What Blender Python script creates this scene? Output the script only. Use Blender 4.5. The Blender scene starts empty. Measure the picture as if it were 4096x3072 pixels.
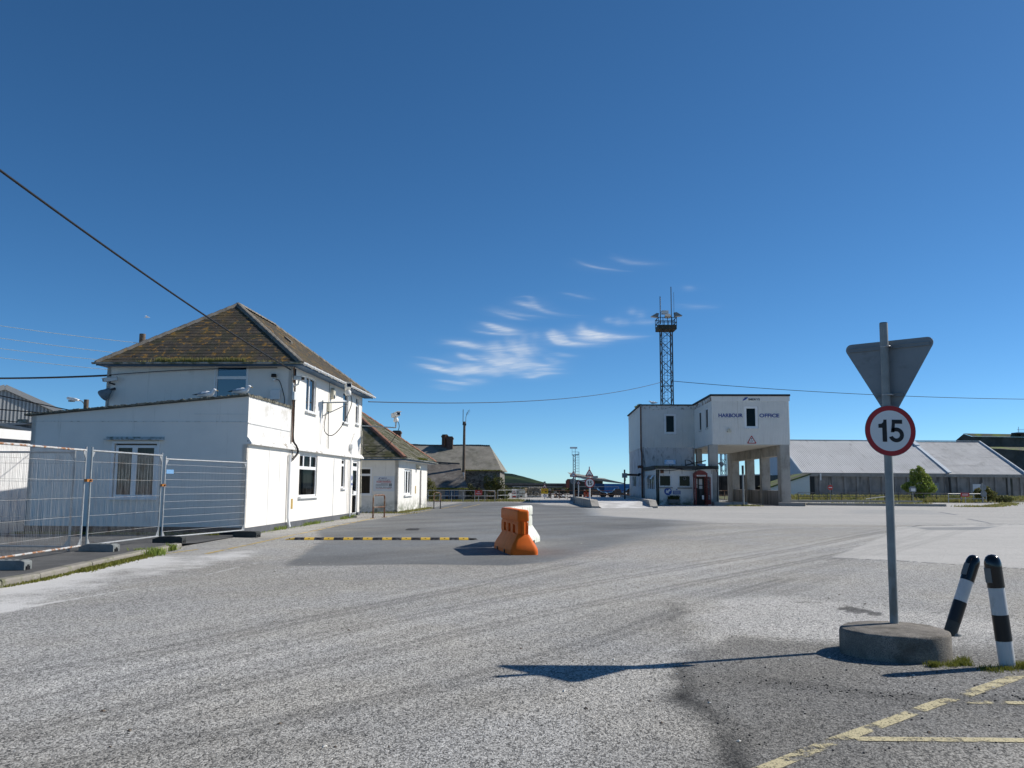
import bpy, bmesh, math, random
import numpy as np
from mathutils import Vector, Matrix
random.seed(7)
rng = np.random.default_rng(7)
scene = bpy.context.scene
COL = scene.collection
R = math.radians

# ------------------------------------------------------------------ camera
cd = bpy.data.cameras.new('camera'); cam = bpy.data.objects.new('camera', cd); COL.objects.link(cam)
cd.sensor_fit = 'HORIZONTAL'; cd.sensor_width = 36.0; cd.lens = 29.883
cd.clip_start = 0.05; cd.clip_end = 90000.0
cam.matrix_world = Matrix.Translation((0, 0, 1.5)) @ Matrix.Rotation(R(90 + 6.71), 4, 'X') @ Matrix.Rotation(R(0.35), 4, 'Z')
scene.camera = cam

# ------------------------------------------------------------------ sky, sun, exposure
SUN_EL, SUN_AZ = 38.0, 70.8          # azimuth clockwise from +Y
world = bpy.data.worlds.new('World'); scene.world = world; world.use_nodes = True
wn, wl = world.node_tree.nodes, world.node_tree.links
wn.clear()
wo = wn.new('ShaderNodeOutputWorld'); bg = wn.new('ShaderNodeBackground'); sky = wn.new('ShaderNodeTexSky')
sky.sky_type = 'NISHITA'; sky.sun_disc = False
sky.sun_elevation = R(SUN_EL); sky.sun_rotation = R(SUN_AZ)
sky.altitude = 0; sky.air_density = 0.55; sky.dust_density = 0.1; sky.ozone_density = 7.5
hs = wn.new('ShaderNodeHueSaturation'); hs.inputs['Saturation'].default_value = 1.10
hs.inputs['Hue'].default_value = 0.5
tn = wn.new('ShaderNodeVectorMath'); tn.operation = 'MULTIPLY'; tn.inputs[1].default_value = (1.0, 1.075, .95)
wl.new(sky.outputs[0], hs.inputs['Color']); wl.new(hs.outputs[0], tn.inputs[0]); wl.new(tn.outputs[0], bg.inputs['Color'])
bg.inputs['Strength'].default_value = 0.122
wl.new(bg.outputs[0], wo.inputs['Surface'])
sl = bpy.data.lights.new('sun', 'SUN'); sl.energy = 5.0; sl.angle = R(0.53); sl.color = (1.0, 0.945, 0.865)
sun = bpy.data.objects.new('sun', sl); COL.objects.link(sun)
sd = Vector((math.cos(R(SUN_EL)) * math.sin(R(SUN_AZ)), math.cos(R(SUN_EL)) * math.cos(R(SUN_AZ)), math.sin(R(SUN_EL))))
sun.rotation_euler = sd.to_track_quat('Z', 'Y').to_euler(); sun.location = (40, 10, 60)
vs = scene.view_settings
vs.view_transform = 'Standard'; vs.look = 'None'; vs.gamma = 1; vs.use_curve_mapping = False; vs.exposure = 0.08
scene.cycles.max_bounces = 6; scene.cycles.transparent_max_bounces = 16

# ------------------------------------------------------------------ materials
def nt(name):
    m = bpy.data.materials.new(name); m.use_nodes = True
    n, l = m.node_tree.nodes, m.node_tree.links
    return m, n, l, n['Principled BSDF']

def smooth(n, l, src, lo, hi):
    mr = n.new('ShaderNodeMapRange'); mr.interpolation_type = 'SMOOTHSTEP'
    mr.inputs['From Min'].default_value = lo; mr.inputs['From Max'].default_value = hi
    l.new(src, mr.inputs['Value']); return mr.outputs[0]

def math_(n, l, op, a, b):
    m = n.new('ShaderNodeMath'); m.operation = op
    for i, v in enumerate((a, b)):
        if isinstance(v, (int, float)): m.inputs[i].default_value = v
        else: l.new(v, m.inputs[i])
    return m.outputs[0]

def mixc(n, l, fac, a, b):
    m = n.new('ShaderNodeMix'); m.data_type = 'RGBA'
    if isinstance(fac, (int, float)): m.inputs[0].default_value = fac
    else: l.new(fac, m.inputs[0])
    for s, v in ((m.inputs[6], a), (m.inputs[7], b)):
        if isinstance(v, tuple): s.default_value = (*v[:3], 1)
        else: l.new(v, s)
    return m.outputs[2]

def noise(n, l, vec, scale, detail=4, rough=.6, sv=None):
    t = n.new('ShaderNodeTexNoise'); t.inputs['Scale'].default_value = scale
    t.inputs['Detail'].default_value = detail; t.inputs['Roughness'].default_value = rough
    if sv:
        mp = n.new('ShaderNodeMapping'); mp.inputs['Scale'].default_value = sv
        l.new(vec, mp.inputs['Vector']); vec = mp.outputs[0]
    l.new(vec, t.inputs['Vector']); return t.outputs['Fac']

def mat(name, col, rough=.75, var=.12, scale=3.0, bump=0.0, bscale=40.0, metal=0.0, spec=.35, stains=(), rand=0.0, grain=0.0, gscale=300):
    """stains: (colour, scale xyz, lo, hi, strength, zlo, zhi) - zlo/zhi (optional) keep a stain to a band of heights"""
    m, n, l, b = nt(name)
    pos = n.new('ShaderNodeNewGeometry').outputs['Position']
    f = smooth(n, l, noise(n, l, pos, scale), .3, .7)
    c = mixc(n, l, f, tuple(x * (1 - var) for x in col), tuple(min(1, x * (1 + var)) for x in col))
    if rand:
        oi = n.new('ShaderNodeObjectInfo')
        c = mixc(n, l, math_(n, l, 'MULTIPLY', oi.outputs['Random'], rand), c, tuple(x * .45 for x in col))
    if grain:
        g = noise(n, l, pos, gscale, 2, .7)
        c = mixc(n, l, smooth(n, l, g, .45, .62), c, tuple(x * (1 - grain) for x in col))
    for i, s in enumerate(stains):
        mk = smooth(n, l, noise(n, l, pos, 1.0, 7, .65, s[1]), s[2], s[3])
        mk = math_(n, l, 'MULTIPLY', mk, s[4])
        if len(s) > 5:
            sx = n.new('ShaderNodeSeparateXYZ'); l.new(pos, sx.inputs[0])
            mk = math_(n, l, 'MULTIPLY', mk, smooth(n, l, sx.outputs['Z'], s[5], s[6]))
        c = mixc(n, l, mk, c, s[0])
    l.new(c, b.inputs['Base Color'])
    b.inputs['Roughness'].default_value = rough; b.inputs['Metallic'].default_value = metal
    b.inputs['Specular IOR Level'].default_value = spec
    if bump:
        bp = n.new('ShaderNodeBump'); bp.inputs['Strength'].default_value = bump; bp.inputs['Distance'].default_value = .02
        l.new(noise(n, l, pos, bscale, 4), bp.inputs['Height']); l.new(bp.outputs[0], b.inputs['Normal'])
    return m

def glass_mat(name, tint=(.55, .6, .62), refl=.16, fr=.8):
    m, n, l, b = nt(name)
    n.remove(b); out = n['Material Output']
    tr = n.new('ShaderNodeBsdfTransparent'); tr.inputs[0].default_value = (*tint, 1)
    gl = n.new('ShaderNodeBsdfGlossy'); gl.inputs['Roughness'].default_value = .03
    lw = n.new('ShaderNodeLayerWeight'); lw.inputs['Blend'].default_value = .25
    fac = math_(n, l, 'ADD', math_(n, l, 'MULTIPLY', lw.outputs['Fresnel'], fr), refl)
    mx = n.new('ShaderNodeMixShader'); l.new(fac, mx.inputs[0]); l.new(tr.outputs[0], mx.inputs[1]); l.new(gl.outputs[0], mx.inputs[2])
    l.new(mx.outputs[0], out.inputs['Surface']); return m

M = {}
STREAK = (9, 9, .5)
M['white'] = mat('white_render', (.82, .785, .72), .8, .03, 1.2, .15, 30, stains=[((.42, .40, .33), (6, 6, .35), .60, .74, .42), ((.30, .31, .26), (1.3, 1.3, 1.3), .62, .76, .32), ((.36, .33, .27), (18, 18, .6), .64, .74, .35)])
M['white_clean'] = mat('white_upvc', (.82, .82, .81), .35, .02, 4, 0)
M['white_dirty'] = mat('weathered_white_paint', (.70, .70, .68), .75, .05, 2, .2, 25, stains=[((.20, .19, .14), (10, 10, .9), .50, .70, .75), ((.12, .13, .08), (3, 3, 3), .6, .74, .8)])
M['white_algae'] = mat('white_wall_with_algae', (.76, .74, .69), .85, .04, 2, .2, 25, stains=[((.10, .12, .06), (2.2, 2.2, 3), .36, .62, .9, .85, .0), ((.35, .34, .28), (7, 7, .5), .6, .75, .45)])
M['white_metal'] = mat('white_cladding', (.74, .725, .68), .55, .03, 1.5, 0, stains=[((.34, .30, .24), (9, 9, .35), .58, .74, .55), ((.25, .22, .17), (2, 2, 2), .68, .78, .5)])
M['office_wall'] = mat('stained_office_wall', (.60, .60, .60), .85, .06, 1.2, .2, 20, stains=[((.10, .10, .09), (3.5, 3.5, 1.1), .50, .70, .85), ((.07, .085, .045), (1.6, 1.6, 2.5), .34, .62, .92, .85, .05), ((.2, .2, .18), (10, 10, .5), .55, .7, .6)])
M['concrete'] = mat('grey_concrete', (.34, .325, .30), .9, .12, 2, .4, 50, stains=[((.10, .10, .08), (1.5, 1.5, 1.5), .5, .75, .6)], grain=.3, gscale=90)
M['pier'] = mat('painted_block_pier', (.40, .375, .335), .9, .1, 1.5, .3, 30, stains=[((.14, .135, .11), (2, 2, .8), .45, .7, .55)])
M['soffit'] = mat('painted_soffit', (.62, .61, .57), .9, .05, 1, 0)
M['island'] = mat('rough_cast_concrete', (.27, .245, .21), .95, .2, 6, .7, 90, stains=[((.07, .065, .05), (4, 4, 4), .45, .7, .7)], grain=.5, gscale=120)
M['kerb'] = mat('kerb_concrete', (.34, .315, .27), .9, .2, 3, .6, 60, rand=.45, grain=.35, gscale=120, stains=[((.11, .12, .05), (3, 3, 3), .48, .66, .75), ((.5, .49, .47), (5, 5, 5), .58, .7, .6)])
M['plinth'] = mat('dark_grey_plinth', (.10, .105, .115), .85, .15, 4, .2)
M['plinth_black'] = mat('black_bitumen_plinth', (.018, .018, .02), .8, .2, 4, .2)
M['slate'] = mat('lichen_slate', (.068, .058, .046), .85, .3, 3, .5, 60, rand=.45, stains=[((.045, .05, .022), (2.2, 2.2, 2.2), .45, .65, .6), ((.23, .145, .035), (.7, .7, .7), .50, .68, .42), ((.34, .18, .03), (4.5, 4.5, 4.5), .55, .64, .75), ((.42, .41, .36), (14, 14, 14), .63, .70, .6)])
M['ridge'] = mat('grey_hip_tile', (.19, .175, .15), .9, .2, 5, .4, stains=[((.05, .05, .04), (3, 3, 3), .5, .7, .7), ((.35, .21, .05), (4, 4, 4), .58, .7, .6)])
M['ridge_red'] = mat('terracotta_hip_tile', (.25, .125, .085), .9, .2, 4, .3, stains=[((.08, .08, .05), (3, 3, 3), .5, .7, .5)])
M['moss_slate'] = mat('mossy_slate', (.16, .15, .115), .95, .3, 3, .6, 30, rand=.4, stains=[((.06, .062, .022), (1.6, 1.6, 1.6), .38, .6, .9), ((.30, .29, .24), (6, 6, 3), .60, .72, .7)])
M['old_slate'] = mat('weathered_grey_slate', (.235, .22, .185), .95, .15, 1.5, .5, 12, stains=[((.10, .10, .075), (.6, .6, .25), .47, .66, .8), ((.15, .15, .07), (1.3, 1.3, 1.3), .60, .74, .7)])
M['dark_slate'] = mat('dark_weathered_slate', (.15, .135, .12), .95, .2, 1.5, .5, 12, stains=[((.30, .28, .25), (1.8, 1.8, 1.2), .52, .70, .6), ((.06, .055, .045), (.7, .7, .4), .5, .68, .7)])
M['rubble'] = mat('rubble_stone_wall', (.20, .19, .17), .95, .25, 2, .8, 6, stains=[((.05, .05, .045), (2.5, 2.5, 2.5), .50, .62, .85), ((.34, .33, .30), (1.2, 1.2, 1.2), .6, .75, .6)])
M['felt'] = mat('grey_roof_felt', (.14, .14, .13), .95, .2, 4, .3)
M['felt_edge'] = mat('mossy_felt_edge', (.22, .21, .17), .95, .3, 9, .6, stains=[((.05, .055, .03), (7, 7, 7), .45, .65, .8)])
M['blue_paint'] = mat('blue_painted_wood', (.045, .11, .20), .5, .1, 4)
M['gutter_white'] = mat('white_gutter', (.78, .78, .77), .4, .03, 3, stains=[((.3, .3, .25), (8, 8, 8), .62, .72, .5)])
M['gutter_green'] = mat('algae_covered_gutter', (.36, .37, .35), .7, .2, 4, stains=[((.07, .09, .04), (3, 3, 3), .42, .6, .85)])
M['black'] = mat('black_plastic', (.014, .014, .015), .35, .1, 5)
M['black_gloss'] = mat('black_gloss_plastic', (.008, .009, .010), .16, .05, 5, spec=.5)
M['cable'] = mat('black_cable', (.012, .012, .013), .5, .1, 5)
M['line_wire'] = mat('pale_line_wire', (.80, .84, .78), .35, .05, 3, metal=.0)
M['galv'] = mat('galvanised_steel', (.36, .38, .38), .5, .12, 8, metal=.45, stains=[((.22, .19, .15), (5, 5, 2), .58, .72, .5)])
M['galv_pole'] = mat('weathered_galvanised_pole', (.26, .28, .275), .65, .12, 6, metal=.25, stains=[((.15, .13, .10), (6, 6, 2), .52, .70, .6)])
M['galv_bright'] = mat('bright_galvanised', (.42, .43, .43), .45, .10, 10, metal=.4, stains=[((.25,.25,.25),(6,6,6),.5,.7,.5)])
M['wire'] = mat('fence_wire', (.42, .42, .41), .6, .15, 8, metal=.3, stains=[((.20, .12, .07), (4, 4, 4), .5, .65, .6)])
M['rusty_rail'] = mat('rusty_galvanised_tube', (.50, .50, .49), .6, .1, 8, metal=.2, stains=[((.30, .12, .035), (7, 7, 9), .47, .56, .92)])
M['rust'] = mat('rusty_steel', (.17, .085, .05), .85, .3, 8, .3, stains=[((.07, .05, .045), (5, 5, 5), .5, .65, .7)])
M['rust_paint'] = mat('flaking_hoop_paint', (.32, .28, .22), .8, .1, 8, stains=[((.16, .07, .035), (10, 10, 5), .42, .52, .95)])
M['steel_dark'] = mat('dark_steel', (.055, .058, .062), .6, .15, 4, metal=.2)
M['steel_blue'] = mat('pale_blue_grey_steel', (.22, .26, .30), .6, .1, 4)
M['sign_grey'] = mat('grey_sign_back', (.205, .23, .245), .6, .06, 5, stains=[((.10, .10, .10), (3, 3, 6), .55, .7, .4)])
M['sign_white'] = mat('reflective_white', (.70, .71, .70), .45, .03, 5)
M['sign_red'] = mat('sign_red', (.36, .018, .022), .4, .08, 5)
M['sign_red_faded'] = mat('faded_sign_red', (.50, .06, .05), .5, .08, 5)
M['sign_black'] = mat('sign_black', (.010, .010, .011), .45, .05, 5)
M['sign_blue'] = mat('sign_blue', (.025, .085, .33), .45, .05, 5)
M['sign_pale_blue'] = mat('pale_blue_sign', (.16, .33, .55), .5, .05, 5)
M['letter_blue'] = mat('letter_blue', (.03, .07, .26), .5, .05, 5)
M['sign_yellow'] = mat('sign_yellow', (.62, .42, .02), .5, .06, 5)
M['yellow_tag'] = mat('ochre_plate', (.45, .30, .08), .6, .1, 9)
M['orange'] = mat('orange_plastic', (.70, .135, .014), .6, .06, 4, .05, 30, spec=.15, stains=[((.36, .10, .03), (9, 9, 1.6), .54, .72, .55), ((.34, .13, .06), (2.5, 2.5, 2.5), .55, .75, .3)])
M['ivory'] = mat('weathered_white_plastic', (.74, .74, .66), .55, .04, 4, .05, stains=[((.22, .25, .11), (16, 16, 1.0), .50, .66, .7), ((.4, .4, .3), (3, 3, 3), .55, .75, .4)])
M['rubber'] = mat('dark_recycled_rubber', (.045, .05, .048), .9, .2, 6, .3)
M['rubber_pale'] = mat('grey_concrete_block', (.20, .215, .21), .9, .15, 6, .3)
M['bump_black'] = mat('speed_bump_black', (.035, .034, .033), .8, .2, 9, .3, stains=[((.20, .19, .18), (9, 9, 9), .5, .66, .6)])
M['bump_yellow'] = mat('speed_bump_yellow', (.62, .40, .05), .7, .1, 9, .2, stains=[((.25, .2, .1), (9, 9, 9), .58, .7, .6)])
M['iron'] = mat('cast_iron', (.06, .058, .055), .8, .2, 8, .3)
M['corr'] = mat('fibre_cement_roof', (.56, .56, .55), .85, .05, .35, .0, stains=[((.17, .165, .155), (2.6, .12, 1), .56, .70, .5), ((.36, .36, .35), (.3, .3, .3), .5, .7, .4)], rand=.08)
M['corr_dark'] = mat('older_fibre_cement_roof', (.46, .46, .455), .9, .08, .4, 0, stains=[((.25, .25, .24), (.7, .4, 1), .5, .7, .5)], rand=.10)
M['verge'] = mat('pale_verge_flashing', (.55, .60, .64), .6, .05, 1)
M['shed_wall'] = mat('streaked_grey_concrete_wall', (.27, .255, .235), .95, .15, .8, .2, 10, stains=[((.05, .05, .048), (1.4, 1.4, .22), .48, .68, .7), ((.33, .31, .28), (2.2, 2.2, .3), .6, .72, .6)])
M['shed_grey'] = mat('grey_profiled_steel', (.33, .335, .33), .7, .05, 1)
M['moss_roof'] = mat('mossy_shed_roof', (.10, .10, .075), .95, .2, .6, .2, stains=[((.15, .21, .035), (.35, .35, .35), .44, .6, .85)])
M['dark_conc'] = mat('dark_mossy_concrete', (.09, .09, .08), .95, .25, .6, .3, stains=[((.04, .045, .03), (.6, .6, .3), .45, .65, .7)])
M['container_blue'] = mat('blue_container_steel', (.035, .17, .42), .55, .06, 1, stains=[((.02, .08, .2), (2, 2, .3), .55, .7, .5)])
M['blue_dark'] = mat('dark_blue_steel', (.03, .085, .17), .6, .1, 1)
M['kiosk_red'] = mat('faded_red_kiosk_paint', (.19, .042, .032), .6, .15, 4, stains=[((.20, .07, .05), (5, 5, 5), .5, .7, .5)])
M['wood_pole'] = mat('weathered_pole_wood', (.15, .115, .085), .9, .2, 5, .3, stains=[((.07, .055, .045), (12, 12, .6), .5, .65, .6)])
M['brick_dark'] = mat('sooty_brick', (.11, .075, .06), .95, .3, 7, .4)
M['brick_red'] = mat('red_brick', (.22, .08, .055), .95, .3, 7, .4)
M['curtain'] = mat('pale_curtain', (.62, .60, .54), .9, .06, 3)
M['curtain_beige'] = mat('beige_curtain', (.40, .34, .29), .9, .1, 3, stains=[((.30, .26, .22), (14, 14, .3), .45, .6, .6)])
M['room'] = mat('dim_room_plaster', (.28, .27, .25), .9, .05, 1)
M['room_dark'] = mat('dark_room', (.06, .06, .058), .9, .05, 1)
M['band_white'] = mat('scuffed_white_band', (.50, .51, .51), .5, .05, 6, stains=[((.25, .25, .24), (9, 9, 5), .55, .70, .55), ((.3,.3,.27), (30, 30, 4), .60, .70, .5)])
M['reflector'] = mat('dull_reflector', (.13, .14, .14), .35, .1, 8)
M['paper'] = mat('paper', (.78, .77, .74), .8, .02, 5)
M['gull_white'] = mat('gull_white', (.80, .80, .79), .8, .03, 20)
M['gull_grey'] = mat('gull_grey', (.34, .36, .38), .8, .06, 20)
M['gull_dark'] = mat('gull_black', (.02, .02, .02), .8, .06, 20)
M['beak'] = mat('gull_bill', (.55, .35, .08), .6, .05, 20)
M['cctv'] = mat('cctv_white', (.72, .72, .69), .45, .05, 8)
M['cctv_cream'] = mat('cream_casing', (.58, .55, .44), .5, .06, 8)
M['lens'] = mat('dark_lens', (.01, .01, .012), .08, .02, 5, spec=.6)
M['leaf'] = None
M['float'] = mat('weathered_float', (.33, .30, .25), .8, .2, 6, rand=.7, stains=[((.10, .09, .07), (3, 3, 3), .5, .65, .6)])
M['pot'] = mat('stacked_pot_mesh', (.03, .032, .034), .9, .3, 6)
M['net_grey'] = mat('grey_rope_bundle', (.32, .30, .28), .9, .3, 4, rand=.6)
M['car_dark'] = mat('dark_car_paint', (.016, .020, .030), .2, .05, 2, spec=.6)
M['car_red'] = mat('faded_orange_red_plastic', (.45, .07, .035), .6, .1, 3)
M['tan'] = mat('tan_canvas', (.50, .36, .22), .9, .1, 6)
M['tyre'] = mat('tyre', (.015, .015, .015), .8, .1, 6)
M['hill'] = mat('hill_grass_and_scrub', (.040, .058, .034), 1.0, .2, .02, 0, spec=0.0, stains=[((.012, .022, .024), (.016, .016, .03), .44, .58, .9), ((.045, .06, .03), (.05, .05, .05), .58, .7, .6)])
M['sea'] = mat('sea', (.05, .11, .17), .25, .1, .05)
M['glass'] = glass_mat('window_glass')
M['glass_sky'] = glass_mat('sky_reflecting_glass', (.20, .25, .32), .17)
M['glass_dark'] = glass_mat('dim_glass', (.16, .165, .165), .015, .2)
M['glass_curtained'] = glass_mat('grubby_glass', (.42, .42, .42), .02, .3)

def leaf_mat(name, c1, c2, c3):
    m, n, l, b = nt(name)
    pos = n.new('ShaderNodeNewGeometry')
    f = smooth(n, l, noise(n, l, pos.outputs['Position'], 2.2, 3), .3, .7)
    c = mixc(n, l, f, c1, c2)
    ri = n.new('ShaderNodeNewGeometry')
    c = mixc(n, l, math_(n, l, 'MULTIPLY', ri.outputs['Random Per Island'], .8), c, c3)
    l.new(c, b.inputs['Base Color']); b.inputs['Roughness'].default_value = .6; b.inputs['Specular IOR Level'].default_value = .25
    tr = n.new('ShaderNodeBsdfTranslucent'); l.new(c, tr.inputs[0])
    mx = n.new('ShaderNodeMixShader'); mx.inputs[0].default_value = .35
    l.new(b.outputs[0], mx.inputs[1]); l.new(tr.outputs[0], mx.inputs[2]); l.new(mx.outputs[0], n['Material Output'].inputs['Surface'])
    return m
M['leaf'] = leaf_mat('fresh_green_leaf', (.17, .25, .045), (.23, .31, .06), (.30, .33, .08))
M['leaf_dark'] = leaf_mat('dull_green_leaf', (.06, .085, .03), (.09, .11, .04), (.13, .12, .045))
M['leaf_olive'] = leaf_mat('olive_bush_leaf', (.085, .11, .03), (.13, .16, .045), (.19, .15, .05))
M['grass'] = leaf_mat('rough_grass_blade', (.16, .20, .045), (.22, .24, .07), (.34, .27, .12))
M['moss'] = leaf_mat('moss', (.17, .18, .03), (.23, .22, .045), (.15, .17, .035))

# ------------------------------------------------------------------ mesh builder
class MB:
    def __init__(s, T=None): s.v, s.f, s.sm, s.mi, s.T, s.m = [], [], [], [], T, 0
    def add(s, vs, fs, smooth=False):
        o = len(s.v)
        if s.T: vs = [s.T(*p) for p in vs]
        s.v += [tuple(map(float, p)) for p in vs]
        for f in fs: s.f.append(tuple(i + o for i in f)); s.sm.append(smooth); s.mi.append(s.m)
        return s
    def box(s, x0, x1, y0, y1, z0, z1):
        return s.add([(x0,y0,z0),(x1,y0,z0),(x1,y1,z0),(x0,y1,z0),(x0,y0,z1),(x1,y0,z1),(x1,y1,z1),(x0,y1,z1)],
                     [(0,3,2,1),(4,5,6,7),(0,1,5,4),(1,2,6,5),(2,3,7,6),(3,0,4,7)])
    def bar(s, p, q, w, h=None, up=(0,0,1)):
        p, q = Vector(p), Vector(q); h = h or w; d = (q - p).normalized(); u = Vector(up)
        if abs(d.dot(u)) > .99: u = Vector((1,0,0))
        a = d.cross(u).normalized() * w / 2; b = a.cross(d).normalized() * h / 2
        return s.add([p-a-b,p+a-b,p+a+b,p-a+b,q-a-b,q+a-b,q+a+b,q-a+b],[(0,1,2,3),(7,6,5,4),(0,4,5,1),(1,5,6,2),(2,6,7,3),(3,7,4,0)])
    def tube(s, pts, r, n=8, caps=True):
        P = [Vector(p) for p in pts]; k = len(P); rs = r if isinstance(r, (list, tuple)) else [r] * k
        vs, fs = [], []; ref = None
        for i in range(k):
            d = (P[min(i+1,k-1)] - P[max(i-1,0)]).normalized()
            if ref is None: ref = Vector((0,0,1)) if abs(d.z) < .9 else Vector((1,0,0))
            a = d.cross(ref).normalized(); b = a.cross(d).normalized(); ref = b
            for j in range(n):
                t = 2*math.pi*j/n; vs.append(P[i] + (a*math.cos(t) + b*math.sin(t))*rs[i])
        for i in range(k-1):
            for j in range(n): fs.append((i*n+j, i*n+(j+1)%n, (i+1)*n+(j+1)%n, (i+1)*n+j))
        s.add(vs, fs, n > 4)
        if caps: s.add(vs[:n], [tuple(range(n))[::-1]]); s.add(vs[-n:], [tuple(range(n))])
        return s
    def lathe(s, prof, n=16, c=(0,0,0), M3=None):
        vs, fs = [], []
        for r, z in prof:
            for j in range(n):
                t = 2*math.pi*j/n; p = Vector((r*math.cos(t), r*math.sin(t), z))
                if M3 is not None: p = M3 @ p
                vs.append(p + Vector(c))
        for i in range(len(prof)-1):
            for j in range(n): fs.append((i*n+j, i*n+(j+1)%n, (i+1)*n+(j+1)%n, (i+1)*n+j))
        s.add(vs, fs, True)
        return s
    def prism(s, poly, a0, a1, f):
        """poly of 2-D points extruded from a0 to a1; f(u, v, a) -> xyz"""
        n = len(poly); vs = [f(u, v, a0) for u, v in poly] + [f(u, v, a1) for u, v in poly]
        return s.add(vs, [tuple(range(n))[::-1], tuple(range(n, 2*n))] + [(i, (i+1)%n, n+(i+1)%n, n+i) for i in range(n)])
    def poly(s, pts): return s.add(pts, [tuple(range(len(pts)))])
    def ball(s, c, r, n=10, sc=(1,1,1)):
        k = max(4, n//2); prof = [(math.sin(math.pi*i/k), -math.cos(math.pi*i/k)) for i in range(k+1)]
        vs, fs = [], []
        for a, z in prof:
            for j in range(n):
                t = 2*math.pi*j/n; vs.append((c[0]+a*math.cos(t)*r*sc[0], c[1]+a*math.sin(t)*r*sc[1], c[2]+z*r*sc[2]))
        for i in range(k):
            for j in range(n): fs.append((i*n+j, i*n+(j+1)%n, (i+1)*n+(j+1)%n, (i+1)*n+j))
        return s.add(vs, fs, True)
    def wall(s, a0, a1, b0, b1, holes=(), th=.12):
        """wall in local coords a (along), b (up), d (outward); face at d = 0, holes go back by th"""
        A = sorted({a0, a1, *[h[0] for h in holes], *[h[1] for h in holes]}); B = sorted({b0, b1, *[h[2] for h in holes], *[h[3] for h in holes]})
        for i in range(len(A)-1):
            for j in range(len(B)-1):
                ca, cb = (A[i]+A[i+1])/2, (B[j]+B[j+1])/2
                if any(h[0] < ca < h[1] and h[2] < cb < h[3] for h in holes): continue
                for d in (0, -th):
                    s.add([(A[i],d,B[j]),(A[i+1],d,B[j]),(A[i+1],d,B[j+1]),(A[i],d,B[j+1])], [(0,1,2,3)])
        for h in holes:
            x0, x1, z0, z1 = h
            for p, q in (((x0,z0),(x1,z0)),((x1,z0),(x1,z1)),((x1,z1),(x0,z1)),((x0,z1),(x0,z0))):
                s.add([(p[0],0,p[1]),(q[0],0,q[1]),(q[0],-th,q[1]),(p[0],-th,p[1])], [(0,1,2,3)])
        for p, q in (((a0,b0),(a1,b0)),((a1,b0),(a1,b1)),((a1,b1),(a0,b1)),((a0,b1),(a0,b0))):
            s.add([(p[0],0,p[1]),(q[0],0,q[1]),(q[0],-th,q[1]),(p[0],-th,p[1])], [(0,1,2,3)])
        return s
    def mesh(s, name, mats):
        me = bpy.data.meshes.new(name); me.from_pydata(s.v, [], s.f)
        me.polygons.foreach_set('use_smooth', s.sm); me.polygons.foreach_set('material_index', s.mi)
        for m in (mats if isinstance(mats, (list, tuple)) else [mats]): me.materials.append(M[m] if isinstance(m, str) else m)
        me.update(); return me
    def build(s, name, mats, parent=None, loc=None, rot=None, bevel=0):
        o = bpy.data.objects.new(name, s.mesh(name, mats)); COL.objects.link(o)
        if parent: o.parent = parent
        if loc: o.location = loc
        if rot: o.rotation_euler = rot
        if bevel:
            b = o.modifiers.new('bevel', 'BEVEL'); b.width = bevel; b.segments = 2; b.limit_method = 'ANGLE'; b.angle_limit = R(40)
        return o

def inst(name, me, parent=None, loc=(0,0,0), rot=(0,0,0), sc=(1,1,1)):
    o = bpy.data.objects.new(name, me); COL.objects.link(o); o.parent = parent
    o.location = loc; o.rotation_euler = rot; o.scale = sc; return o
def tag(o, label, cat, group=None):
    o['label'] = label; o['category'] = cat
    if group: o['group'] = group
    return o
def thing(name, label, cat, loc=(0,0,0), rz=0.0, group=None):
    o = bpy.data.objects.new(name, None); COL.objects.link(o); o.location = loc; o.rotation_euler = (0, 0, rz); o.empty_display_size = .2
    return tag(o, label, cat, group)
def struct(o): o['kind'] = 'structure'; return o
def stuff(o): o['kind'] = 'stuff'; return o
def copy_tree(o, parent=None):
    c = o.copy(); COL.objects.link(c); c.parent = parent
    for ch in list(o.children): copy_tree(ch, c)
    return c

def text_mesh(body, bold=0.0, depth=.0):
    cu = bpy.data.curves.new('t', 'FONT'); cu.body = body; cu.size = 1; cu.offset = bold; cu.extrude = depth; cu.align_x = 'LEFT'
    o = bpy.data.objects.new('t', cu); COL.objects.link(o)
    dg = bpy.context.evaluated_depsgraph_get(); dg.update()
    me = bpy.data.meshes.new_from_object(o.evaluated_get(dg)); bpy.data.objects.remove(o); bpy.data.curves.remove(cu)
    return me
def text(name, body, parent, T, x0, x1, z0, z1, d, m, bold=0.0, th=.006):
    """lettering fitted to the box x0..x1, z0..z1 on the plane d of a wall mapping T(a, d, b)"""
    me = text_mesh(body, bold, .5); n = len(me.vertices); co = np.empty(n*3); me.vertices.foreach_get('co', co); co = co.reshape(-1, 3)
    lo, hi = co.min(0), co.max(0)
    a = x0 + (co[:,0]-lo[0])/(hi[0]-lo[0])*(x1-x0); b = z0 + (co[:,1]-lo[1])/(hi[1]-lo[1])*(z1-z0); dd = d + (co[:,2]-lo[2])/(hi[2]-lo[2]+1e-9)*th
    out = np.array([T(float(p), float(q), float(r)) for p, q, r in zip(a, dd, b)])
    me.vertices.foreach_set('co', out.ravel()); me.materials.clear(); me.materials.append(M[m]); me.update()
    o = bpy.data.objects.new(name, me); COL.objects.link(o); o.parent = parent; return o

def front(y0): return lambda a, d, b: (a, y0 - d, b)      # wall facing -Y at y0
def side(x0): return lambda a, d, b: (x0 + d, a, b)       # wall facing +X at x0
def left(x0): return lambda a, d, b: (x0 - d, a, b)       # wall facing -X at x0

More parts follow.
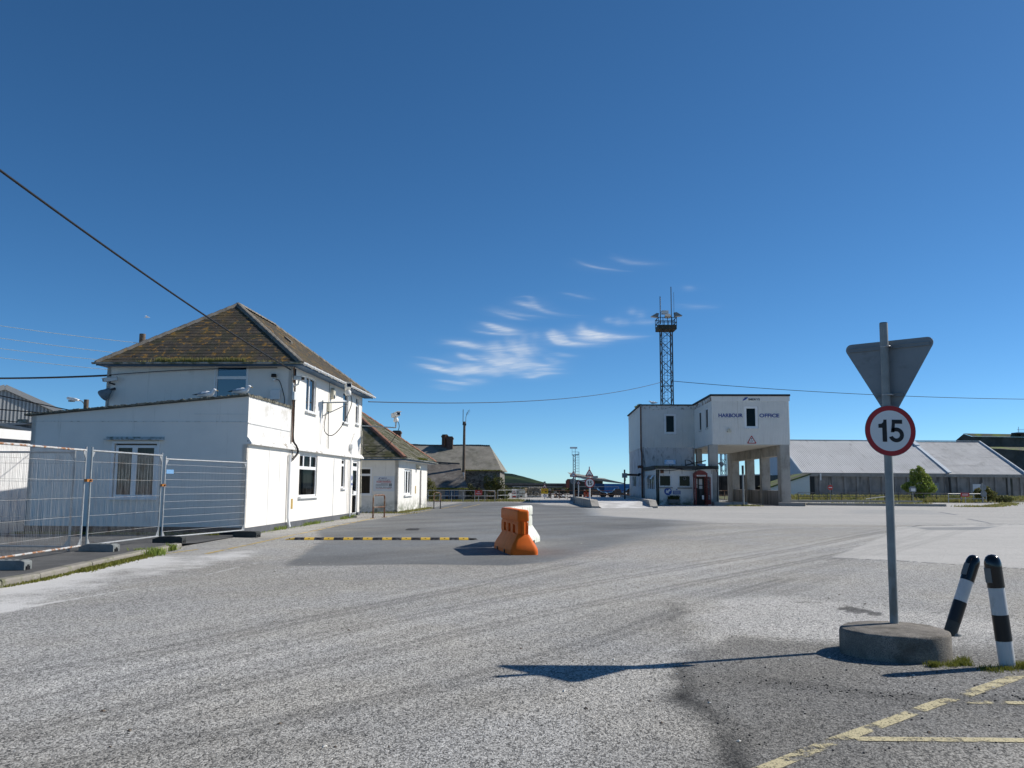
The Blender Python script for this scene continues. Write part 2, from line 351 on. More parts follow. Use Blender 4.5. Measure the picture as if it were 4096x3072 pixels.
def window(parent, T, a0, a1, z0, z1, lights, frame='white_clean', glass='glass', rec=.06, fw=.055, sill=.0, sill_mat=None, curtain=None, surround=0, name='window'):
    """lights: fractional rectangles (a0, a1, z0, z1) of the opening; every light gets bars round it and a pane"""
    mb = MB(T); W, H = a1-a0, z1-z0
    A = lambda f: a0 + f*W
    Z = lambda f: z0 + f*H
    d0, d1 = -rec-.05, -rec
    L = [(A(l[0]), A(l[1]), Z(l[2]), Z(l[3])) for l in lights]
    for x0, x1, y0, y1 in L:
        mb.box(x0, x1, d0, d1, y0, y0+fw); mb.box(x0, x1, d0, d1, y1-fw, y1)
        mb.box(x0, x0+fw, d0, d1, y0+fw, y1-fw); mb.box(x1-fw, x1, d0, d1, y0+fw, y1-fw)
    if surround:
        s_ = surround
        mb.box(a0-s_, a1+s_, 0, .025, z1, z1+s_); mb.box(a0-s_, a1+s_, 0, .025, z0-s_, z0); mb.box(a0-s_, a0, 0, .025, z0, z1); mb.box(a1, a1+s_, 0, .025, z0, z1)
    w = mb.build(name, frame, parent)
    for x0, x1, y0, y1 in L:
        MB(T).add([(x0+fw,d0+.02,y0+fw),(x1-fw,d0+.02,y0+fw),(x1-fw,d0+.02,y1-fw),(x0+fw,d0+.02,y1-fw)], [(0,1,2,3)]).build('pane', glass, w)
    if sill: MB(T).box(a0-sill, a1+sill, -.04, .10, z0-.07, z0-.005).build('sill', sill_mat or frame, w)
    if curtain:
        for c0, c1, cm in curtain:
            n = 24; xs = [A(c0 + (c1-c0)*i/n) for i in range(n+1)]
            pts = [(x, d0-.12+.025*math.sin(i*1.9), z) for z in (z0, z1) for i, x in enumerate(xs)]
            MB(T).add(pts, [(i, i+1, n+2+i, n+1+i) for i in range(n)], True).build('curtain', cm, w)
    return w

def curve(pts, k=6):
    P = [Vector(p) for p in pts]; out = []
    for i in range(len(P)-1):
        a, b, c, e = P[max(i-1,0)], P[i], P[i+1], P[min(i+2,len(P)-1)]
        for j in range(k):
            t = j/k; out.append(.5*((2*b)+(c-a)*t+(2*a-5*b+4*c-e)*t*t+(3*b-a-3*c+e)*t**3))
    return out + [P[-1]]

def sag(p, q, s, n=24):
    p, q = Vector(p), Vector(q)
    return [p.lerp(q, i/n) - Vector((0, 0, s*4*(i/n)*(1-i/n))) for i in range(n+1)]
# ------------------------------------------------------------------ ground
def vnoise(x, y, seed=0):
    xi, yi = np.floor(x).astype(np.int64), np.floor(y).astype(np.int64); fx, fy = x-xi, y-yi
    fx, fy = fx*fx*(3-2*fx), fy*fy*(3-2*fy)
    def h(a, b):
        n = (a*374761393 + b*668265263 + seed*1442695041) & 0xffffffff
        n = ((n ^ (n >> 13)) * 1274126177) & 0xffffffff
        return ((n ^ (n >> 16)) & 0xffff) / 65535.0
    return (h(xi,yi)*(1-fx)+h(xi+1,yi)*fx)*(1-fy) + (h(xi,yi+1)*(1-fx)+h(xi+1,yi+1)*fx)*fy
def fbm(x, y, seed=0, o=4):
    t = 0; a = .5; s = 0
    for i in range(o): t = t + a*vnoise(x, y, seed+i); s += a; x, y, a = x*2.03+7, y*2.03+3, a*.5
    return t/s
def inside(poly, x, y):
    r = np.zeros(x.shape, bool); n = len(poly)
    for i in range(n):
        (x0, y0), (x1, y1) = poly[i], poly[(i+1) % n]
        if y0 == y1: continue
        c = ((y0 > y) != (y1 > y)) & (x < (x1-x0)*(y-y0)/(y1-y0)+x0); r ^= c
    return r
def dist(line, x, y, closed=False):
    d = np.full(x.shape, 1e9); n = len(line)
    for i in range(n if closed else n-1):
        (x0, y0), (x1, y1) = line[i], line[(i+1) % n]; L = (x1-x0)**2+(y1-y0)**2+1e-12
        t = np.clip(((x-x0)*(x1-x0)+(y-y0)*(y1-y0))/L, 0, 1); d = np.minimum(d, np.hypot(x-x0-t*(x1-x0), y-y0-t*(y1-y0)))
    return d
def soft(poly, x, y, w):
    """1 inside, 0 outside, blended over +-w metres"""
    sdist = np.where(inside(poly, x, y), 1, -1)*dist(poly, x, y, True)
    t = np.clip(sdist/(2*w)+.5, 0, 1); return t*t*(3-2*t)
def band(line, x, y, w): return np.exp(-(dist(line, x, y)/w)**2)

DARK = [(-4.07,15.74),(-3.49,15.77),(-1.76,16.16),(-0.03,16.0),(0.87,16.91),(1.92,19.26),(3.8,23.9),(5.76,28.9),(7.28,34.2),(7.39,43.43),(6.24,49.12),(5.06,56.61),(2.59,63.6),(0.21,70.95),(-3.93,69.76),(-5.06,52.29),(-5.39,37.86),(-6.14,33.19),(-6.27,27.53),(-5.0,23.07),(-4.55,19.15)]
NEARDARK = [(2.3,8.6),(1.65,8.1),(1.45,7.48),(1.23,6.64),(1.18,6.09),(1.15,5.53),(1.09,4.89),(1.1,3.0),(9,3.0),(9,8.0),(4.82,8.21),(3.19,8.49)]
BLUEISH = [(2.55,11.48),(2.03,9.74),(1.74,8.46),(3.23,8.51),(4.63,8.94),(5.27,8.97),(5.72,9.72),(5.19,10.2),(4.21,11.34),(3.5,12.0)]
SLAB = [(6.74,18.24),(7.73,17.72),(9.52,16.06),(10.77,14.6),(31.47,27.41),(59.83,51.96),(21.15,35.48),(14.5,32.37),(13.29,29.79),(11.39,26.18),(8.08,20.48)]
PATCH = [(14.86,31.68),(17.74,32.39),(18.92,33.31),(16.37,30.14),(14.47,29.92)]
FARPALE = [(4.08,41.89),(7.07,37.11),(8.68,34.93),(11.56,34.43),(15.2,33.64),(21.15,35.48),(59.83,51.96),(90,85),(39.11,84.0),(23.27,75),(14.54,64.41),(9.94,60),(4.96,54)]
MIDPALE = [(-0.19,80.89),(5.79,110),(7.55,77.39),(5.2,66.03),(2.45,62.33),(2.3,68.84),(1.16,72.32)]
GREYLANE = [(21.38,54.19),(26.62,55.24),(24.12,46.69),(18.0,45.64)]
TYRES = [[(-5,3.4),(-3.33,5.86),(-2.66,7.18),(-1.49,9.29),(-0.02,11.6),(2.32,14.67),(6.39,20.0),(12.07,28.2),(22.65,42.23)],
         [(-2.96,5.15),(-2.08,6.55),(-0.88,8.25),(0.53,10.37),(2.82,13.34),(6.08,17.57),(12.41,25.79)],
         [(-3.6,3.0),(-2.44,4.68),(-1.46,5.57),(-0.36,6.74),(0.89,8.55),(2.85,11.73),(4.49,14.08)],
         [(-3.86,6.65),(-3.24,7.63),(-2.12,9.91),(-0.69,12.58),(1.31,16.74)],
         [(6.56,17.6),(8.93,20.92),(14.56,29.9)], [(8.04,18.84),(11.37,23.64),(17.01,31.76),(30,47)]]
DUST = [(-6.38,9.4),(-7.21,12.25),(-7.38,15.27),(-7.12,17.18),(-6.43,18.37),(-5.53,20.47),(-5.2,17.29),(-5.5,12.89),(-5.9,10)]
WLINE = [(-5.97,9.6),(-5.7,10.81),(-5.4,11.94),(-5.03,13.26),(-4.9,14.99),(-4.72,16.86),(-4.43,19.05)]
CRACKS = [[(14.5,32.37),(15.04,32.25),(15.83,33.32),(18.12,33.6),(20.73,34.77),(34,41)], [(25.51,51.1),(23.77,45.88)], [(21.56,40.62),(19.83,35.52)], [(6.74,18.2),(7.73,17.68),(9.52,16.0)]]

def fan(rows, cols, y0, y1, k):
    t = np.linspace(0, 1, rows); Y = y0*(y1/y0)**t; u = np.linspace(-k, k, cols)
    yy, uu = np.meshgrid(Y, u, indexing='ij'); return uu*yy, yy
gx, gy = fan(560, 760, 2.2, 130, .92)
n1 = fbm(gx*.9, gy*.9, 3, 5); n2 = fbm(gx*2.7, gy*2.7, 11, 4); n3 = fbm(gx*.25, gy*.25, 21, 4); n4 = fbm(gx*9, gy*9, 31, 3)
wx, wy = gx+(n2-.5)*.5+(n4-.5)*.12, gy+(n1-.5)*.5+(n4-.5)*.12       # ragged edges
# sweep coordinate: distance across the turning traffic, so that dust and wear lie in long curved bands
sw = dist(TYRES[1], gx, gy)*np.sign(gx - np.interp(gy, [p[1] for p in TYRES[1]], [p[0] for p in TYRES[1]]))
streak = fbm(sw*1.6 + 40, gy*.09 + gx*.05, 51, 4)
dark = soft(DARK, wx*.5+gx*.5, wy*.35+gy*.65, .15 + np.clip((gx-.8)*.35, 0, 1.2))
near = soft(NEARDARK, wx, wy, .22)
slab = soft(SLAB, gx, gy, .05); patch = soft(PATCH, gx, gy, .1)
far = soft(FARPALE, wx, wy, .8); mid = soft(MIDPALE, gx, gy, .25); lane = soft(GREYLANE, wx, wy, .6)
blue = soft(BLUEISH, wx, wy, .35)
ty = np.zeros(gx.shape)
for i, t in enumerate(TYRES):
    for off, k_ in (((-.11,1),(.11,.9),(.62,.5),(.80,.45),(-.58,.45)) if i < 4 else ((-.11,1),(.11,1))):
        ty = np.maximum(ty, k_*band([(a+off, b) for a, b in t], gx+(n1-.5)*.10, gy, .07)*(.6+.6*(n3-.2)))
dust = soft(DUST, wx, wy, .55)*(.45+.9*(n1-.35)) + .85*band([(-7.2,11.6),(-7.2,14),(-7.25,17.4)], gx, gy, .42)*(.5+.8*n2) + .55*band([(-5.6,8),(-6.3,10.5)], gx, gy, .6)*n1
line = band(WLINE, gx, gy, .03)*np.clip((n2-.30)*6, 0, 1)*np.clip((n1-.28)*7, 0, 1)
crack = np.zeros(gx.shape)
hole = soft([(4.02,10.72),(4.12,10.86),(4.25,10.84),(4.42,10.35),(4.34,10.22),(4.18,10.34),(4.10,10.30)], gx+(n4-.5)*.16, gy+(n4-.5)*.3, .03) + .7*band([(3.72,11.3),(4.0,11.25)], gx, gy+(n4-.5)*.2, .05)
for c in CRACKS: crack = np.maximum(crack, band(c, gx+(n4-.5)*.12, gy+(n4-.5)*.12, .035+.0007*gy))
pale = np.clip(.60*np.exp(-((sw+.95)/1.0)**2) + .25*np.exp(-((sw-2.3)/.8)**2), 0, 1)
# tone: albedo; dustm: white clay; fine: how smooth the surface is
tone = .262 + .10*(streak-.5) + .05*(n3-.5) + .075*pale - .055*np.clip((7.0-gy)/3, 0, 1)
tone = tone*(1-ty*.42)
tone = tone*(1-blue) + (.325 + .06*(n1-.5))*blue
tone = tone*(1-near) + (.125 + .10*np.clip(n1-.42, 0, 1) + .085*np.clip(5.6-gy, 0, 1)*np.clip((gx-1.9)*1.5, 0, 1))*near
tone -= .11*band([(1.42,7.4),(1.33,6.9),(1.28,6.4),(1.30,5.9),(1.30,5.4),(1.27,4.9),(1.25,3.5)], wx*.5+gx*.5, wy, .10)*(.3+n2)
tone -= .06*band([(2.12,11.0),(1.88,10.0),(1.72,9.0),(1.66,8.4)], wx*.5+gx*.5, wy, .13)*(.4+n2)
tone -= .05*band([(2.0,6.75),(2.7,6.4),(3.3,6.25),(4.4,6.3)], wx, wy, .2)*(.5+n4)
dkt = .150 + .085*(streak-.5) + .05*(n1-.5) + .07*(n3-.5)
dkt += .055*band([(1.2,16.9),(2.3,19.3),(4.2,24),(6,29),(7.2,35)], gx, gy, .9)*(.4+n1)
tone = tone*(1-dark) + dkt*dark
tone = tone*(1-far) + (.355 + .07*(fbm(gx*.15, gy*.6, 61, 4)-.5) - .035*lane)*far
tone = tone*(1-mid) + (.40 + .05*(n1-.5))*mid
tone = tone*(1-slab) + (.40 + .05*(fbm(gx*.3, gy*1.4, 71, 4)-.5) - .07*ty)*slab
tone = tone*(1-patch*.40)
tone = tone*(1-crack*.8)*(1-.72*np.clip(hole*(.4+1.1*n2), 0, 1))
dustm = np.clip(dust, 0, .95) + .9*line
dustm += .5*soft(DARK, gx, gy, .3)*np.clip(fbm(sw*2.5, gy*.12, 81, 4)-.60, 0, 1)*2.2
dustm += .45*band([(-3.1,15.5),(-2.4,16.0)], gx, gy, .08) + .5*band([(-4.2,17.9),(-3.5,18.4)], gx, gy, .05)
for l_ in ([(-6.79,29.07),(-4.15,32.15),(-1.06,34.73)], [(-6.68,41.41),(-4.34,43.22),(-0.94,46)], [(-5.36,27.82),(-3.04,30.39)], [(-6,50),(-1,52.5)], [(-0.9,23.4),(0.6,29)]):
    dustm += .35*band(l_, gx, gy+(n2-.5)*.3, .05+.002*gy)*(n1+.2)
dustm += .5*soft([(2.4,60),(5.3,56),(5.3,52),(3,54)], gx, gy, 1.0)*n1
dustm += .5*soft([(5.0,54.6),(9.8,55.6),(10,53),(5,52)], wx, wy, .8)*(n1+.2)
fine = np.clip(dark*.8 + far*.85 + slab + mid, 0, 1)

def ground_mat():
    m, n, l, b = nt('dusty_asphalt')
    pos = n.new('ShaderNodeNewGeometry').outputs['Position']
    at = n.new('ShaderNodeAttribute'); at.attribute_name = 'wear'
    sp = n.new('ShaderNodeSeparateXYZ'); l.new(at.outputs['Vector'], sp.inputs[0])
    tone_, dust_, fine_ = sp.outputs
    mpc = n.new('ShaderNodeMapping'); mpc.inputs['Scale'].default_value = (1, .55, 1); l.new(pos, mpc.inputs['Vector']); posc = mpc.outputs[0]
    v1 = n.new('ShaderNodeTexVoronoi'); v1.inputs['Scale'].default_value = 115; v1.inputs['Randomness'].default_value = 1; l.new(posc, v1.inputs['Vector'])
    v2 = n.new('ShaderNodeTexVoronoi'); v2.inputs['Scale'].default_value = 46; l.new(posc, v2.inputs['Vector'])
    sc = n.new('ShaderNodeSeparateColor'); l.new(v1.outputs['Color'], sc.inputs[0])
    sc2 = n.new('ShaderNodeSeparateColor'); l.new(v2.outputs['Color'], sc2.inputs[0])
    chip = math_(n, l, 'ADD', math_(n, l, 'MULTIPLY', sc.outputs[0], .78), math_(n, l, 'MULTIPLY', sc2.outputs[1], .22))
    gap = smooth(n, l, v1.outputs['Distance'], .95, .55)      # dark binder between the chippings
    chip = math_(n, l, 'MULTIPLY', math_(n, l, 'ADD', math_(n, l, 'MULTIPLY', chip, 1.75), .10), math_(n, l, 'ADD', math_(n, l, 'MULTIPLY', gap, .45), .62))
    amp = math_(n, l, 'SUBTRACT', 1.0, math_(n, l, 'MULTIPLY', fine_, .72))
    k = math_(n, l, 'ADD', math_(n, l, 'MULTIPLY', math_(n, l, 'MULTIPLY', math_(n, l, 'SUBTRACT', chip, .80), 1.3), amp), 1.0)
    patchy = noise(n, l, pos, 1.6, 6, .7)
    k = math_(n, l, 'MULTIPLY', k, math_(n, l, 'ADD', math_(n, l, 'MULTIPLY', patchy, .28), .86))
    val = math_(n, l, 'MULTIPLY', tone_, k)
    tintn = smooth(n, l, noise(n, l, pos, .35, 4), .35, .65)
    warm = mixc(n, l, tintn, (1.05, 1.005, .90), (1.015, 1.0, .95))
    cool = mixc(n, l, tintn, (.95, 1.0, 1.02), (.99, 1.0, .97))
    tint = mixc(n, l, smooth(n, l, fine_, .3, .8), warm, cool)
    tint = mixc(n, l, smooth(n, l, tone_, .26, .36), tint, (1.03, 1.0, .935))
    vm = n.new('ShaderNodeVectorMath'); vm.operation = 'SCALE'; l.new(tint, vm.inputs[0]); l.new(val, vm.inputs['Scale'])
    dn = noise(n, l, pos, 38, 6, .82); dn2 = noise(n, l, pos, 3.5, 5, .7)
    dm = math_(n, l, 'ADD', dust_, math_(n, l, 'MULTIPLY', math_(n, l, 'SUBTRACT', math_(n, l, 'ADD', math_(n, l, 'MULTIPLY', dn, .7), math_(n, l, 'MULTIPLY', dn2, .3)), .5), 2.6))
    dmask = math_(n, l, 'MULTIPLY', smooth(n, l, dm, .38, .85), smooth(n, l, dust_, .02, .22))
    c = mixc(n, l, math_(n, l, 'MULTIPLY', dmask, .92), vm.outputs[0], (.63, .62, .595))
    gr = smooth(n, l, noise(n, l, pos, 75, 2, .6), .70, .76)
    c = mixc(n, l, math_(n, l, 'MULTIPLY', gr, math_(n, l, 'SUBTRACT', 1.0, fine_)), c, (.035, .033, .03))
    l.new(c, b.inputs['Base Color'])
    b.inputs['Roughness'].default_value = .88; b.inputs['Specular IOR Level'].default_value = .28
    bp = n.new('ShaderNodeBump'); bp.inputs['Distance'].default_value = .006
    l.new(math_(n, l, 'ADD', math_(n, l, 'MULTIPLY', amp, .55), .10), bp.inputs['Strength'])
    l.new(math_(n, l, 'ADD', gap, sc.outputs[1]), bp.inputs['Height']); l.new(bp.outputs[0], b.inputs['Normal'])
    return m
M['road'] = ground_mat()
def grid_mesh(name, X, Y, Z, m):
    r, c = X.shape; co = np.stack([X, Y, Z], -1).reshape(-1, 3)
    i = np.arange(r*c).reshape(r, c); q = np.stack([i[:-1,:-1], i[:-1,1:], i[1:,1:], i[1:,:-1]], -1).reshape(-1, 4)
    me = bpy.data.meshes.new(name); me.vertices.add(len(co)); me.vertices.foreach_set('co', co.ravel())
    me.loops.add(q.size); me.loops.foreach_set('vertex_index', q.ravel().astype(np.int32))
    me.polygons.add(len(q)); me.polygons.foreach_set('loop_start', np.arange(0, q.size, 4, dtype=np.int32))
    me.materials.append(m); me.update(calc_edges=True); return me
me = grid_mesh('road_surface', gx, gy, np.zeros(gx.shape), M['road'])
a = me.attributes.new('wear', 'FLOAT_VECTOR', 'POINT'); a.data.foreach_set('vector', np.stack([tone, dustm, fine], -1).astype(np.float32).ravel())
o = struct(bpy.data.objects.new('yard_surface', me)); COL.objects.link(o)
M['ground'] = mat('ground_asphalt_and_clay', (.20, .195, .185), .95, .2, .3, .2, 30)
# the land: one big sheet a few mm below the yard, out to the shore
struct(MB().poly([(-900,-300,-.012),(900,-300,-.012),(900,210,-.012),(-900,210,-.012)]).build('ground', 'ground'))
struct(MB().poly([(-20000,209,-1.2),(20000,209,-1.2),(20000,60000,-1.2),(-20000,60000,-1.2)]).build('sea', 'sea'))

# headland behind the harbour
hx = np.linspace(-330, 40, 150); hy = np.linspace(0, 1, 24)
prof = np.interp(hx, [-330,-200,-90,-40,-7.8,-.6,3.6,9.8,16.5,23,31,40], [6,14,15.5,13.8,11.55,10.6,9.8,8.2,6.3,4.2,1.7,-2])
HX, HV = np.meshgrid(hx, hy, indexing='ij')
HY = 640 + 160*HV; HZ = -2 + (prof[:,None]+2)*np.sin(np.clip(HV*1.25, 0, 1)*math.pi/2)**.8 + (fbm(HX*.12, HY*.08, 5, 4)-.5)*1.1*HV
HX2 = HX*(HY/700)
o = struct(bpy.data.objects.new('hill', grid_mesh('hill', HX2, HY, HZ, M['hill']))); COL.objects.link(o)
for p in o.data.polygons: p.use_smooth = True

# raised footway on the left, its kerb stones one by one
PZ = .11
struct(MB().add([(-30,2,PZ),(-7.5,2,PZ),(-7.42,9.5,PZ),(-7.28,13.2,PZ),(-7.47,16.2,PZ),(-7.62,19.4,PZ),(-7.66,21.0,.03),(-7.55,24.7,.012),(-30,24.7,.012),(-30,19.4,PZ)],
                [(0,1,2,3,4,5,9),(9,5,6,7,8)]).build('pavement', mat('dark_footway_asphalt', (.115,.115,.112), .95, .2, 1.5, .5, 120, grain=.45, gscale=110, stains=[((.24,.23,.21),(1.2,1.2,1.2),.55,.75,.5)])))
KL = [(-7.45,4.0),(-7.38,9.5),(-7.22,13.2),(-7.40,16.2),(-7.55,19.5)]
kerb = bpy.data.objects.new('kerb', None); COL.objects.link(kerb); struct(kerb)
y = 4.0; i = 0
km = MB().prism([(-.075,-.10),(.075,-.10),(.075,.09),(.055,.118),(-.075,.122)], 0, .905, lambda u,v,a: (u,a,v)).mesh('kerbstone', 'kerb')
while y < 19.4:
    x = float(np.interp(y, [p[1] for p in KL], [p[0] for p in KL])); x2 = float(np.interp(y+.915, [p[1] for p in KL], [p[0] for p in KL]))
    inst('kerbstone', km, kerb, (x+random.uniform(-.012,.012), y, random.uniform(-.012,.008)), (random.uniform(-.01,.01), random.uniform(-.03,.03), -math.atan2(x2-x, .915)))
    y += .918

# ------------------------------------------------------------------ painted markings (4 mm sheets, worn through)
def paint_mat(name, col, lo, hi, sc):
    m, n, l, b = nt(name)
    pos = n.new('ShaderNodeNewGeometry').outputs['Position']
    f = smooth(n, l, math_(n, l, 'ADD', math_(n, l, 'MULTIPLY', noise(n, l, pos, 2.6, 3, .5), .5), math_(n, l, 'MULTIPLY', noise(n, l, pos, sc, 7, .8), .5)), lo, hi)
    f2 = smooth(n, l, noise(n, l, pos, 85, 3, .6), .62, .56)
    b.inputs['Base Color'].default_value = (*col, 1); b.inputs['Roughness'].default_value = .8
    tr = n.new('ShaderNodeBsdfTransparent'); mx = n.new('ShaderNodeMixShader')
    l.new(math_(n, l, 'MULTIPLY', f, f2), mx.inputs[0]); l.new(tr.outputs[0], mx.inputs[1]); l.new(b.outputs[0], mx.inputs[2])
    l.new(mx.outputs[0], n['Material Output'].inputs['Surface']); return m
M['paint_yellow'] = paint_mat('worn_yellow_paint', (.52, .455, .27), .452, .515, 9)
M['paint_line'] = paint_mat('worn_yellow_line', (.50, .36, .10), .42, .50, 6)
def ribbon(mb, pts, w, z):
    for i in range(len(pts)-1):
        p, q = Vector(pts[i]), Vector(pts[i+1]); d = (q-p).normalized(); s_ = Vector((-d.y, d.x))*w/2
        mb.poly([(*(p-s_), z), (*(q-s_), z), (*(q+s_), z), (*(p+s_), z)])
mb = MB(); ribbon(mb, [(1.0,4.42),(1.38,4.75),(1.92,5.24),(2.45,5.68),(2.93,6.10),(3.16,6.27)], .10, .004); ribbon(mb, [(3.16,6.27),(4.26,7.17),(5.2,7.95)], .115, .004)
ribbon(mb, [(2.06,5.28),(2.9,5.275),(3.9,5.25)], .085, .0045); ribbon(mb, [(3.18,6.16),(4.0,6.15),(5.0,6.14)], .085, .0045)
struct(mb.build('hatched_box_marking', 'paint_yellow'))
mb = MB()
ribbon(mb, [(-6.42,18.2),(-6.34,21.42),(-6.30,24.38),(-6.18,27.2),(-6.09,31.11),(-5.98,34.99),(-5.91,36.83)], .10, .004)
ribbon(mb, [(-5.75,38.2),(-5.2,41.6),(-4.75,46.5),(-4.6,49.3)], .10, .004); ribbon(mb, [(-4.2,52),(-3.9,56.5),(-3.6,62)], .12, .004)
ribbon(mb, [(-3.0,53),(-2.7,57.5),(-2.3,63)], .12, .004); ribbon(mb, [(-7.3,17.9),(-7.0,19.4)], .09, .004)
struct(mb.build('yellow_edge_line', 'paint_line'))

# ------------------------------------------------------------------ grass, moss, weeds
def blades(mb, n, region, h, w=.006, lean=.5, zf=None):
    for _ in range(n):
        x, y_, z = region(); a = random.uniform(0, 6.28); hh = h*random.uniform(.45, 1.25); ln = random.uniform(0, lean)*hh
        dx, dy = math.cos(a)*w, math.sin(a)*w; b = random.uniform(0, 6.28); ex, ey = math.cos(b)*ln, math.sin(b)*ln
        mb.add([(x-dx,y_-dy,z),(x+dx,y_+dy,z),(x+dx*.6+ex*.45,y_+dy*.6+ey*.45,z+hh*.6),(x-dx*.6+ex*.45,y_-dy*.6+ey*.45,z+hh*.6),(x+ex,y_+ey,z+hh)], [(0,1,2,3),(3,2,4)])
def along(pts, spread):
    P = [Vector(p) for p in pts]; L = [(P[i+1]-P[i]).length for i in range(len(P)-1)]
    def f():
        i = random.choices(range(len(L)), L)[0]; p = P[i].lerp(P[i+1], random.random()); g = random.gauss(0, spread)
        return p.x+g, p.y+random.gauss(0, spread), p.z
    return f
mb = MB()
blades(mb, 2600, along([(-7.28,12.0,0),(-7.15,13.2,0),(-7.28,14.6,0)], .045), .045, .008)
blades(mb, 6500, along([(-7.22,14.4,0),(-7.33,16.2,0),(-7.45,17.8,0)], .085), .06, .009)
blades(mb, 1500, along([(-7.4,6.0,0),(-7.28,9.5,0),(-7.22,12,0)], .05), .05, .008)
stuff(mb.build('kerb_moss', 'moss'))
mb = MB()
for cx, cy, n, sx_, lab in ((-7.42,17.75,420,.13,'larger low green weed clump on the kerb line'),(-7.45,18.95,150,.06,'smaller low green weed clump at the end of the kerb')):
    mb = MB()
    blades(mb, n, lambda: (random.gauss(cx,sx_), random.gauss(cy,sx_*1.5), .02), .13, .016, .9)
    w_ = thing('kerbside_weed', lab, 'weeds', (0,0,0), 0, 'weeds along the kerb'); stuff(mb.build('foliage', 'leaf', w_))
mb = MB()
for pts, n, h in (([(-7.52,27.2,0),(-7.48,28.3,0)], 260, .12), ([(-7.36,30.2,0),(-7.25,32.4,0)], 320, .13), ([(-7.05,35.6,0),(-6.95,38.2,0)], 300, .14), ([(-7.5,25.3,0),(-7.1,34.0,0)], 200, .05)):
    blades(mb, n, along(pts, .07), h, .014, .8)
stuff(mb.build('wall_foot_weeds', 'leaf'))
mb = MB(); blades(mb, 2600, along([(-14,24.35,.02),(-8.3,24.3,.02)], .08), .07, .014)
stuff(mb.build('wall_foot_moss', 'moss'))
mb = MB()
blades(mb, 1300, lambda: (random.gauss(-6.2,.6), random.uniform(43.0,43.35), 0) if random.random() < .15 else along([(-5.72,43.6,0),(-5.2,49,0),(-4.95,52.5,0)], .12)(), .10, .02)
stuff(mb.build('gatehouse_foot_litter', 'grass'))
mb = MB()
for c, s_, n, h in (((3.84,7.45),.04,300,.035), ((3.74,7.42),.04,160,.03), ((3.55,7.36),.025,200,.045), ((3.93,7.60),.03,120,.04), ((4.23,7.36),.045,360,.05), ((3.96,7.24),.05,220,.035), ((4.12,7.26),.03,160,.03), ((4.32,7.32),.04,220,.055), ((4.07,8.32),.03,140,.045), ((3.66,7.40),.05,100,.025)):
    blades(mb, n, (lambda c=c, s_=s_: (random.gauss(c[0],s_), random.gauss(c[1],s_), 0)), h, .0035, .9)
stuff(mb.build('island_foot_grass', 'moss'))
# ------------------------------------------------------------------ white house with flat-fronted annex
HA = (-7.642, 24.6, 0); HR = -math.atan(.05)
H = thing('house', 'white two-storey house with a lichen-covered hipped roof and a lean-to annex beside the fence', 'house', HA, HR)
HM = Matrix.Translation(HA) @ Matrix.Rotation(HR, 4, 'Z')
def hw(x, y, z): return tuple(HM @ Vector((x, y, z)))       # house coordinates -> world
SX = side(0)
holes_lo = [(5.15,7.40,1.02,2.50), (11.05,11.68,1.30,2.49), (13.05,14.12,.05,2.48)]
holes_up = [(5.64,6.90,4.06,5.32), (10.98,11.92,4.05,5.33), (13.30,13.92,4.14,5.33)]
mb = MB(SX); mb.wall(0, 14.55, .16, 2.60, [h for h in holes_lo[:2]] + [(13.05,14.12,.16,2.48)], .14); mb.build('side_wall', 'white', H)
MB(SX).wall(4.0, 14.55, 2.60, 5.50, holes_up, .14).build('upper_side_wall', 'white', H)
MB(front(0)).wall(-6.45, 0, .22, 3.22, [(-3.92,-2.65,1.05,2.60)], .14).build('annex_front_wall', 'white', H)
MB().prism([(-6.45,3.22),(0,3.22),(0,3.99),(-6.45,3.40)], 0, .14, lambda u,v,a: (u,a,v)).build('annex_gable_panel', 'white', H)
MB(front(0)).box(-6.45, 0, 0, .018, 3.235, 3.255).box(-1.6, 0, 0, .012, 3.46, 3.475).build('cover_strip', 'white_dirty', H)
MB(front(0)).box(-6.45, -.0, -.14, .015, 0, .22).build('annex_plinth', 'plinth_black', H)
MB(SX).box(0, 13.05, -.14, .03, -.02, .20).box(14.12, 14.55, -.14, .03, -.02, .20).build('plinth', 'plinth', H)
MB(SX).wall(.15, 4.0, 2.66, 4.0, (), .14).build('annex_parapet', mat('flaking_parapet_paint', (.76,.75,.72), .85, .06, 2, .3, 30, stains=[((.45,.42,.36),(1.2,1.2,2.2),.50,.66,.55),((.30,.28,.22),(5,5,1.2),.58,.72,.5)]), H)
MB(SX).box(0, 3.95, 0, .02, 3.20, 3.225).build('cover_strip', 'white_dirty', H)
# lead-flashed string course with peeling top
mb = MB(SX); mb.prism([(.0,2.60),(.13,2.60),(.13,2.645),(.03,2.79),(0,2.80)], 0, 14.6, lambda u,v,a: (a,u,v)); mb.build('string_course', mat('peeling_string_course', (.78,.77,.74), .8, .05, 3, .5, 40, stains=[((.16,.13,.09),(4,4,9),.54,.64,.85),((.45,.42,.36),(9,9,3),.5,.7,.5)]), H)
for y0_, y1_, d_, z0_ in ((1.95,1.98,.01,.17),(9.78,9.83,.02,.17),(12.05,12.09,.015,.17),(3.0,3.02,.008,1.5)): MB(SX).box(y0_,y1_,0,d_,z0_,2.58).build('cover_strip', 'white_clean', H)
MB(left(-6.45)).wall(0, 14.55, 0, 3.4, (), .14).build('annex_left_wall', 'white', H)
MB(left(-6.45)).wall(4.0, 14.55, 3.4, 5.5, (), .14).build('upper_left_wall', 'white', H)
MB(front(4.0)).wall(-6.45, 0, 2.7, 5.5, [(-2.65,-1.56,4.10,5.44)], .14).build('upper_front_wall', 'white', H)
MB().box(-6.45, 0, 14.41, 14.55, 0, 5.5).build('rear_wall', 'white', H)
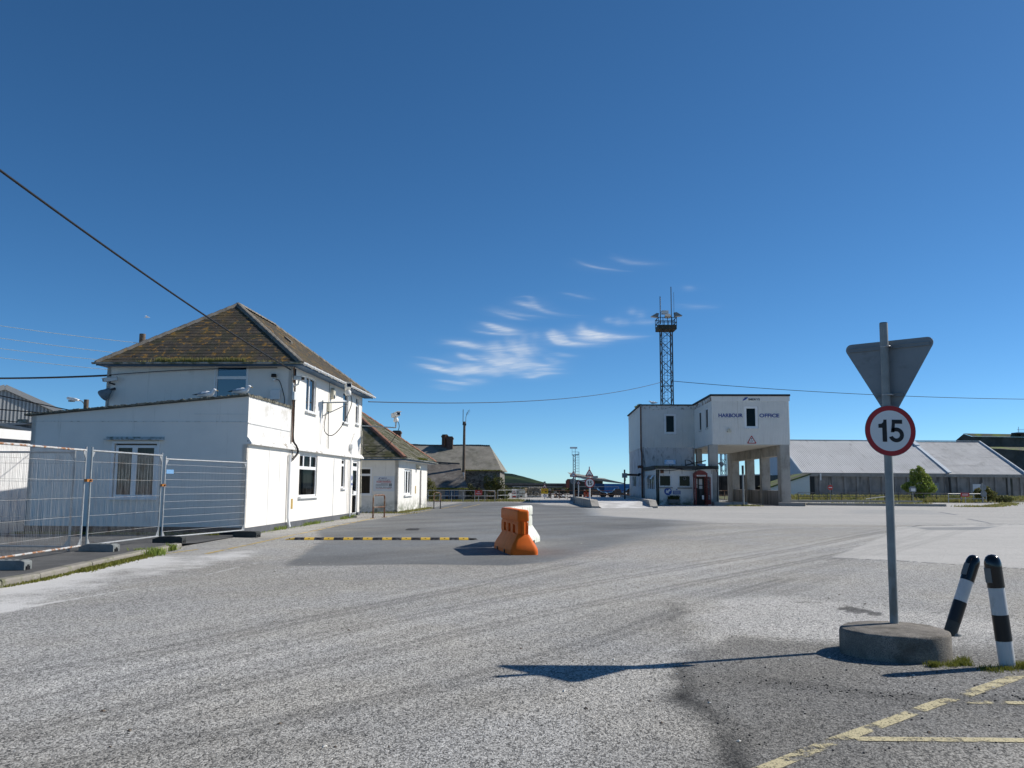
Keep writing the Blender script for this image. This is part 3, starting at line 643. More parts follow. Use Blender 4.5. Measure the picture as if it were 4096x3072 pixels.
MB().box(-6.3,-.15,4.1,14.4,2.62,2.74).box(-6.3,-.15,.15,14.4,.01,.03).box(-6.3,-.15,3.7,3.8,0.03,2.6).build('floor', 'room', H)
MB().box(-6.2,-1.6,7.4,7.5,0.03,2.6).box(-3.4,-.2,8.6,8.7,2.75,5.45).box(-6.2,-.2,12.5,12.6,2.75,5.45).box(-4,-.2,12.5,12.6,.03,2.6).box(-3.4,-3.3,4.2,14,2.75,5.4).build('room_partition', 'room', H)
# annex roof sheet with a mossy, ragged felt edge
MB().add([(-6.62,-.10,3.40),(.02,-.10,4.00),(.02,4,4.00),(-6.62,4,3.40),(-6.62,-.10,3.44),(.02,-.10,4.04),(.02,4,4.04),(-6.62,4,3.44)], [(0,1,2,3),(4,5,6,7),(0,1,5,4),(3,2,6,7),(0,3,7,4),(1,2,6,5)]).build('annex_roof', 'felt', H)
mb = MB()
for i in range(150):
    x = -6.62+6.62*i/150; z = 3.44+.6*i/150; h = random.uniform(.005,.035); mb.box(x, x+.05, -.12+random.uniform(-.02,.01), .0, z-.03, z+h)
for i in range(90):
    y = 4.0*i/90; h = random.uniform(.0,.05); mb.box(-.05, .035+random.uniform(-.01,.02), y, y+.038, 3.985, 4.03+h)
stuff(mb.build('ragged_felt_edge', 'felt_edge', H))
MB().box(-6.86,-6.62,-.05,.08,3.20,3.30).build('gutter_end', 'gutter_green', H)
# windows
TOP2 = lambda m: [(0,.5,0,1),(.5,1,0,1)]
window(H, front(0), -3.92, -2.65, 1.05, 2.60, [(.02,.47,.0,.97),(.47,.98,0,.97)], fw=.075, rec=.03, sill=.08, curtain=[(0,.47,'curtain_beige'),(.47,1,'curtain_beige')], surround=.07, glass='glass_curtained')
MB(front(0)).box(-4.18,-2.45,0,.16,2.70,2.735).box(-4.18,-2.45,0,.02,2.735,2.80).build('window_hood', mat('mossy_window_hood', (.5,.52,.52), .9, .1, 5, .4, stains=[((.13,.14,.09),(8,8,8),.45,.6,.8)]), H)
window(H, front(4.0), -2.65, -1.56, 4.10, 5.44, [(0,1,.70,1),(0,1,0,.70)], glass='glass_sky', rec=.02, fw=.05, surround=.04)
window(H, SX, 5.64, 6.90, 4.06, 5.32, [(0,.44,0,1),(.44,1,0,1)], glass='glass_sky', rec=.05, sill=.07)
window(H, SX, 10.98, 11.92, 4.05, 5.33, [(0,1,.72,1),(0,1,0,.72)], glass='glass_sky', rec=.05, sill=.07)
window(H, SX, 13.30, 13.92, 4.14, 5.33, [(0,1,.72,1),(0,1,0,.72)], rec=.05, sill=.07)
w = window(H, SX, 5.15, 7.40, 1.02, 2.50, [(0,.28,.68,1),(.28,.66,.68,1),(.66,1,.68,1),(0,1,0,.68)], rec=.05, sill=.07, glass='glass_dark', curtain=[(.0,.40,'curtain'),(.55,1,'curtain')])
MB(SX).box(6.45, 7.15, -.13, -.125, 1.10, 1.36).build('notice', 'paper', w)
for k in range(4): MB(SX).box(6.55, 7.05, -.124, -.121, 1.16+.045*k, 1.18+.045*k).build('print_line', 'sign_black', w)
window(H, SX, 11.05, 11.68, 1.30, 2.49, [(0,1,.80,1),(0,1,0,.80)], rec=.05, sill=.06, curtain=[(0,1,'curtain')], glass='glass_dark')
d = window(H, SX, 13.05, 14.12, .10, 2.48, [(0,1,.86,1),(0,1,.40,.86),(0,1,0,.40)], rec=.05, fw=.09, name='door', glass='glass_dark')
MB(SX).box(13.2, 13.24, -.05, .02, 1.0, 1.18).build('handle', 'galv', d)
MB(SX).box(13.0, 14.2, 0, .25, 0, .07).build('doorstep', 'concrete', H)
for y in (1.45, 5.0, 7.9): 
    a = MB(SX)
    for k in range(4): a.box(y, y+.22, .022, .028, .05+.028*k, .066+.028*k)
    a.build('air_brick', 'plinth_black', H)
# main roof: boarding, then every slate
E0, E1, Y0, Y1, ZE = -6.66, .40, 3.60, 14.95, 5.50
CX = -3.22; HW = E1-CX; AP = 8.25; YA, YB = Y0+HW, Y1-HW
roof = MB().add([(E0,Y0,ZE),(E1,Y0,ZE),(E1,Y1,ZE),(E0,Y1,ZE),(CX,YA,AP),(CX,YB,AP)], [(0,1,4),(1,2,5,4),(2,3,5),(3,0,4,5),(3,2,1,0)]).build('roof', 'slate', H)
pitch = math.atan2(AP-ZE, HW); SL = HW/math.cos(pitch); EXPO, SW = .212, .50
sl_me = MB().box(-SW/2+.004, SW/2-.004, 0, EXPO+.07, .0, .009).mesh('slate', 'slate')
rest = MB(); made = 0
def slate_at(face, a, k, wide=SW):
    """a along the eave, k course"""
    global made
    up = EXPO*k; tilt = pitch - .035
    if face == 'front': base = Vector((a, Y0, ZE)); ux = Vector((1,0,0)); uy = Vector((0,math.cos(pitch),math.sin(pitch)))
    else: base = Vector((E1, a, ZE)); ux = Vector((0,1,0)); uy = Vector((-math.cos(pitch),0,math.sin(pitch)))
    nz = ux.cross(uy); p = base + uy*(up-.02) + nz*(.013+random.uniform(0,.004))
    ang = random.gauss(0,.006); u2 = (ux*math.cos(ang)+uy*math.sin(ang)); t2 = (uy*math.cos(.035)-nz*math.sin(.035)*1.0).normalized(); n2_ = u2.cross(t2).normalized()
    mtx = Matrix((u2, t2, n2_)).transposed().to_4x4(); mtx.translation = p
    if wide != SW: mtx = mtx @ Matrix.Diagonal((wide/SW, 1, 1, 1))
    if made < 300:
        o = inst('slate', sl_me, roof); o.matrix_local = mtx; made += 1
    else:
        vs = [mtx @ Vector(c) for c in ((-wide/2,0,0),(wide/2,0,0),(wide/2,EXPO+.07,0),(-wide/2,EXPO+.07,0),(-wide/2,0,.009),(wide/2,0,.009),(wide/2,EXPO+.07,.009),(-wide/2,EXPO+.07,.009))]
        rest.add(vs, [(4,5,6,7),(0,1,5,4),(1,2,6,5),(3,0,4,7)])
NC = int(SL/EXPO)
for face, lo, hi, l2, h2 in (('front', E0, E1, CX, CX), ('side', Y0, Y1, YA, YB)):
    for k in range(NC):
        t0 = k*EXPO/SL; a0 = lo+(l2-lo)*t0; a1 = hi+(h2-hi)*t0; ti = (k+1)*EXPO/SL; b1 = hi+(h2-hi)*min(1,ti); b0 = lo+(l2-lo)*min(1,ti)
        x = lo + (SW/2 if k % 2 else 0)
        while x < hi:
            l_, r_ = max(x, (a0+b0)/2), min(x+SW, (a1+b1)/2)
            if r_-l_ > .08: slate_at(face, (l_+r_)/2, k, r_-l_)
            x += SW
stuff(rest.build('slate_courses', 'slate', roof))
def hips(parent, p, q, m, w=.26, step=.36):
    P, Q = Vector(p), Vector(q); L = (Q-P).length; k = int(L/step); d = (Q-P)/L; sx_ = d.cross(Vector((0,0,1))).normalized(); n_ = sx_.cross(d)
    for i in range(k):
        a = P + d*(L*i/k) + n_*.015; b = P + d*(L*(i+1)/k+.03) + n_*.035; mb_ = MB(); vs = []
        for c in (a, b):
            for j in range(5):
                t = (j-2)/2; vs.append(c + sx_*(w/2*t) + n_*(.055*(1-t*t)-.05*abs(t)**1.0*(abs(t)>.6)))
        mb_.add(vs, [(j,j+1,6+j,5+j) for j in range(4)] + [(4,3,2,1,0)], False); mb_.build('hip_tile', m, parent)
for c, apx in (((E1,Y0,ZE),(CX,YA,AP)), ((E0,Y0,ZE),(CX,YA,AP)), ((E1,Y1,ZE),(CX,YB,AP))): hips(roof, c, apx, 'ridge')
hips(roof, (CX,YA,AP), (CX,YB,AP), 'ridge', .3)
MB().add([(-1.72,8.2,7.15),(-1.45,8.2,6.92),(-1.45,8.5,6.92),(-1.72,8.5,7.15),(-1.69,8.2,7.21),(-1.42,8.2,6.99),(-1.42,8.5,6.99),(-1.69,8.5,7.21)], [(4,5,6,7),(0,1,5,4),(2,3,7,6),(1,2,6,5),(3,0,4,7)]).build('roof_vent', 'ridge', roof)
# soffit, fascia, gutters
MB().box(E0+.02,E1-.02,Y0+.02,4.0,5.42,5.46).box(0,E1-.02,4.0,Y1,5.42,5.46).box(E0+.02,-6.45,4.0,Y1,5.42,5.46).build('soffit', 'blue_paint', H)
MB().box(E0+.02,E1-.02,Y0+.0,Y0+.025,5.40,5.50).box(E1-.025,E1,Y0+.025,Y1,5.40,5.50).build('fascia', 'blue_paint', H)
def gutter(parent, p, q, m, r=.065):
    P, Q = Vector(p), Vector(q); d = (Q-P).normalized(); s_ = d.cross(Vector((0,0,1))).normalized(); vs = []
    for c in (P, Q):
        for j in range(9): t = math.pi*j/8; vs.append(c + s_*(r*math.cos(t)) - Vector((0,0,r*math.sin(t))))
    return MB().add(vs, [(j,j+1,10+j,9+j) for j in range(8)], True).build('gutter', m, parent)
gutter(H, (E0-.08,Y0-.065,5.50), (E1+.05,Y0-.065,5.50), 'gutter_green')
gutter(H, (E1+.065,Y0-.06,5.51), (E1+.065,Y1+.12,5.50), 'gutter_white')
mb = MB()
for i in range(13): mb.box(E1, E1+.14, Y0+.3+i*.88, Y0+.34+i*.88, 5.43, 5.525)
mb.build('gutter_bracket', 'gutter_white', H)
mb = MB(); f1 = lambda: ((random.uniform(-3.9,-1.5) if random.random() < .75 else random.gauss(-4.3,.15)), Y0-.05+random.uniform(-.05,.10), 5.50)
blades(mb, 1500, f1, .16, .012, .6); blades(mb, 250, lambda: (random.uniform(-5.2,-.2), Y0-.04+random.uniform(-.04,.08), 5.5), .09, .012, .6)
o = stuff(mb.build('gutter_grass', 'grass', H))
# pipes on the side wall
MB().tube([(.07,3.82,2.42),(.07,3.82,.35),(.14,3.80,.05)], .045, 10).build('downpipe', 'gutter_white', H)
MB().tube([(.07,12.35,3.0),(.07,12.38,.05)], .04, 10).build('downpipe', 'gutter_white', H)
MB().box(0,.16,12.22,12.48,2.98,3.16).tube([(.06,12.4,3.14),(.06,13.1,3.72)], .025, 8).build('rainwater_hopper', 'gutter_white', H)
MB().tube([(.05,14.5,3.9),(.05,14.5,2.3),(.06,14.52,.4)], .018, 6).build('conduit', 'cctv_cream', H)
MB(SX).box(4.32,4.50,0,.012,.62,.96).build('notice_plate', 'yellow_tag', H)
dsn = MB(SX).box(12.62,13.0,.012,.02,1.30,1.90).build('door_sign', 'sign_white', H)
MB(SX).prism([(12.81+.13*math.cos(t),1.72+.11*math.sin(t)) for t in np.linspace(0,6.28,13)[:-1]], .02, .024, lambda u,v,a_: (u,a_,v)).build('print_mark', 'letter_blue', dsn)
MB(SX).box(12.66,12.96,.02,.024,1.40,1.50).build('print_line', 'letter_blue', dsn)

# things fixed to the house: each its own
def at_house(name, label, cat, group=None): return thing(name, label, cat, HA, HR, group)
c = at_house('cable_run', 'thick black cable bundle dropping down the house corner into the string course', 'cable')
MB().tube(curve([(.05,4.13,5.35),(.06,4.10,4.5),(.05,4.13,3.6),(.06,4.13,2.95),(.16,4.22,2.72),(.19,4.28,2.52),(.12,4.1,2.33),(.06,3.9,2.2)]), .035, 8).build('cable', 'cable', c)
MB().tube([(.04,4.05,5.4),(.04,4.03,4.4),(.05,4.06,3.2),(.05,4.05,2.85)], .016, 6).build('cable', 'rust', c)
mb = MB()
for k in range(5): mb.tube([(.05,4.02+.02*k,2.62),(.12,3.82+.05*k,2.55-.05*k),(.10,4.06+.03*k,2.42-.04*k),(.05,3.9,2.3)], .009, 5)
mb.build('cable_tangle', 'cable', c)
def ptz(label, base, arm, yaw, group='weatherproof security cameras on wall brackets', brace=True):
    """box camera on a bracket: base = wall point, arm = end of arm, house coordinates"""
    t = at_house('security_camera', label, 'camera', group); B, A_ = Vector(base), Vector(arm)
    MB().bar(B, A_, .055, .05).build('bracket_arm', 'galv', t)
    if brace: MB().tube([B+Vector((0,0,-.52)), A_+Vector((-.02,0,-.08))], .018, 6).build('brace', 'galv', t); MB().box(B.x-.02,B.x+.012,B.y-.06,B.y+.06,B.z-.6,B.z+.1).build('wall_plate', 'galv', t)
    MB().tube([A_, A_+Vector((0,0,.26))], .035, 10).build('post', 'galv', t)
    MB().lathe([(.0,.0),(.10,.0),(.12,.04),(.115,.16),(.07,.21),(0,.21)], 14, A_+Vector((0,0,.26))).build('pan_head', 'cctv', t)
    m3 = Matrix.Translation(A_+Vector((0,0,.60))) @ Matrix.Rotation(yaw, 4, 'Z') @ Matrix.Rotation(R(-8), 4, 'Y')
    T = lambda a, b, c_: tuple(m3 @ Vector((a, b, c_)))
    MB(T).box(-.30,.24,-.095,.095,-.085,.085).build('housing', 'cctv', t, bevel=.012)
    MB(T).box(-.32,.34,-.11,.11,.088,.10).build('sun_shield', 'cctv', t)
    MB(T).box(.241,.246,-.075,.075,-.06,.06).build('lens_window', 'lens', t)
    e = A_+Vector((.03,.03,.42)); MB().tube(curve([e, e+Vector((.10,.05,-.45)), e.lerp(B,.25)+Vector((.05,0,-1.15)), e.lerp(B,.62)+Vector((.02,0,-1.42)), e.lerp(B,.9)+Vector((0,0,-1.1)), B+Vector((.03,.45,-.35))]), .016, 6).build('lead', 'cable', t)
    return t
ptz('large white security camera on a braced arm over the first-floor side windows', (0,7.84,4.55), (.95,7.95,4.58), R(-68))
ptz('white security camera on a long arm at the far corner, seen against the sky', (0,14.4,4.12), (1.55,14.75,4.05), R(-50), brace=False)
def bullet(label, p, dirn, T0=None):
    t = at_house('security_camera', label, 'camera', 'weatherproof security cameras on wall brackets'); P = Vector(p); D_ = Vector(dirn).normalized()
    MB().bar(P, P+D_*.42, .13, .12).build('housing', 'cctv', t, bevel=.01)
    MB().bar(P+Vector((0,0,.072)), P+D_*.50+Vector((0,0,.072)), .15, .012).build('sun_shield', 'cctv', t)
    MB().bar(P+D_*.42, P+D_*.46, .10, .09).build('lens_window', 'lens', t); return t
t = bullet('small white security camera at the near corner under the eaves, beside the cable bundle', (.08,4.02,5.02), (.75,-.55,-.10))
MB().tube([(.0,4.05,4.75),(.22,3.95,4.80),(.26,3.9,4.94)], .03, 8).build('bracket', 'cctv', t); MB().box(0,.05,3.98,4.1,4.55,4.86).build('wall_plate', 'cctv', t)
t = bullet('white box camera pointing left from the far left corner under the eaves', (-6.02,3.88,4.98), (-.92,-.25,-.14))
MB().tube([(-6.15,3.98,4.80),(-6.25,3.8,4.84),(-6.2,3.82,4.93)], .03, 8).build('bracket', 'steel_dark', t)
t = at_house('floodlight', 'grey round floodlight hanging below the left corner camera', 'floodlight')
m3 = Matrix.Rotation(R(-128), 3, 'Y')
MB().lathe([(0,-.16),(.09,-.15),(.13,-.02),(.19,.10),(.205,.16),(.20,.19),(0,.185)], 18, (-6.32,3.80,4.50), m3).build('lamp_body', 'sign_grey', t)
MB().bar((-6.13,3.99,4.66),(-6.25,3.82,4.58),.05,.08).build('bracket', 'steel_dark', t)
t = at_house('pir_sensor', 'small black movement sensor above the grey junction box on the shaded wall', 'sensor')
MB().lathe([(0,.0),(.09,.0),(.085,.10),(.0,.11)], 12, (-.62,3.92,5.05)).build('hood', 'black', t); MB().ball((-.60,3.9,4.95), .06).build('eye', 'cctv', t); MB().tube(curve([(-.6,3.95,4.98),(-.42,3.9,4.92),(-.30,3.92,4.6),(-.22,3.93,4.25),(-.3,3.93,4.04),(-.52,3.93,4.05),(-.62,3.95,4.3)]), .014, 6).build('lead', 'cable', t)
t = at_house('junction_box', 'grey junction box on the shaded wall beside the house corner', 'junction box', 'boxes fixed to the house'); MB().box(-.72,-.38,3.88,4.0,4.28,4.62).build('casing', 'sign_white', t, bevel=.015)
t = at_house('junction_box', 'small white junction box on the sunlit corner below the corner camera', 'junction box', 'boxes fixed to the house'); MB().box(0,.10,3.98,4.28,4.28,4.56).build('casing', 'cctv', t, bevel=.012)
t = at_house('junction_box', 'cream junction box behind the arm of the large braced camera', 'junction box', 'boxes fixed to the house'); MB().box(0,.10,8.45,8.85,4.28,4.62).build('casing', 'cctv_cream', t, bevel=.012)
MB().tube([(.05,8.55,4.28),(.05,8.6,3.4),(.06,8.62,2.82)], .014, 6).build('lead', 'cable', t); MB().tube([(.03,8.66,5.42),(.03,8.62,4.62)], .01, 5).build('lead', 'cable', t)
t = at_house('alarm_box', 'cream angular alarm box between the side window and the big camera', 'alarm box'); MB().prism([(8.90,4.86),(9.02,4.80),(9.18,4.90),(9.22,5.16),(9.06,5.26),(8.92,5.18)], 0, .14, lambda u,v,a: (a,u,v)).build('casing', 'cctv_cream', t, bevel=.01)
MB().prism([(8.92,4.86),(9.02,4.81),(9.12,4.87),(9.1,4.95),(8.95,4.97)], .141, .15, lambda u,v,a: (a,u,v)).build('sounder', 'black', t)

# gulls
def gull(label, p, yaw, s=1.0, T=None):
    t = thing('gull', label, 'gull', p, yaw, 'gulls about the harbour'); t.scale = (s, s, s)
    MB().tube([(-.26,0,.05),(-.20,0,.075),(-.10,0,.095),(.03,0,.10),(.12,0,.105),(.165,0,.14),(.185,0,.185),(.21,0,.21),(.24,0,.205),(.262,0,.197)], [.012,.035,.07,.088,.07,.048,.042,.047,.035,.012], 12).build('body', 'gull_white', t)
    for sgn in (-1, 1):
        MB().add([(.10,sgn*.062,.15),(.03,sgn*.10,.10),(-.12,sgn*.082,.085),(-.30,sgn*.035,.075),(-.16,sgn*.03,.145),(.0,sgn*.04,.18)], [(0,1,5),(1,2,4,5),(2,3,4)], True).build('wing', 'gull_grey', t)
        MB().add([(-.20,sgn*.06,.085),(-.38,sgn*.02,.075),(-.22,sgn*.03,.115)], [(0,1,2)]).build('wing_tip', 'gull_dark', t)
        MB().ball((.225,sgn*.036,.215), .008, 8).build('eye', 'gull_dark', t)
        MB().tube([(.0,sgn*.03,.04),(.01,sgn*.03,-.02),(.05,sgn*.03,-.025)], .007, 5).build('leg', 'beak', t)
    MB().tube([(.255,0,.198),(.30,0,.19),(.318,0,.178)], [.013,.009,.002], 8).build('bill', 'beak', t); return t
gull('white and grey gull sitting left on the annex roof edge', hw(-1.32,.10,3.945), HR+.05, 1.12)
gull('white gull sitting by the corner of the annex roof, below the blue window', hw(-.28,.10,4.045), HR-.05, 1.12)

# ------------------------------------------------------------------ gatehouse
GA = (-5.80, 43.71, 0); GR = -math.atan(.08)
g = thing('gatehouse', 'low white gatehouse with a mossy hipped slate roof behind the house', 'gatehouse', GA, GR)
MB(side(0)).wall(0, 8.4, 0, 2.68, [(1.58,3.58,.88,2.26),(5.98,6.5,.04,2.26)], .16).build('side_wall', 'white_algae', g)
MB(front(0)).wall(-8.6, 0, 0, 2.68, [(-2.75,-1.40,.93,2.27)], .16).build('front_wall', 'white_algae', g)
MB().box(-8.6,-8.44,.16,8.24,0,2.68).box(-8.6,0,8.24,8.4,0,2.68).box(-8.4,-.2,.2,8.2,.0,.02).box(-8.4,-1.2,4.4,4.5,.02,2.6).build('rear_wall', 'white', g)
window(g, front(0), -2.75, -1.40, .93, 2.27, [(0,1,.74,1),(0,1,0,.74)], curtain=[(0,1,'curtain_beige')], rec=.03, sill=.06, glass='glass_dark', surround=.05)
window(g, side(0), 1.58, 3.58, .88, 2.26, [(0,.33,0,1),(.33,.67,0,1),(.67,1,0,1)], rec=.08, sill=.07, fw=.11, glass='glass_dark')
MB(side(0)).box(5.98,6.5,-.14,-.10,.04,2.26).build('door', 'curtain_beige', g)
b = MB(front(0)).box(-1.27,-.17,.005,.02,1.09,1.86).build('notice_board', mat('pale_notice_board', (.62,.66,.70), .5, .03, 3), g)
F0 = front(0)
text('lettering', 'IMERYS', b, F0, -.86, -.58, 1.725, 1.785, .021, 'letter_blue', .01)
MB(F0).prism([(-.95+.05*math.cos(t)*1.0+.02*math.sin(t), 1.755+.035*math.sin(t)+.02*math.cos(t)) for t in np.linspace(0,6.28,15)[:-1]], .02, .024, lambda u,v,a: (u,a,v)).build('emblem', 'letter_blue', b)
text('lettering', 'Location: Ports & Logistics', b, F0, -1.03, -.41, 1.635, 1.69, .021, 'sign_black', .01)
text('lettering', 'SITE SAFETY PERFORMANCE', b, F0, -1.10, -.35, 1.54, 1.60, .021, 'sign_red_faded', .02)
MB(F0).box(-1.11,-.34,.02,.023,1.61,1.617).box(-1.11,-.34,.02,.023,1.515,1.522).build('rule', 'sign_red_faded', b)
for x0, z in ((-.87,1.47),(-1.14,1.425),(-1.14,1.38)): MB(F0).box(x0,-.50,.02,.023,z,z+.014).build('print_line', 'sign_black', b)
MB(F0).box(-.46,-.30,.02,.023,1.35,1.49).build('table_panel', 'sign_grey', b)
text('lettering', 'DON\'T WALK BY - REPORT ALL HAZARDS', b, F0, -1.14, -.30, 1.275, 1.32, .021, 'sign_black', .01)
text('lettering', 'No serious injury due to our working here', b, F0, -1.12, -.33, 1.205, 1.25, .021, 'sign_red_faded', .01)
gx0, gx1, gy0, gy1, gz, ga = -9.0, .42, -.42, 8.85, 2.80, 6.2
gc = ((gx0+gx1)/2, (gy0+gy1)/2)
gr_ = MB().add([(gx0,gy0,gz),(gx1,gy0,gz),(gx1,gy1,gz),(gx0,gy1,gz),(gc[0],gc[1]-.2,ga),(gc[0],gc[1]+.2,ga)], [(0,1,4),(1,2,5,4),(2,3,5),(3,0,4,5),(3,2,1,0)]).build('roof', 'moss_slate', g)
# slates of the two slopes in view
ms = MB().box(-.225,.225,0,.30,0,.02).mesh('slate', 'moss_slate'); cnt = 0; rest2 = MB()
for fc in ('side', 'front'):
    run = (gx1-gx0)/2; pt = math.atan2(ga-gz, run); SLg = run/math.cos(pt); n_c = int(SLg/.25)
    for k in range(n_c):
        t0 = (k+.5)/n_c; lo, hi = (gy0, gy1) if fc == 'side' else (gx0, gx1); md = (lo+hi)/2; a0 = lo+(md-lo)*t0; a1 = hi+(md-hi)*t0
        if fc == 'front': a0 = max(a0, -4.0)
        x = a0 + (.22 if k % 2 else 0)*0
        nn = max(1, int((a1-a0)/.45)); wd = (a1-a0)/nn
        for i in range(nn):
            a_ = a0+wd*(i+.5); up = k*.25
            if fc == 'front': bs = Vector((a_, gy0, gz)); ux = Vector((1,0,0)); uy = Vector((0,math.cos(pt),math.sin(pt)))
            else: bs = Vector((gx1, a_, gz)); ux = Vector((0,1,0)); uy = Vector((-math.cos(pt),0,math.sin(pt)))
            nz = ux.cross(uy); mt = Matrix((ux,uy,nz)).transposed().to_4x4(); mt.translation = bs+uy*up+nz*random.uniform(.008,.03)
            mt = mt @ Matrix.Rotation(-.05, 4, 'X') @ Matrix.Diagonal((wd/.455,1,1,1))
            if cnt < 300: o = inst('slate', ms, gr_); o.matrix_local = mt; cnt += 1
            else: rest2.add([mt @ Vector(q) for q in ((-.225,0,.02),(.225,0,.02),(.225,.3,.02),(-.225,.3,.02),(-.225,0,0),(.225,0,0))], [(0,1,2,3),(4,5,1,0)])
stuff(rest2.build('slate_courses', 'moss_slate', gr_))
hips(gr_, (gx1,gy0,gz+.02), (gc[0],gc[1]-.2,ga+.02), 'ridge_red', .32, .4); hips(gr_, (gx1,gy1,gz+.02), (gc[0],gc[1]+.2,ga+.02), 'ridge_red', .32, .4)
MB().box(gx0,gx1,gy0,gy0+.03,2.66,2.80).box(gx1-.03,gx1,gy0+.03,gy1,2.66,2.80).build('fascia', 'blue_paint', g)
MB().box(gx0,gx1,gy0+.03,0,2.66,2.69).box(0,gx1-.03,0,gy1,2.66,2.69).build('soffit', 'white_dirty', g)
gutter(g, (gx0,gy0-.065,2.79), (gx1+.1,gy0-.065,2.79), 'gutter_green'); gutter(g, (gx1+.065,gy0,2.79), (gx1+.065,gy1+.3,2.76), 'gutter_green')
mb = MB(); blades(mb, 500, lambda: (gx1+random.uniform(-.1,.1), random.uniform(3.2,5.6), 2.82), .10, .03, .8); stuff(mb.build('roof_moss', 'moss', g))
MB(side(0)).box(4.62,4.80,0,.02,.94,1.36).build('notice_plate', 'yellow_tag', g)
t = thing('bulkhead_light', 'small cream wall light under the gatehouse eaves', 'wall light', GA, GR); MB(side(0)).box(4.75,5.05,0,.22,2.34,2.56).build('casing', 'cctv_cream', t, bevel=.03); MB(side(0)).box(4.78,5.02,.05,.23,2.30,2.34).build('diffuser', 'lens', t)

# two-rail hoops guarding the footway
def hoop(label, x, y, h, w, ms_, rot):
    t = thing('hoop_barrier', label, 'hoop barrier', (x, y, 0), rot, 'hoop barriers beside the yellow line')
    MB().tube([(-w/2,0,0),(-w/2,0,h*.5)], .035, 8).build('leg', ms_[0], t); MB().tube([(w/2,0,0),(w/2,0,h*.5)], .035, 8).build('leg', ms_[0], t)
    MB().tube([(-w/2,0,h*.5),(-w/2,0,h-.07),(-w/2+.07,0,h),(w/2-.07,0,h),(w/2,0,h-.07),(w/2,0,h*.5)], .036, 8).build('hoop', ms_[1], t)
    MB().tube([(-w/2,0,h*.47),(w/2,0,h*.47)], .028, 8).build('rail', ms_[2], t)
    MB().box(-w/2-.09,-w/2+.09,-.09,.09,0,.012).box(w/2-.09,w/2+.09,-.09,.09,0,.012).build('foot_plate', 'rust', t); return t
hoop('rusty hoop barrier with flaking paint in front of the gatehouse board', -5.78, 37.5, .98, .95, ('rust','rust_paint','rust_paint'), R(68))
hoop('narrow black and cream hoop barrier past the gatehouse corner', -4.45, 51.6, .95, .42, ('steel_dark','rust_paint','rust_paint'), R(25))
# ------------------------------------------------------------------ mesh fence panels on block feet
def fence_panel(label, p, q, ztop, zb, tube='galv_bright', rail='galv_bright', nh=10, wires='wire', tilt=0.0):
    P, Q = Vector((*p, 0)), Vector((*q, 0)); L = (Q-P).length; t = thing('mesh_fence', label, 'mesh fence', P, math.atan2(Q.y-P.y, Q.x-P.x), 'mesh fence panels in front of the annex')
    t.rotation_euler.x = tilt; h = ztop-zb
    for x in (0, L): MB().tube([(x,0,zb-.09),(x,0,ztop+.04)], .021, 10).build('post', tube, t)
    MB().tube([(.0,0,ztop-.03),(L,0,ztop-.03)], .021, 10).build('rail', rail, t); MB().tube([(0,0,zb+.05),(L,0,zb+.05)], .021, 10).build('rail', rail, t)
    for k in range(nh):
        z = zb+.10+(h-.18)*(k+.5)/nh; MB().tube([(0,-.004,z),(L*.3,.006*math.sin(k*2.1)-.004,z+.008*math.sin(k*5)),(L*.7,.008*math.sin(k*1.3),z-.006*math.sin(k*3)),(L,-.004,z)], .0035 if nh < 9 else .0045, 5).build('wire', wires if nh < 9 else 'galv_bright', t)
    mb = MB(); n = int(L/.038)
    for i in range(1, n):
        x = L*i/n; b = random.gauss(0,.006); r = .0021
        mb.tube([(x,.004,zb+.05),(x+b,.010*math.sin(i),zb+h*.4),(x-b,.008*math.cos(i*1.7),zb+h*.75),(x,.004,ztop-.03)], r, 4, False)
    stuff(mb.build('wire_mesh', wires, t))
    for x, s_ in ((0,1),(L,-1)):
        for z, s2 in ((ztop-.03,-1),(zb+.05,1)): MB().add([(x,-.006,z),(x+s_*.13,-.006,z),(x,-.006,z+s2*.19),(x,.006,z),(x+s_*.13,.006,z),(x,.006,z+s2*.19)], [(0,1,2),(3,5,4),(1,2,5,4)]).build('gusset', 'galv_bright', t)
    return t
f1 = fence_panel('rust-streaked mesh fence panel at the left edge of the yard, nearest of the row', (-8.62,13.75), (-8.66,17.35), 2.16, .16, 'galv_bright', 'rusty_rail', 5)
f2 = fence_panel('grey mesh fence panel in front of the annex window', (-8.62,17.52), (-8.42,20.55), 2.16, .16, 'galv', 'galv_bright', 5)
f3 = fence_panel('newest mesh fence panel with bright horizontal wires, ending by the annex corner', (-8.40,20.72), (-7.50,24.15), 2.08, .12, 'galv_bright', 'galv_bright', 10)
MB().box(.04,.32,-.012,-.008,1.70,1.80).build('maker_plate', 'sign_pale_blue', f3)
fence_panel('dull grey mesh fence panel turned back behind the row towards the left', (-12.4,17.6), (-8.92,17.42), 2.12, .14, 'galv', 'galv', 5)
def clip(label, p):
    t = thing('rusty_coupler', label, 'coupler', p, 0, 'rusty couplers joining fence panels')
    MB().box(-.03,.03,-.11,.11,-.028,.028).build('band', mat('orange_rust_clip', (.38,.15,.03), .7, .2, 9), t); MB().tube([(.03,0,0),(.07,0,0)], .02, 8).build('bolt', 'rust', t)
clip('rusty coupler between the rust-streaked panel and the grey panel', (-8.62,17.44,1.52)); clip('rusty coupler between the grey panel and the bright newest panel', (-8.40,20.64,1.42))
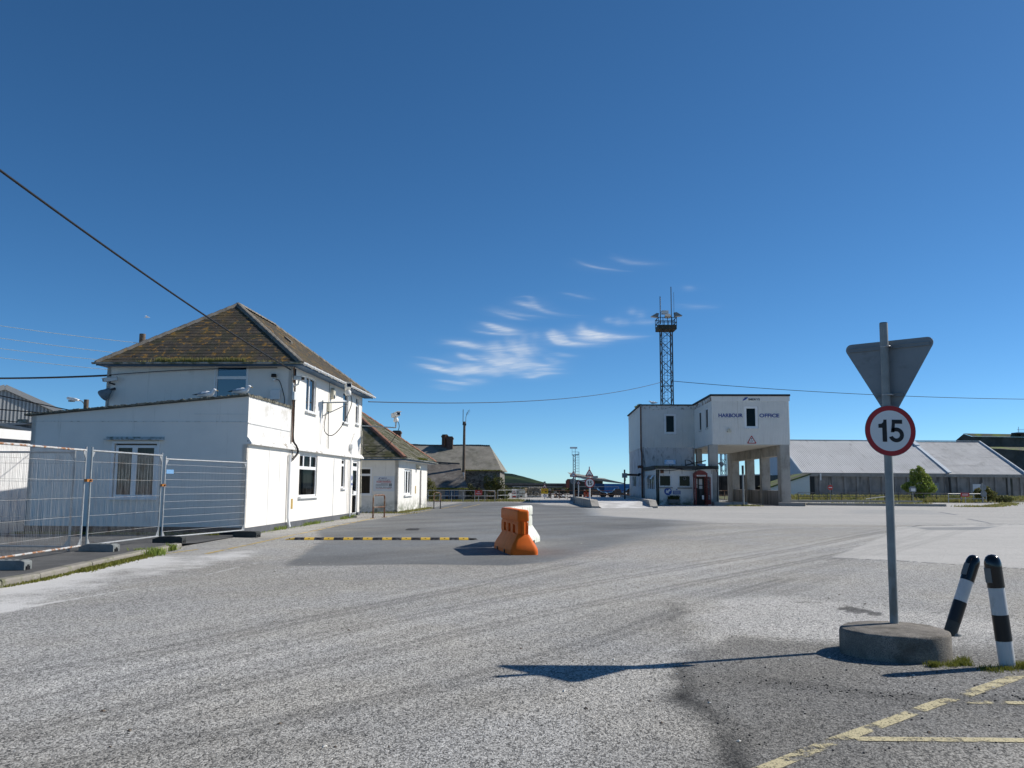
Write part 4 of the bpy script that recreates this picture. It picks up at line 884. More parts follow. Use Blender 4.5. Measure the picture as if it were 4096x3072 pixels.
def block(label, x, y, z, rot, m):
    t = thing('ballast_block', label, 'ballast block', (x, y, z), rot, 'block feet under the fence posts')
    prof = [(-.36,0),(.36,0),(.36,.13),(.30,.155),(-.18,.155),(-.36,.09)]
    MB().prism(prof, -.12, -.075, lambda u,v,a: (u,a,v)).prism(prof, .075, .12, lambda u,v,a: (u,a,v)).prism([(-.36,.055),(.36,.055),(.36,.128),(.30,.152),(-.18,.152),(-.36,.088)], -.075, .075, lambda u,v,a: (u,a,v)).build('body', m, t, bevel=.008)
    for k in range(3): MB().tube([(.02+.11*k,0,.150),(.02+.11*k,0,.158)], .024, 10).build('socket', 'black', t)
    MB().add([(.3605,-.05,.0),(.3605,.05,.0),(.3605,.035,.085),(.3605,-.035,.085)], [(0,1,2,3)]).build('recess', 'black', t)
block('grey block foot half out of frame at the left edge', -7.98, 13.65, PZ, R(3), 'rubber_pale')
block('dark grey block foot under the first panel joint on the footway', -8.25, 17.30, PZ, R(-4), 'rubber_pale')
block('dark grey block foot beside the kerbside weeds', -8.10, 20.45, PZ*.6, R(-2), 'rubber')
block('low dark block foot by the annex corner at the end of the bright panel', -7.28, 23.75, .01, R(-14), 'rubber')

# ------------------------------------------------------------------ speed bump
sb = thing('speed_bump', 'yellow and black rubber speed bump across the yard in front of the house', 'speed bump', (-5.98,22.85,0), math.atan2(.42,5.08))
L = 5.10; nseg = 20
def bump_seg(x0, x1, e0=False, e1=False):
    pr = [(-.17,.0),(-.15,.02),(-.07,.055),(.07,.055),(.15,.02),(.17,0)]; vs = []
    for x, e in ((x0, e0), (x1, e1)):
        for u, v in pr: vs.append((x, u*(.35 if e else 1), v*(.15 if e else 1)+.002))
    return MB().add(vs, [(i, i+1, 7+i, 6+i) for i in range(5)] + [tuple(range(6)), tuple(range(6,12))[::-1]])
for i in range(nseg):
    yel = i % 2 == 0 and i != nseg-1; x0, x1 = L*i/nseg, L*(i+1)/nseg
    s = bump_seg(x0+.003, x1-.003, i == 0, i == nseg-1).build('segment', 'bump_yellow' if yel or i == 1 and False else 'bump_black', sb)
    MB().tube([((x0+x1)/2,-.11,.028),((x0+x1)/2,-.112,.048)], .018, 8).build('bolt', 'iron', s)
    if i % 2: MB().box(x0+.04, x1-.04, -.135, -.09, .030, .046).build('grip', 'bump_black', s)
def grate(label, x, y, w, d, rot):
    t = thing('drain_grate', label, 'drain grate', (x, y, 0), rot, 'drain grates in the yard')
    MB().box(-w/2,w/2,-d/2,-d/2+.04,.004,.016).box(-w/2,w/2,d/2-.04,d/2,.004,.016).box(-w/2,-w/2+.04,-d/2,d/2,.004,.016).box(w/2-.04,w/2,-d/2,d/2,.004,.016).build('frame', 'iron', t)
    for k in range(6): MB().box(-w/2+.06+k*(w-.12)/6, -w/2+.06+k*(w-.12)/6+.025, -d/2+.04, d/2-.04, .004, .013).build('bar', 'iron', t)
    MB().box(-w/2+.04,w/2-.04,-d/2+.04,d/2-.04,.001,.004).build('sump', 'black', t)
grate('cast iron drain grate in the asphalt beyond the speed bump', -3.22, 28.2, .40, .85, .04)

# ------------------------------------------------------------------ water-filled barriers
def rrect(hx_, hy_, r, z, n=4, oy=0):
    pts = []
    for cx, cy, a0 in ((hx_-r,hy_-r,0),(-hx_+r,hy_-r,90),(-hx_+r,-hy_+r,180),(hx_-r,-hy_+r,270)):
        for k in range(n+1): t = R(a0+90*k/n); pts.append((cx+r*math.cos(t), cy+r*math.sin(t)+oy, z))
    return pts
def loft(mb, secs, cap0=True, cap1=True):
    n = len(secs[0]); vs = [p for s in secs for p in s]; fs = []
    for i in range(len(secs)-1):
        for j in range(n): fs.append((i*n+j, i*n+(j+1)%n, (i+1)*n+(j+1)%n, (i+1)*n+j))
    mb.add(vs, fs, True)
    if cap0: mb.add(secs[0], [tuple(range(n))[::-1]])
    if cap1: mb.add(secs[-1], [tuple(range(n))])
    return mb
def barrier(label, p, q, m, cut=0):
    """long axis along local y; the water-filled kind: flared foot, waist with slots, thick head"""
    P, Q = Vector((*p,0)), Vector((*q,0)); d = Q-P; t = thing('traffic_barrier', label, 'barrier', (P+Q)/2, math.atan2(-d.x, d.y), 'plastic traffic barriers in the middle of the yard')
    hl = d.length/2
    foot = MB(); loft(foot, [rrect(w_, hl-.11-i_, r_, z_, 4, -.11*cut) for w_, i_, r_, z_ in ((.30,0,.10,0),(.305,0,.11,.06),(.295,.01,.11,.13),(.25,.06,.10,.22),(.19,.12,.08,.32),(.145,.17,.06,.40),(.135,.19,.05,.42))])
    foot.build('foot', m, t)
    for s_ in (-1, 1):
        for y in (-.45, .45): MB().box(s_*.27-.05, s_*.27+.05, y-.05, y+.05, .002, .075).build('lifting_slot', 'black', t)
    b = MB(); hb = hl-.20; zs = (.42,.63); gaps = [-.56,0,.56]; gw = .125
    loft(b, [rrect(.12,hb,.03,.405), rrect(.115,hb,.03,.43)], True, False); edges = [-hb+.0]
    xs = sorted([-hb] + [v for gp in gaps for v in (gp-gw, gp+gw)] + [hb])
    for i in range(0, len(xs), 2): b.box(-.115, .115, xs[i], xs[i+1], .43, .62)
    for gp in gaps:
        b.box(-.018,.018,gp-gw,gp-.03,.43,.62).box(-.018,.018,gp+.03,gp+gw,.43,.62).box(-.018,.018,gp-.03,gp+.03,.43,.50).box(-.018,.018,gp-.03,gp+.03,.535,.62)
    loft(b, [rrect(.115,hb,.03,.62), rrect(.115,hb,.03,.665)], True, True); b.build('waist', m, t, bevel=.008)
    loft(MB(), [rrect(.10,hb-.015,.03,.663), rrect(.10,hb-.015,.03,.70)]).build('groove', m, t)
    hd = MB(); loft(hd, [rrect(.12,hb,.04,.70), rrect(.128,hb+.01,.05,.72), rrect(.128,hb+.01,.05,.90), rrect(.115,hb-.005,.05,.935), rrect(.08,hb-.05,.04,.945)]); hd.build('head', m, t)
    for y in (-hb-.012, hb+.012): MB().tube([(0,y,.43),(0,y,.69)], .04, 10).build('hinge_lug', m, t)
    return t
barrier('orange plastic traffic barrier with slots, casting a dark shadow to its left', (.30,18.35), (-.16,20.75), 'orange', 1)
barrier('stained white plastic traffic barrier hinged behind the orange one', (-.15,20.52), (.50,23.0), 'ivory', -1)

# ------------------------------------------------------------------ concrete island, sign post, bollards
isl = thing('concrete_island', 'low rounded concrete island holding the sign post', 'concrete base', (0,0,0))
ring = [(3.03,7.77),(3.0,7.96),(3.08,8.12),(3.21,8.26),(3.42,8.36),(3.62,8.34),(3.80,8.25),(3.90,8.08),(3.93,7.88),(3.89,7.70),(3.77,7.545),(3.60,7.47),(3.43,7.465),(3.28,7.51),(3.13,7.60)]
rp = [Vector((*p, 0)) for p in ring]; sm_ = []
for i in range(len(rp)):
    for k in range(4):
        a, b, c, e = rp[i-1], rp[i], rp[(i+1)%len(rp)], rp[(i+2)%len(rp)]; s = k/4
        sm_.append(.5*((2*b)+(-a+c)*s+(2*a-5*b+4*c-e)*s*s+(-a+3*b-3*c+e)*s**3))
cen = sum(sm_, Vector())/len(sm_)
def rg(f, z, j=0): return [tuple((cen+(p-cen)*f).to_2d())+(z+random.uniform(-j,j),) for p in sm_]
loft(MB(), [rg(1.0,-.01), rg(1.0,.10,.003), rg(.998,.195,.002), rg(.985,.215,.003), rg(.955,.222,.003), rg(.5,.226,.002)], False).build('body', 'island', isl)
sp = thing('road_sign', 'weathered sign post with a grey triangle back above a round fifteen limit', 'road sign', (3.60,8.18,.21))
sp.rotation_euler = (0, R(.55), 0)
MB().tube([(0,0,0),(0,0,2.87)], .0385, 20).build('post', 'galv_pole', sp); MB().tube([(0,0,2.87),(0,0,2.878)], .036, 16).build('post_cap', 'steel_dark', sp)
def disc(r, y0, y1, c, n=48): return [(c[0]+r*math.cos(2*math.pi*i/n), c[1]+r*math.sin(2*math.pi*i/n)) for i in range(n)]
FY = lambda u, v, a: (u, a, v)
def roundel(parent, c, r, y, digits=True, m='sign_white', red='sign_red', tt='15'):
    pl = MB().prism(disc(r,0,0,c), y, y+.004, FY).build('sign_plate', 'sign_grey', parent)
    n = 48; o_ = disc(r*.985,0,0,c); i_ = disc(r*.80,0,0,c)
    MB().add([(u,y-.0015,v) for u,v in o_]+[(u,y-.0015,v) for u,v in i_], [(k,(k+1)%n,n+(k+1)%n,n+k) for k in range(n)]).build('red_ring', red, pl)
    MB().poly([(u,y-.0015,v) for u,v in disc(r*.80,0,0,c)]).build('white_face', m, pl)
    one = [(-.60,.33),(-.60,.14),(-.41,.14),(-.41,-.56),(-.185,-.56),(-.185,.56),(-.34,.56),(-.36,.42),(-.45,.35)]
    s_ = r*.78
    MB().prism([(c[0]+a*s_, c[1]+b*s_) for a, b in one], y-.0035, y-.002, FY).build('digit', 'sign_black', pl)
    # 5: bar, stem and bowl, the bowl an open arc
    mb = MB(); z = lambda pts: mb.prism([(c[0]+a*s_, c[1]+b*s_) for a, b in pts], y-.0035, y-.002, FY)
    z([(.08,.56),(.08,.36),(.60,.36),(.60,.56)]); z([(.08,.36),(.015,-.075),(.185,-.075),(.235,.36)])
    arc = [R(a) for a in np.linspace(130, -162, 22)]; oc, orad, irad = (.285,-.205), (.385,.375), (.185,.18)
    for a, b in zip(arc[:-1], arc[1:]):
        z([(oc[0]+orad[0]*math.cos(a), oc[1]+orad[1]*math.sin(a)), (oc[0]+orad[0]*math.cos(b), oc[1]+orad[1]*math.sin(b)), (oc[0]+irad[0]*math.cos(b), oc[1]+irad[1]*math.sin(b)), (oc[0]+irad[0]*math.cos(a), oc[1]+irad[1]*math.sin(a))])
    mb.build('digit', 'sign_black', pl); return pl
roundel(sp, (.005,1.818), .243, -.055)
MB().box(-.10,.10,-.052,-.03,1.93,1.955).box(-.10,.10,-.052,-.03,1.68,1.705).build('clamp', 'galv', sp)
def tri_pts(s, r, up=True, n=6):
    h = s*math.sqrt(3)/2; V = [(0,2*h/3),(-s/2,-h/3),(s/2,-h/3)]; pts = []
    for i, (x, z) in enumerate(V):
        L_ = math.hypot(x, z); cx, cz = x*(1-2*r/L_), z*(1-2*r/L_); a0 = math.atan2(z, x)
        for k in range(n+1): t = a0 + R(-60+120*k/n); pts.append((cx+r*math.cos(t), cz+r*math.sin(t)))
    return pts if up else [(-a, -b) for a, b in pts]
gw_ = bpy.data.objects.new('give_way_plate', None); COL.objects.link(gw_); gw_.parent = sp; gw_.location = (.015,.0,2.44); gw_.rotation_euler = (0,0,R(-45))
TP = tri_pts(.92,.055,False)
MB().prism(TP, .055, .060, FY).build('sign_plate', 'sign_grey', gw_)
MB().poly([(a*.985,.0615,b*.985) for a, b in TP]).build('red_border', 'sign_red', gw_); MB().poly([(a*.68,.063,b*.68) for a, b in TP]).build('white_face', 'sign_white', gw_)
for z, w in ((.20,.39),(-.27,.13)):
    MB().box(-w,w,.036,.0545,z-.016,z-.010).box(-w,w,.036,.0545,z+.010,z+.016).box(-w,w,.044,.0545,z-.010,z+.010).build('channel', 'sign_grey', gw_)
    MB().tube([(-.042,.045,z),(-.042,-.02,z),(-.03,-.041,z),(0,-.043,z),(.03,-.041,z),(.042,-.02,z),(.042,.045,z)], .008, 6).build('clamp', 'galv_bright', gw_)
def bollard(label, p, tx, ty, twist, stub=False, H_=.92):
    t = thing('bollard', label, 'bollard', p, 0, 'striped bollards beside the concrete island'); t.rotation_euler = (tx, ty, twist)
    r = .065
    def seg(z0, z1, m, k=1.0): MB().lathe([(r*k,z0),(r*k,z1)], 24).build('band', m, t)
    seg(-.03,.215,'band_white' if not stub else 'rubber',.97); seg(.215,.43,'black'); seg(.43,.655,'band_white',.985); seg(.655,.83,'black_gloss',1.04)
    MB().lathe([(r*1.04,.83),(r*1.03,.858),(r*.93,.888),(r*.72,.912),(r*.4,.927),(0,.932)], 24).build('cap', 'black_gloss', t)
    for a in (R(200), R(150)):
        MB().prism([(-.03,.70),(.03,.70),(.03,.82),(-.03,.82)], 0, .006, lambda u,v,k_: (math.cos(a)*(r*1.04-.002+k_)-math.sin(a)*u, math.sin(a)*(r*1.04-.002+k_)+math.cos(a)*u, v)).build('reflector', 'reflector', t)
    if stub: MB().lathe([(r*1.15,-.02),(r*1.05,.09),(r*.9,.11)], 20, (.05,0,0)).build('torn_socket', 'rubber_pale', t)
    return t
bollard('upright black and white striped bollard with grass at its foot, nearest the right edge', (4.175,7.36,0), R(-1), R(-4.5), 0)
bollard('leaning black and white striped bollard, knocked over behind the island', (4.43,8.86,-.06), R(-3), R(22.5), 0, True, .85)
# loose stones on the dark tarmac
mb = MB()
for _ in range(240):
    x, y = (random.uniform(1.3,4.5), random.uniform(5.0,7.4)) if random.random() < .6 else along([(1.8,6.9,0),(2.6,6.45,0),(3.4,6.3,0),(4.3,6.35,0)], .10)()[:2]
    s = random.uniform(.003,.008)*(2.0 if random.random() < .04 else 1); mb.ball((x,y,s*.5), s, 5, (1.3,1,.7))
stuff(mb.build('loose_grit', 'iron'))

for nm, m_, k_ in (('chalk_crumbs', 'curtain', 70), ('dead_leaf_litter', 'wood_pole', 80)):
    mb = MB()
    for _ in range(k_):
        y = 5.0+18*random.random()**1.4; x = random.uniform(-.5,.55)*y; s = random.uniform(.006,.016)
        a = random.uniform(0,3); mb.add([(x-s*1.4*math.cos(a),y-s*1.4*math.sin(a),.003),(x+s*math.sin(a),y-s*math.cos(a),.004),(x+s*1.4*math.cos(a),y+s*1.4*math.sin(a),.003),(x-s*math.sin(a),y+s*math.cos(a),.004),(x,y,.003+s*.7)], [(0,1,4),(1,2,4),(2,3,4),(3,0,4)])
    stuff(mb.build(nm, m_))
# ------------------------------------------------------------------ harbour office
OA = (11.0, 64.9, 0); OR = -math.atan(.045)
O = thing('harbour_office', 'white clad harbour office raised on piers over a drive-through', 'office building', OA, OR)
def at_office(name, label, cat, group=None): return thing(name, label, cat, OA, OR, group)
FX0, FX1, YW, YB_, ZS, ZR = 4.28, 10.10, 8.0, 19.6, 4.62, 8.20     # front block x-range, left-wing front, back, soffit, wall top
XL = -.22
# concealed wall cores
hf = (6.84,7.60,5.93,7.38); hl_ = (1.84,2.60,5.96,7.44)
def clad(T, a0, a1, b0, b1, holes, name, parent, m='white_metal', pitch=.125, sheet=1.0):
    """trapezoidal cladding, one object per sheet"""
    n = max(1, round((a1-a0)/sheet)); w = (a1-a0)/n
    for i in range(n):
        s0, s1 = a0+w*i, a0+w*(i+1); mb = MB(T); k = max(2, round(w/pitch)); pw = w/k
        cuts = [(max(h[0], s0), min(h[1], s1), h[2], h[3]) for h in holes if h[1] > s0 and h[0] < s1]
        for j in range(k):
            x = s0+pw*j; prof = [(x+.002,.004),(x+pw*.12,.030),(x+pw*.74,.030),(x+pw*.86,.004),(x+pw-.001,.004)]
            for (u0, d0), (u1, d1) in zip(prof[:-1], prof[1:]):
                spans = [(b0, b1)]
                for c in cuts:
                    if c[0]-.01 < (u0+u1)/2 < c[1]+.01: spans = [(b0, c[2]), (c[3], b1)]
                for z0, z1 in [(max(p, b0), min(q, b1)) for p, q in spans]:
                    if z1 <= z0: continue
                    mb.add([(u0,d0,z0),(u1,d1,z0),(u1,d1,z1),(u0,d0,z1)], [(0,1,2,3)])
        mb.build(name, m, parent)
core = MB(front(0)).wall(FX0, FX1, ZS, ZR, [hf], .15).build('front_wall', 'white_dirty', O)
clad(front(0), FX0, FX1, ZS, 6.55, [(6.72,7.72,5.80,7.5)], 'cladding_sheet', core)
clad(front(0), FX0, FX1, 6.56, 7.90, [(6.72,7.72,5.80,7.5)], 'cladding_sheet', core)
conn = MB(left(FX0)).wall(0.15, YW, ZS, ZR, [(1.45,2.45,5.95,7.45),(4.4,5.4,5.95,7.45)], .15).build('connecting_wall', 'white_dirty', O)
clad(left(FX0), 0.05, YW, ZS, 7.90, [(1.36,2.54,5.86,7.54),(4.31,5.49,5.86,7.54)], 'cladding_sheet', conn)
lw = MB(front(YW)).wall(XL, FX0-.15, 4.66, ZR, [hl_], .15).build('wing_front_wall', 'white_dirty', O)
clad(front(YW), XL, FX0-.03, 4.70, 7.90, [(1.70,2.74,5.82,7.58)], 'cladding_sheet', lw)
ls = MB(left(XL)).wall(YW, YB_, 4.66, ZR, (), .15).build('wing_side_wall', 'white_dirty', O)
clad(left(XL), YW, YB_, 4.70, 7.90, [], 'cladding_sheet', ls)
MB().box(XL, FX1, YB_-.15, YB_, 4.66, ZR).box(FX1-.15, FX1, .15, YB_-.15, ZS, ZR).build('rear_wall', 'white_metal', O)
MB().box(FX1-.15,FX1,.15,YB_-.15,ZS,ZR).build('right_wall', 'white_metal', O)
MB().box(FX0, FX1, .002, YB_-.15, ZS-.06, ZS-.002).build('soffit', 'soffit', O)
MB().box(XL+.15, FX0-.15, YW+.15, YB_-.15, 4.60, 4.66).build('floor', 'room_dark', O)
MB().box(FX0+.15,FX1-.15,3.2,3.3,ZS,ZR).box(XL+.15,FX0-.3,YW+2.2,YW+2.3,4.7,ZR).build('room_partition', 'room_dark', O)
# fascia boards and roof
MB(front(0)).box(FX0-.03, FX1+.06, 0, .045, 7.90, 8.27).build('fascia', 'white_metal', O)
MB(left(FX0)).box(-.04, YW, .0, .045, 7.90, 8.27).build('fascia', mat('rotting_fascia', (.66,.65,.62), .8, .06, 2, .3, stains=[((.22,.13,.07),(2.2,2.2,3),.46,.60,.9)]), O)
MB(front(YW)).box(XL-.03, FX0-.05, 0, .045, 7.90, 8.27).build('fascia', mat('peeling_fascia', (.66,.65,.62), .8, .06, 2, .3, stains=[((.20,.14,.09),(5,5,6),.52,.64,.9)]), O)
MB(left(XL)).box(YW-.04, YB_, 0, .045, 7.90, 8.27).build('fascia', 'white_dirty', O)
MB().box(FX0-.12,FX1+.10,-.10,YB_,8.27,8.42).box(XL-.16,FX0-.12,YW-.12,YB_+.05,8.27,8.38).build('roof', mat('dark_roof_trim', (.022,.022,.024), .7, .2, 3), O)
mb = MB(); blades(mb, 260, lambda: (XL-.1+random.gauss(0,.08), random.uniform(YW+.1,YW+3.5), 8.36), .10, .03, .8); stuff(mb.build('roof_moss', 'moss', O))
# first-floor windows
window(O, front(0), *hf, [(0,1,0,1)], rec=.02, fw=.05, surround=.11, glass='glass_dark'); MB(front(0)).box(6.66,7.78,.0,.10,5.76,5.83).build('sill', 'white_dirty', O)
window(O, front(YW), *hl_, [(0,1,0,1)], rec=.02, fw=.05, surround=.12, glass='glass_dark'); MB(front(YW)).box(1.68,2.76,.0,.08,5.78,5.84).build('sill', 'white_dirty', O)
for a0 in (1.45, 4.4): window(O, left(FX0), a0, a0+1.0, 5.95, 7.45, [(0,1,0,1)], rec=-.03, fw=.05, surround=.07, sill=.06, sill_mat='white_dirty', glass='glass_dark')
# lettering
text('lettering', 'HARBOUR', O, front(0), 4.77, 6.60, 6.645, 6.94, .031, 'letter_blue', .03, .012)
text('lettering', 'OFFICE', O, front(0), 7.85, 9.34, 6.645, 6.935, .031, 'letter_blue', .03, .012)
text('lettering', 'IMERYS', O, front(0), 7.06, 7.92, 7.945, 8.10, .046, 'sign_black', .02, .008)
em = MB(front(0)).prism([(6.81+.19*math.cos(t)+.05*math.sin(t), 8.06+.10*math.sin(t)+.09*math.cos(t)) for t in np.linspace(0,6.283,25)[:-1]], .046, .058, lambda u,v,a: (u,a,v)).build('emblem', 'sign_blue', O)
MB(front(0)).prism([(6.80+.035*math.cos(t), 8.12+.055*math.sin(t)) for t in np.linspace(0,6.283,15)[:-1]], .058, .064, lambda u,v,a: (u,a,v)).build('emblem_eye', 'sign_black', em)
MB(front(0)).prism([(6.88+.06*math.cos(t)+.02*math.sin(t), 8.05+.025*math.sin(t)+.035*math.cos(t)) for t in np.linspace(0,6.283,15)[:-1]], .058, .062, lambda u,v,a: (u,a,v)).build('emblem_highlight', 'sign_pale_blue', em)
# ground storey of the left wing
MB(front(YW)).wall(XL, FX0-.02, 0, 4.66, (), .2).build('wing_lower_wall', 'office_wall', O)
MB(left(XL)).wall(YW, YB_, 0, 4.66, [(9.0,10.6,1.3,2.32),(13.3,16.6,1.3,2.32)], .2).build('wing_lower_side_wall', 'office_wall', O)
MB().box(XL,FX0,YB_-.2,YB_,0,4.66).box(FX0-.2,FX0,YW,YB_-.2,0,4.66).build('wing_inner_wall', 'office_wall', O)
for a in ((9.0,10.6),(13.3,16.6)): window(O, left(XL), a[0], a[1], 1.3, 2.32, [(0,.5,0,1),(.5,1,0,1)], rec=.04, frame='white_dirty')
MB().box(XL-.05, FX0-.02, YW-.035, YW, 4.64, 4.70).box(XL-.05, XL, YW, YB_, 4.64, 4.70).build('string_course', 'white_dirty', O)
# projecting ground-floor office
w1, w2 = (.22,1.09,1.40,2.23), (1.70,2.56,1.38,2.22)
MB(front(0)).wall(0, 4.22, 0, 2.66, [w1, w2, (3.55,4.0,.05,2.16)], .18).build('lodge_front_wall', 'white_algae', O)
MB(left(0)).wall(.18, YW, 0, 2.66, [(1.2,6.4,1.12,2.32)], .18).build('lodge_side_wall', 'white_algae', O)
MB().box(.18,4.0,.70,.76,0,2.6).build('added_dark_backing', 'black', O)  # black sheet added behind the lodge panes; its colour stands for interior gloom
MB().box(.18,4.2,2.6,2.7,0,2.6).box(.2,4.2,.2,7.9,.0,.02).build('room_partition', 'room_dark', O)
MB().box(4.05,4.22,.18,YW,0,2.66).build('lodge_right_wall', 'office_wall', O)
MB().box(-.16,4.62,-.28,YW-.04,2.72,2.90).build('lodge_roof', 'felt', O)
MB().box(-.18,4.64,-.31,-.28,2.70,2.95).box(-.19,-.16,-.28,YW-.04,2.70,2.95).build('lodge_fascia', mat('black_mossy_fascia', (.06,.06,.055), .9, .3, 5, .4, stains=[((.07,.09,.03),(2,2,4),.5,.65,.8),((.25,.27,.28),(1.5,1.5,6),.6,.72,.6)]), O)
MB().box(-.05,4.5,-.24,-.02,2.66,2.72).build('lodge_soffit', 'white_dirty', O)
for h in (w1, w2): window(O, front(0), *h, [(0,1,0,1)], rec=.02, fw=.05, frame='white_dirty', glass='glass_dark', surround=.05); MB(front(0)).box(h[0]-.12,h[1]+.12,0,.10,h[2]-.15,h[2]-.06).build('sill', 'concrete', O)
ww = window(O, left(0), 1.2, 6.4, 1.12, 2.32, [(0,.25,0,1),(.25,.5,0,1),(.5,.75,0,1),(.75,1,0,1)], rec=.06, fw=.06, frame='white_dirty')
for a in (1.35, 5.1): MB(left(0)).add([(a,.02,2.25),(a+1.1,.02,2.25),(a+1.1,.26,1.95),(a,.26,1.95)], [(0,1,2,3)]).build('open_vent', 'white_clean', ww)
MB(front(0)).box(3.55,4.0,-.10,-.05,.05,2.16).build('door', 'sign_grey', O)
for x in (.98, 1.92, 2.92, 4.12): MB(front(0)).box(x-.012,x+.012,.10,.13,2.35,3.08).build('roof_strap', 'black', O)
for i, x in enumerate((.02, .15)): MB().tube([(x,-.06,2.66),(x-.02,-.07,1.8),(x,-.07,.6),(x-.02,-.07,0)], .05, 8).build('downpipe', mat('mossy_black_pipe', (.03,.035,.028), .9, .3, 4), O)
MB().tube([(-.28,YW-.1,8.2),(-.30,YW-.1,4.5),(-.24,YW-.12,4.2),(-.24,YW-.12,.1)], .06, 8).build('downpipe', 'rust', O)
MB().box(-.42,-.14,YW-.28,YW-.06,2.9,3.1).build('hopper', 'rust', O)
MB(front(0)).box(.30,.55,.0,.16,2.38,2.66).build('wall_fan', 'rust', O)
lb = MB(front(0)).prism(disc(.12,0,0,(2.13,1.98),16), -.055, -.05, lambda u,v,a: (u,a,v)).build('wall_ring', 'sign_white', O); MB(front(0)).prism(disc(.075,0,0,(2.13,1.98),16), -.05, -.045, lambda u,v,a: (u,a,v)).build('ring_hole', 'black', lb)
# piers
PH = ZS-.06
def pier(x0, x1, y0, y1, z0=0, z1=PH):
    p = MB().box(x0,x1,y0,y1,z0,z1).build('pier', 'pier', O); return p
pier(4.02,4.68,.01,.62); pier(4.42,4.90,YW+.03,YW+.6); 
P3 = [(0.01,1.0),(5.9,6.6),(11.2,11.95),(YB_-2.3,YB_-.02)]
for y0, y1 in P3: pier(9.36, 10.04, y0, y1)
for (a, b), (c, d_) in zip(P3[:-1], P3[1:]): MB().box(9.44,9.98,b,c,0,1.12).build('dwarf_wall', 'shed_wall', O)
MB().box(9.38,10.02,1.0,YB_-2.3,3.78,PH).build('beam', 'pier', O)
fp = [c_ for c_ in O.children if c_.name.startswith('pier')][2]; blk = MB().box(9.42,10.042,-.004,.0095,0,.184).mesh('block', 'pier')
for k in range(22): inst('block', blk, fp, (0,random.uniform(-.003,.003),.2*k+.1))
pier(4.40,5.0,YB_-.62,YB_-.02)
# things on and by the office
def sign_on(label, name, rect, m, T=front(0), th=.02, group=None, cat='sign'):
    t = at_office(name, label, cat, group); MB(T).box(rect[0],rect[1],.002,th,rect[2],rect[3]).build('sign_plate', m, t); return t
t = at_office('warning_sign', 'red triangle height warning sign at the bottom edge of the raised office', 'road sign')
TPt = [(7.22+a*1.0, 4.87+b*1.0) for a, b in tri_pts(.74,.05)]
MB(front(0)).prism(TPt, .032, .045, lambda u,v,a: (u,a,v)).build('red_border', 'sign_red', t)
MB(front(0)).prism([(7.22+(a-7.22)*.70, 4.875+(b-4.87)*.70) for a, b in TPt], .045, .048, lambda u,v,a: (u,a,v)).build('white_face', 'sign_white', t)
MB(front(0)).prism([(7.15,5.06),(7.29,5.06),(7.22,4.94)], .048, .05, lambda u,v,a: (u,a,v)).prism([(7.19,4.70),(7.25,4.70),(7.22,4.75)], .048, .05, lambda u,v,a: (u,a,v)).build('arrowheads', 'sign_black', t)
text('lettering', "13'0\"", t, front(0), 7.07, 7.37, 4.78, 4.90, .048, 'sign_black', .01, .003)
t = at_office('alarm_box', 'cream alarm bell box on the raised white cladding', 'alarm box'); MB(front(0)).prism([(5.36,5.56),(5.42,5.50),(5.66,5.50),(5.70,5.56),(5.62,5.74),(5.56,5.80),(5.48,5.80),(5.42,5.74)], .03, .15, lambda u,v,a: (u,a,v)).build('casing', 'cctv_cream', t); MB(front(0)).box(5.50,5.56,.15,.155,5.66,5.70).box(5.36,5.42,.15,.155,5.52,5.56).build('sounder', 'black', t)
t = at_office('direction_sign', 'round blue keep-left arrow sign on the office wall below the left window', 'road sign')
MB(front(0)).prism(disc(.285,0,0,(.86,1.02),36), .01, .025, lambda u,v,a: (u,a,v)).build('sign_plate', 'sign_blue', t)
ar = [(-.20,0),(-.02,.18),(-.02,.07),(.21,.07),(.21,-.07),(-.02,-.07),(-.02,-.18)]; ca, sa = math.cos(R(38)), math.sin(R(38))
MB(front(0)).prism([(.86+a*ca-b*sa, 1.02+a*sa+b*ca) for a, b in ar], .025, .028, lambda u,v,a: (u,a,v)).build('white_arrow', 'sign_white', t)
t = sign_on('blue notice with white print between the arrow sign and the phone box', 'notice_sign', (1.24,1.80,.80,1.07), 'letter_blue')
for k in range(4): MB(front(0)).box(1.29,1.75,.02,.023,.84+.055*k,.862+.055*k).build('print_line', 'sign_white', t)
t = sign_on('pale blue notice standing on the flat lodge roof', 'notice_sign', (.62,1.44,3.06,3.40), 'sign_pale_blue', front(-.12))
for k in range(3): MB(front(-.12)).box(.70+.05*k,1.36-.05*k,.02,.023,3.12+.085*k,3.155+.085*k).build('print_line', 'sign_white', t)
MB(front(-.12)).box(.70,.73,-.02,.0,2.9,3.1).box(1.33,1.36,-.02,.0,2.9,3.1).build('support', 'galv', t)
t = sign_on('tiny square sticker above the blue notice', 'notice_sign', (1.47,1.57,1.12,1.20), 'letter_blue')
t = at_office('planter', 'weathered stone trough standing under the arrow sign', 'planter'); MB().prism([(.78,.42),(1.72,.42),(1.66,.16),(.84,.16)], -.46, -.06, lambda u,v,a: (u,a,v)).build('trough', 'island', t); MB().box(.92,1.02,-.40,-.12,0,.16).box(1.48,1.58,-.40,-.12,0,.16).build('foot', 'island', t)
mb = MB(); blades(mb, 500, lambda: (random.uniform(.84,1.66), random.uniform(-.42,-.1), .41), .30, .02, .7); mb.build('dead_plants', 'leaf_dark', t)
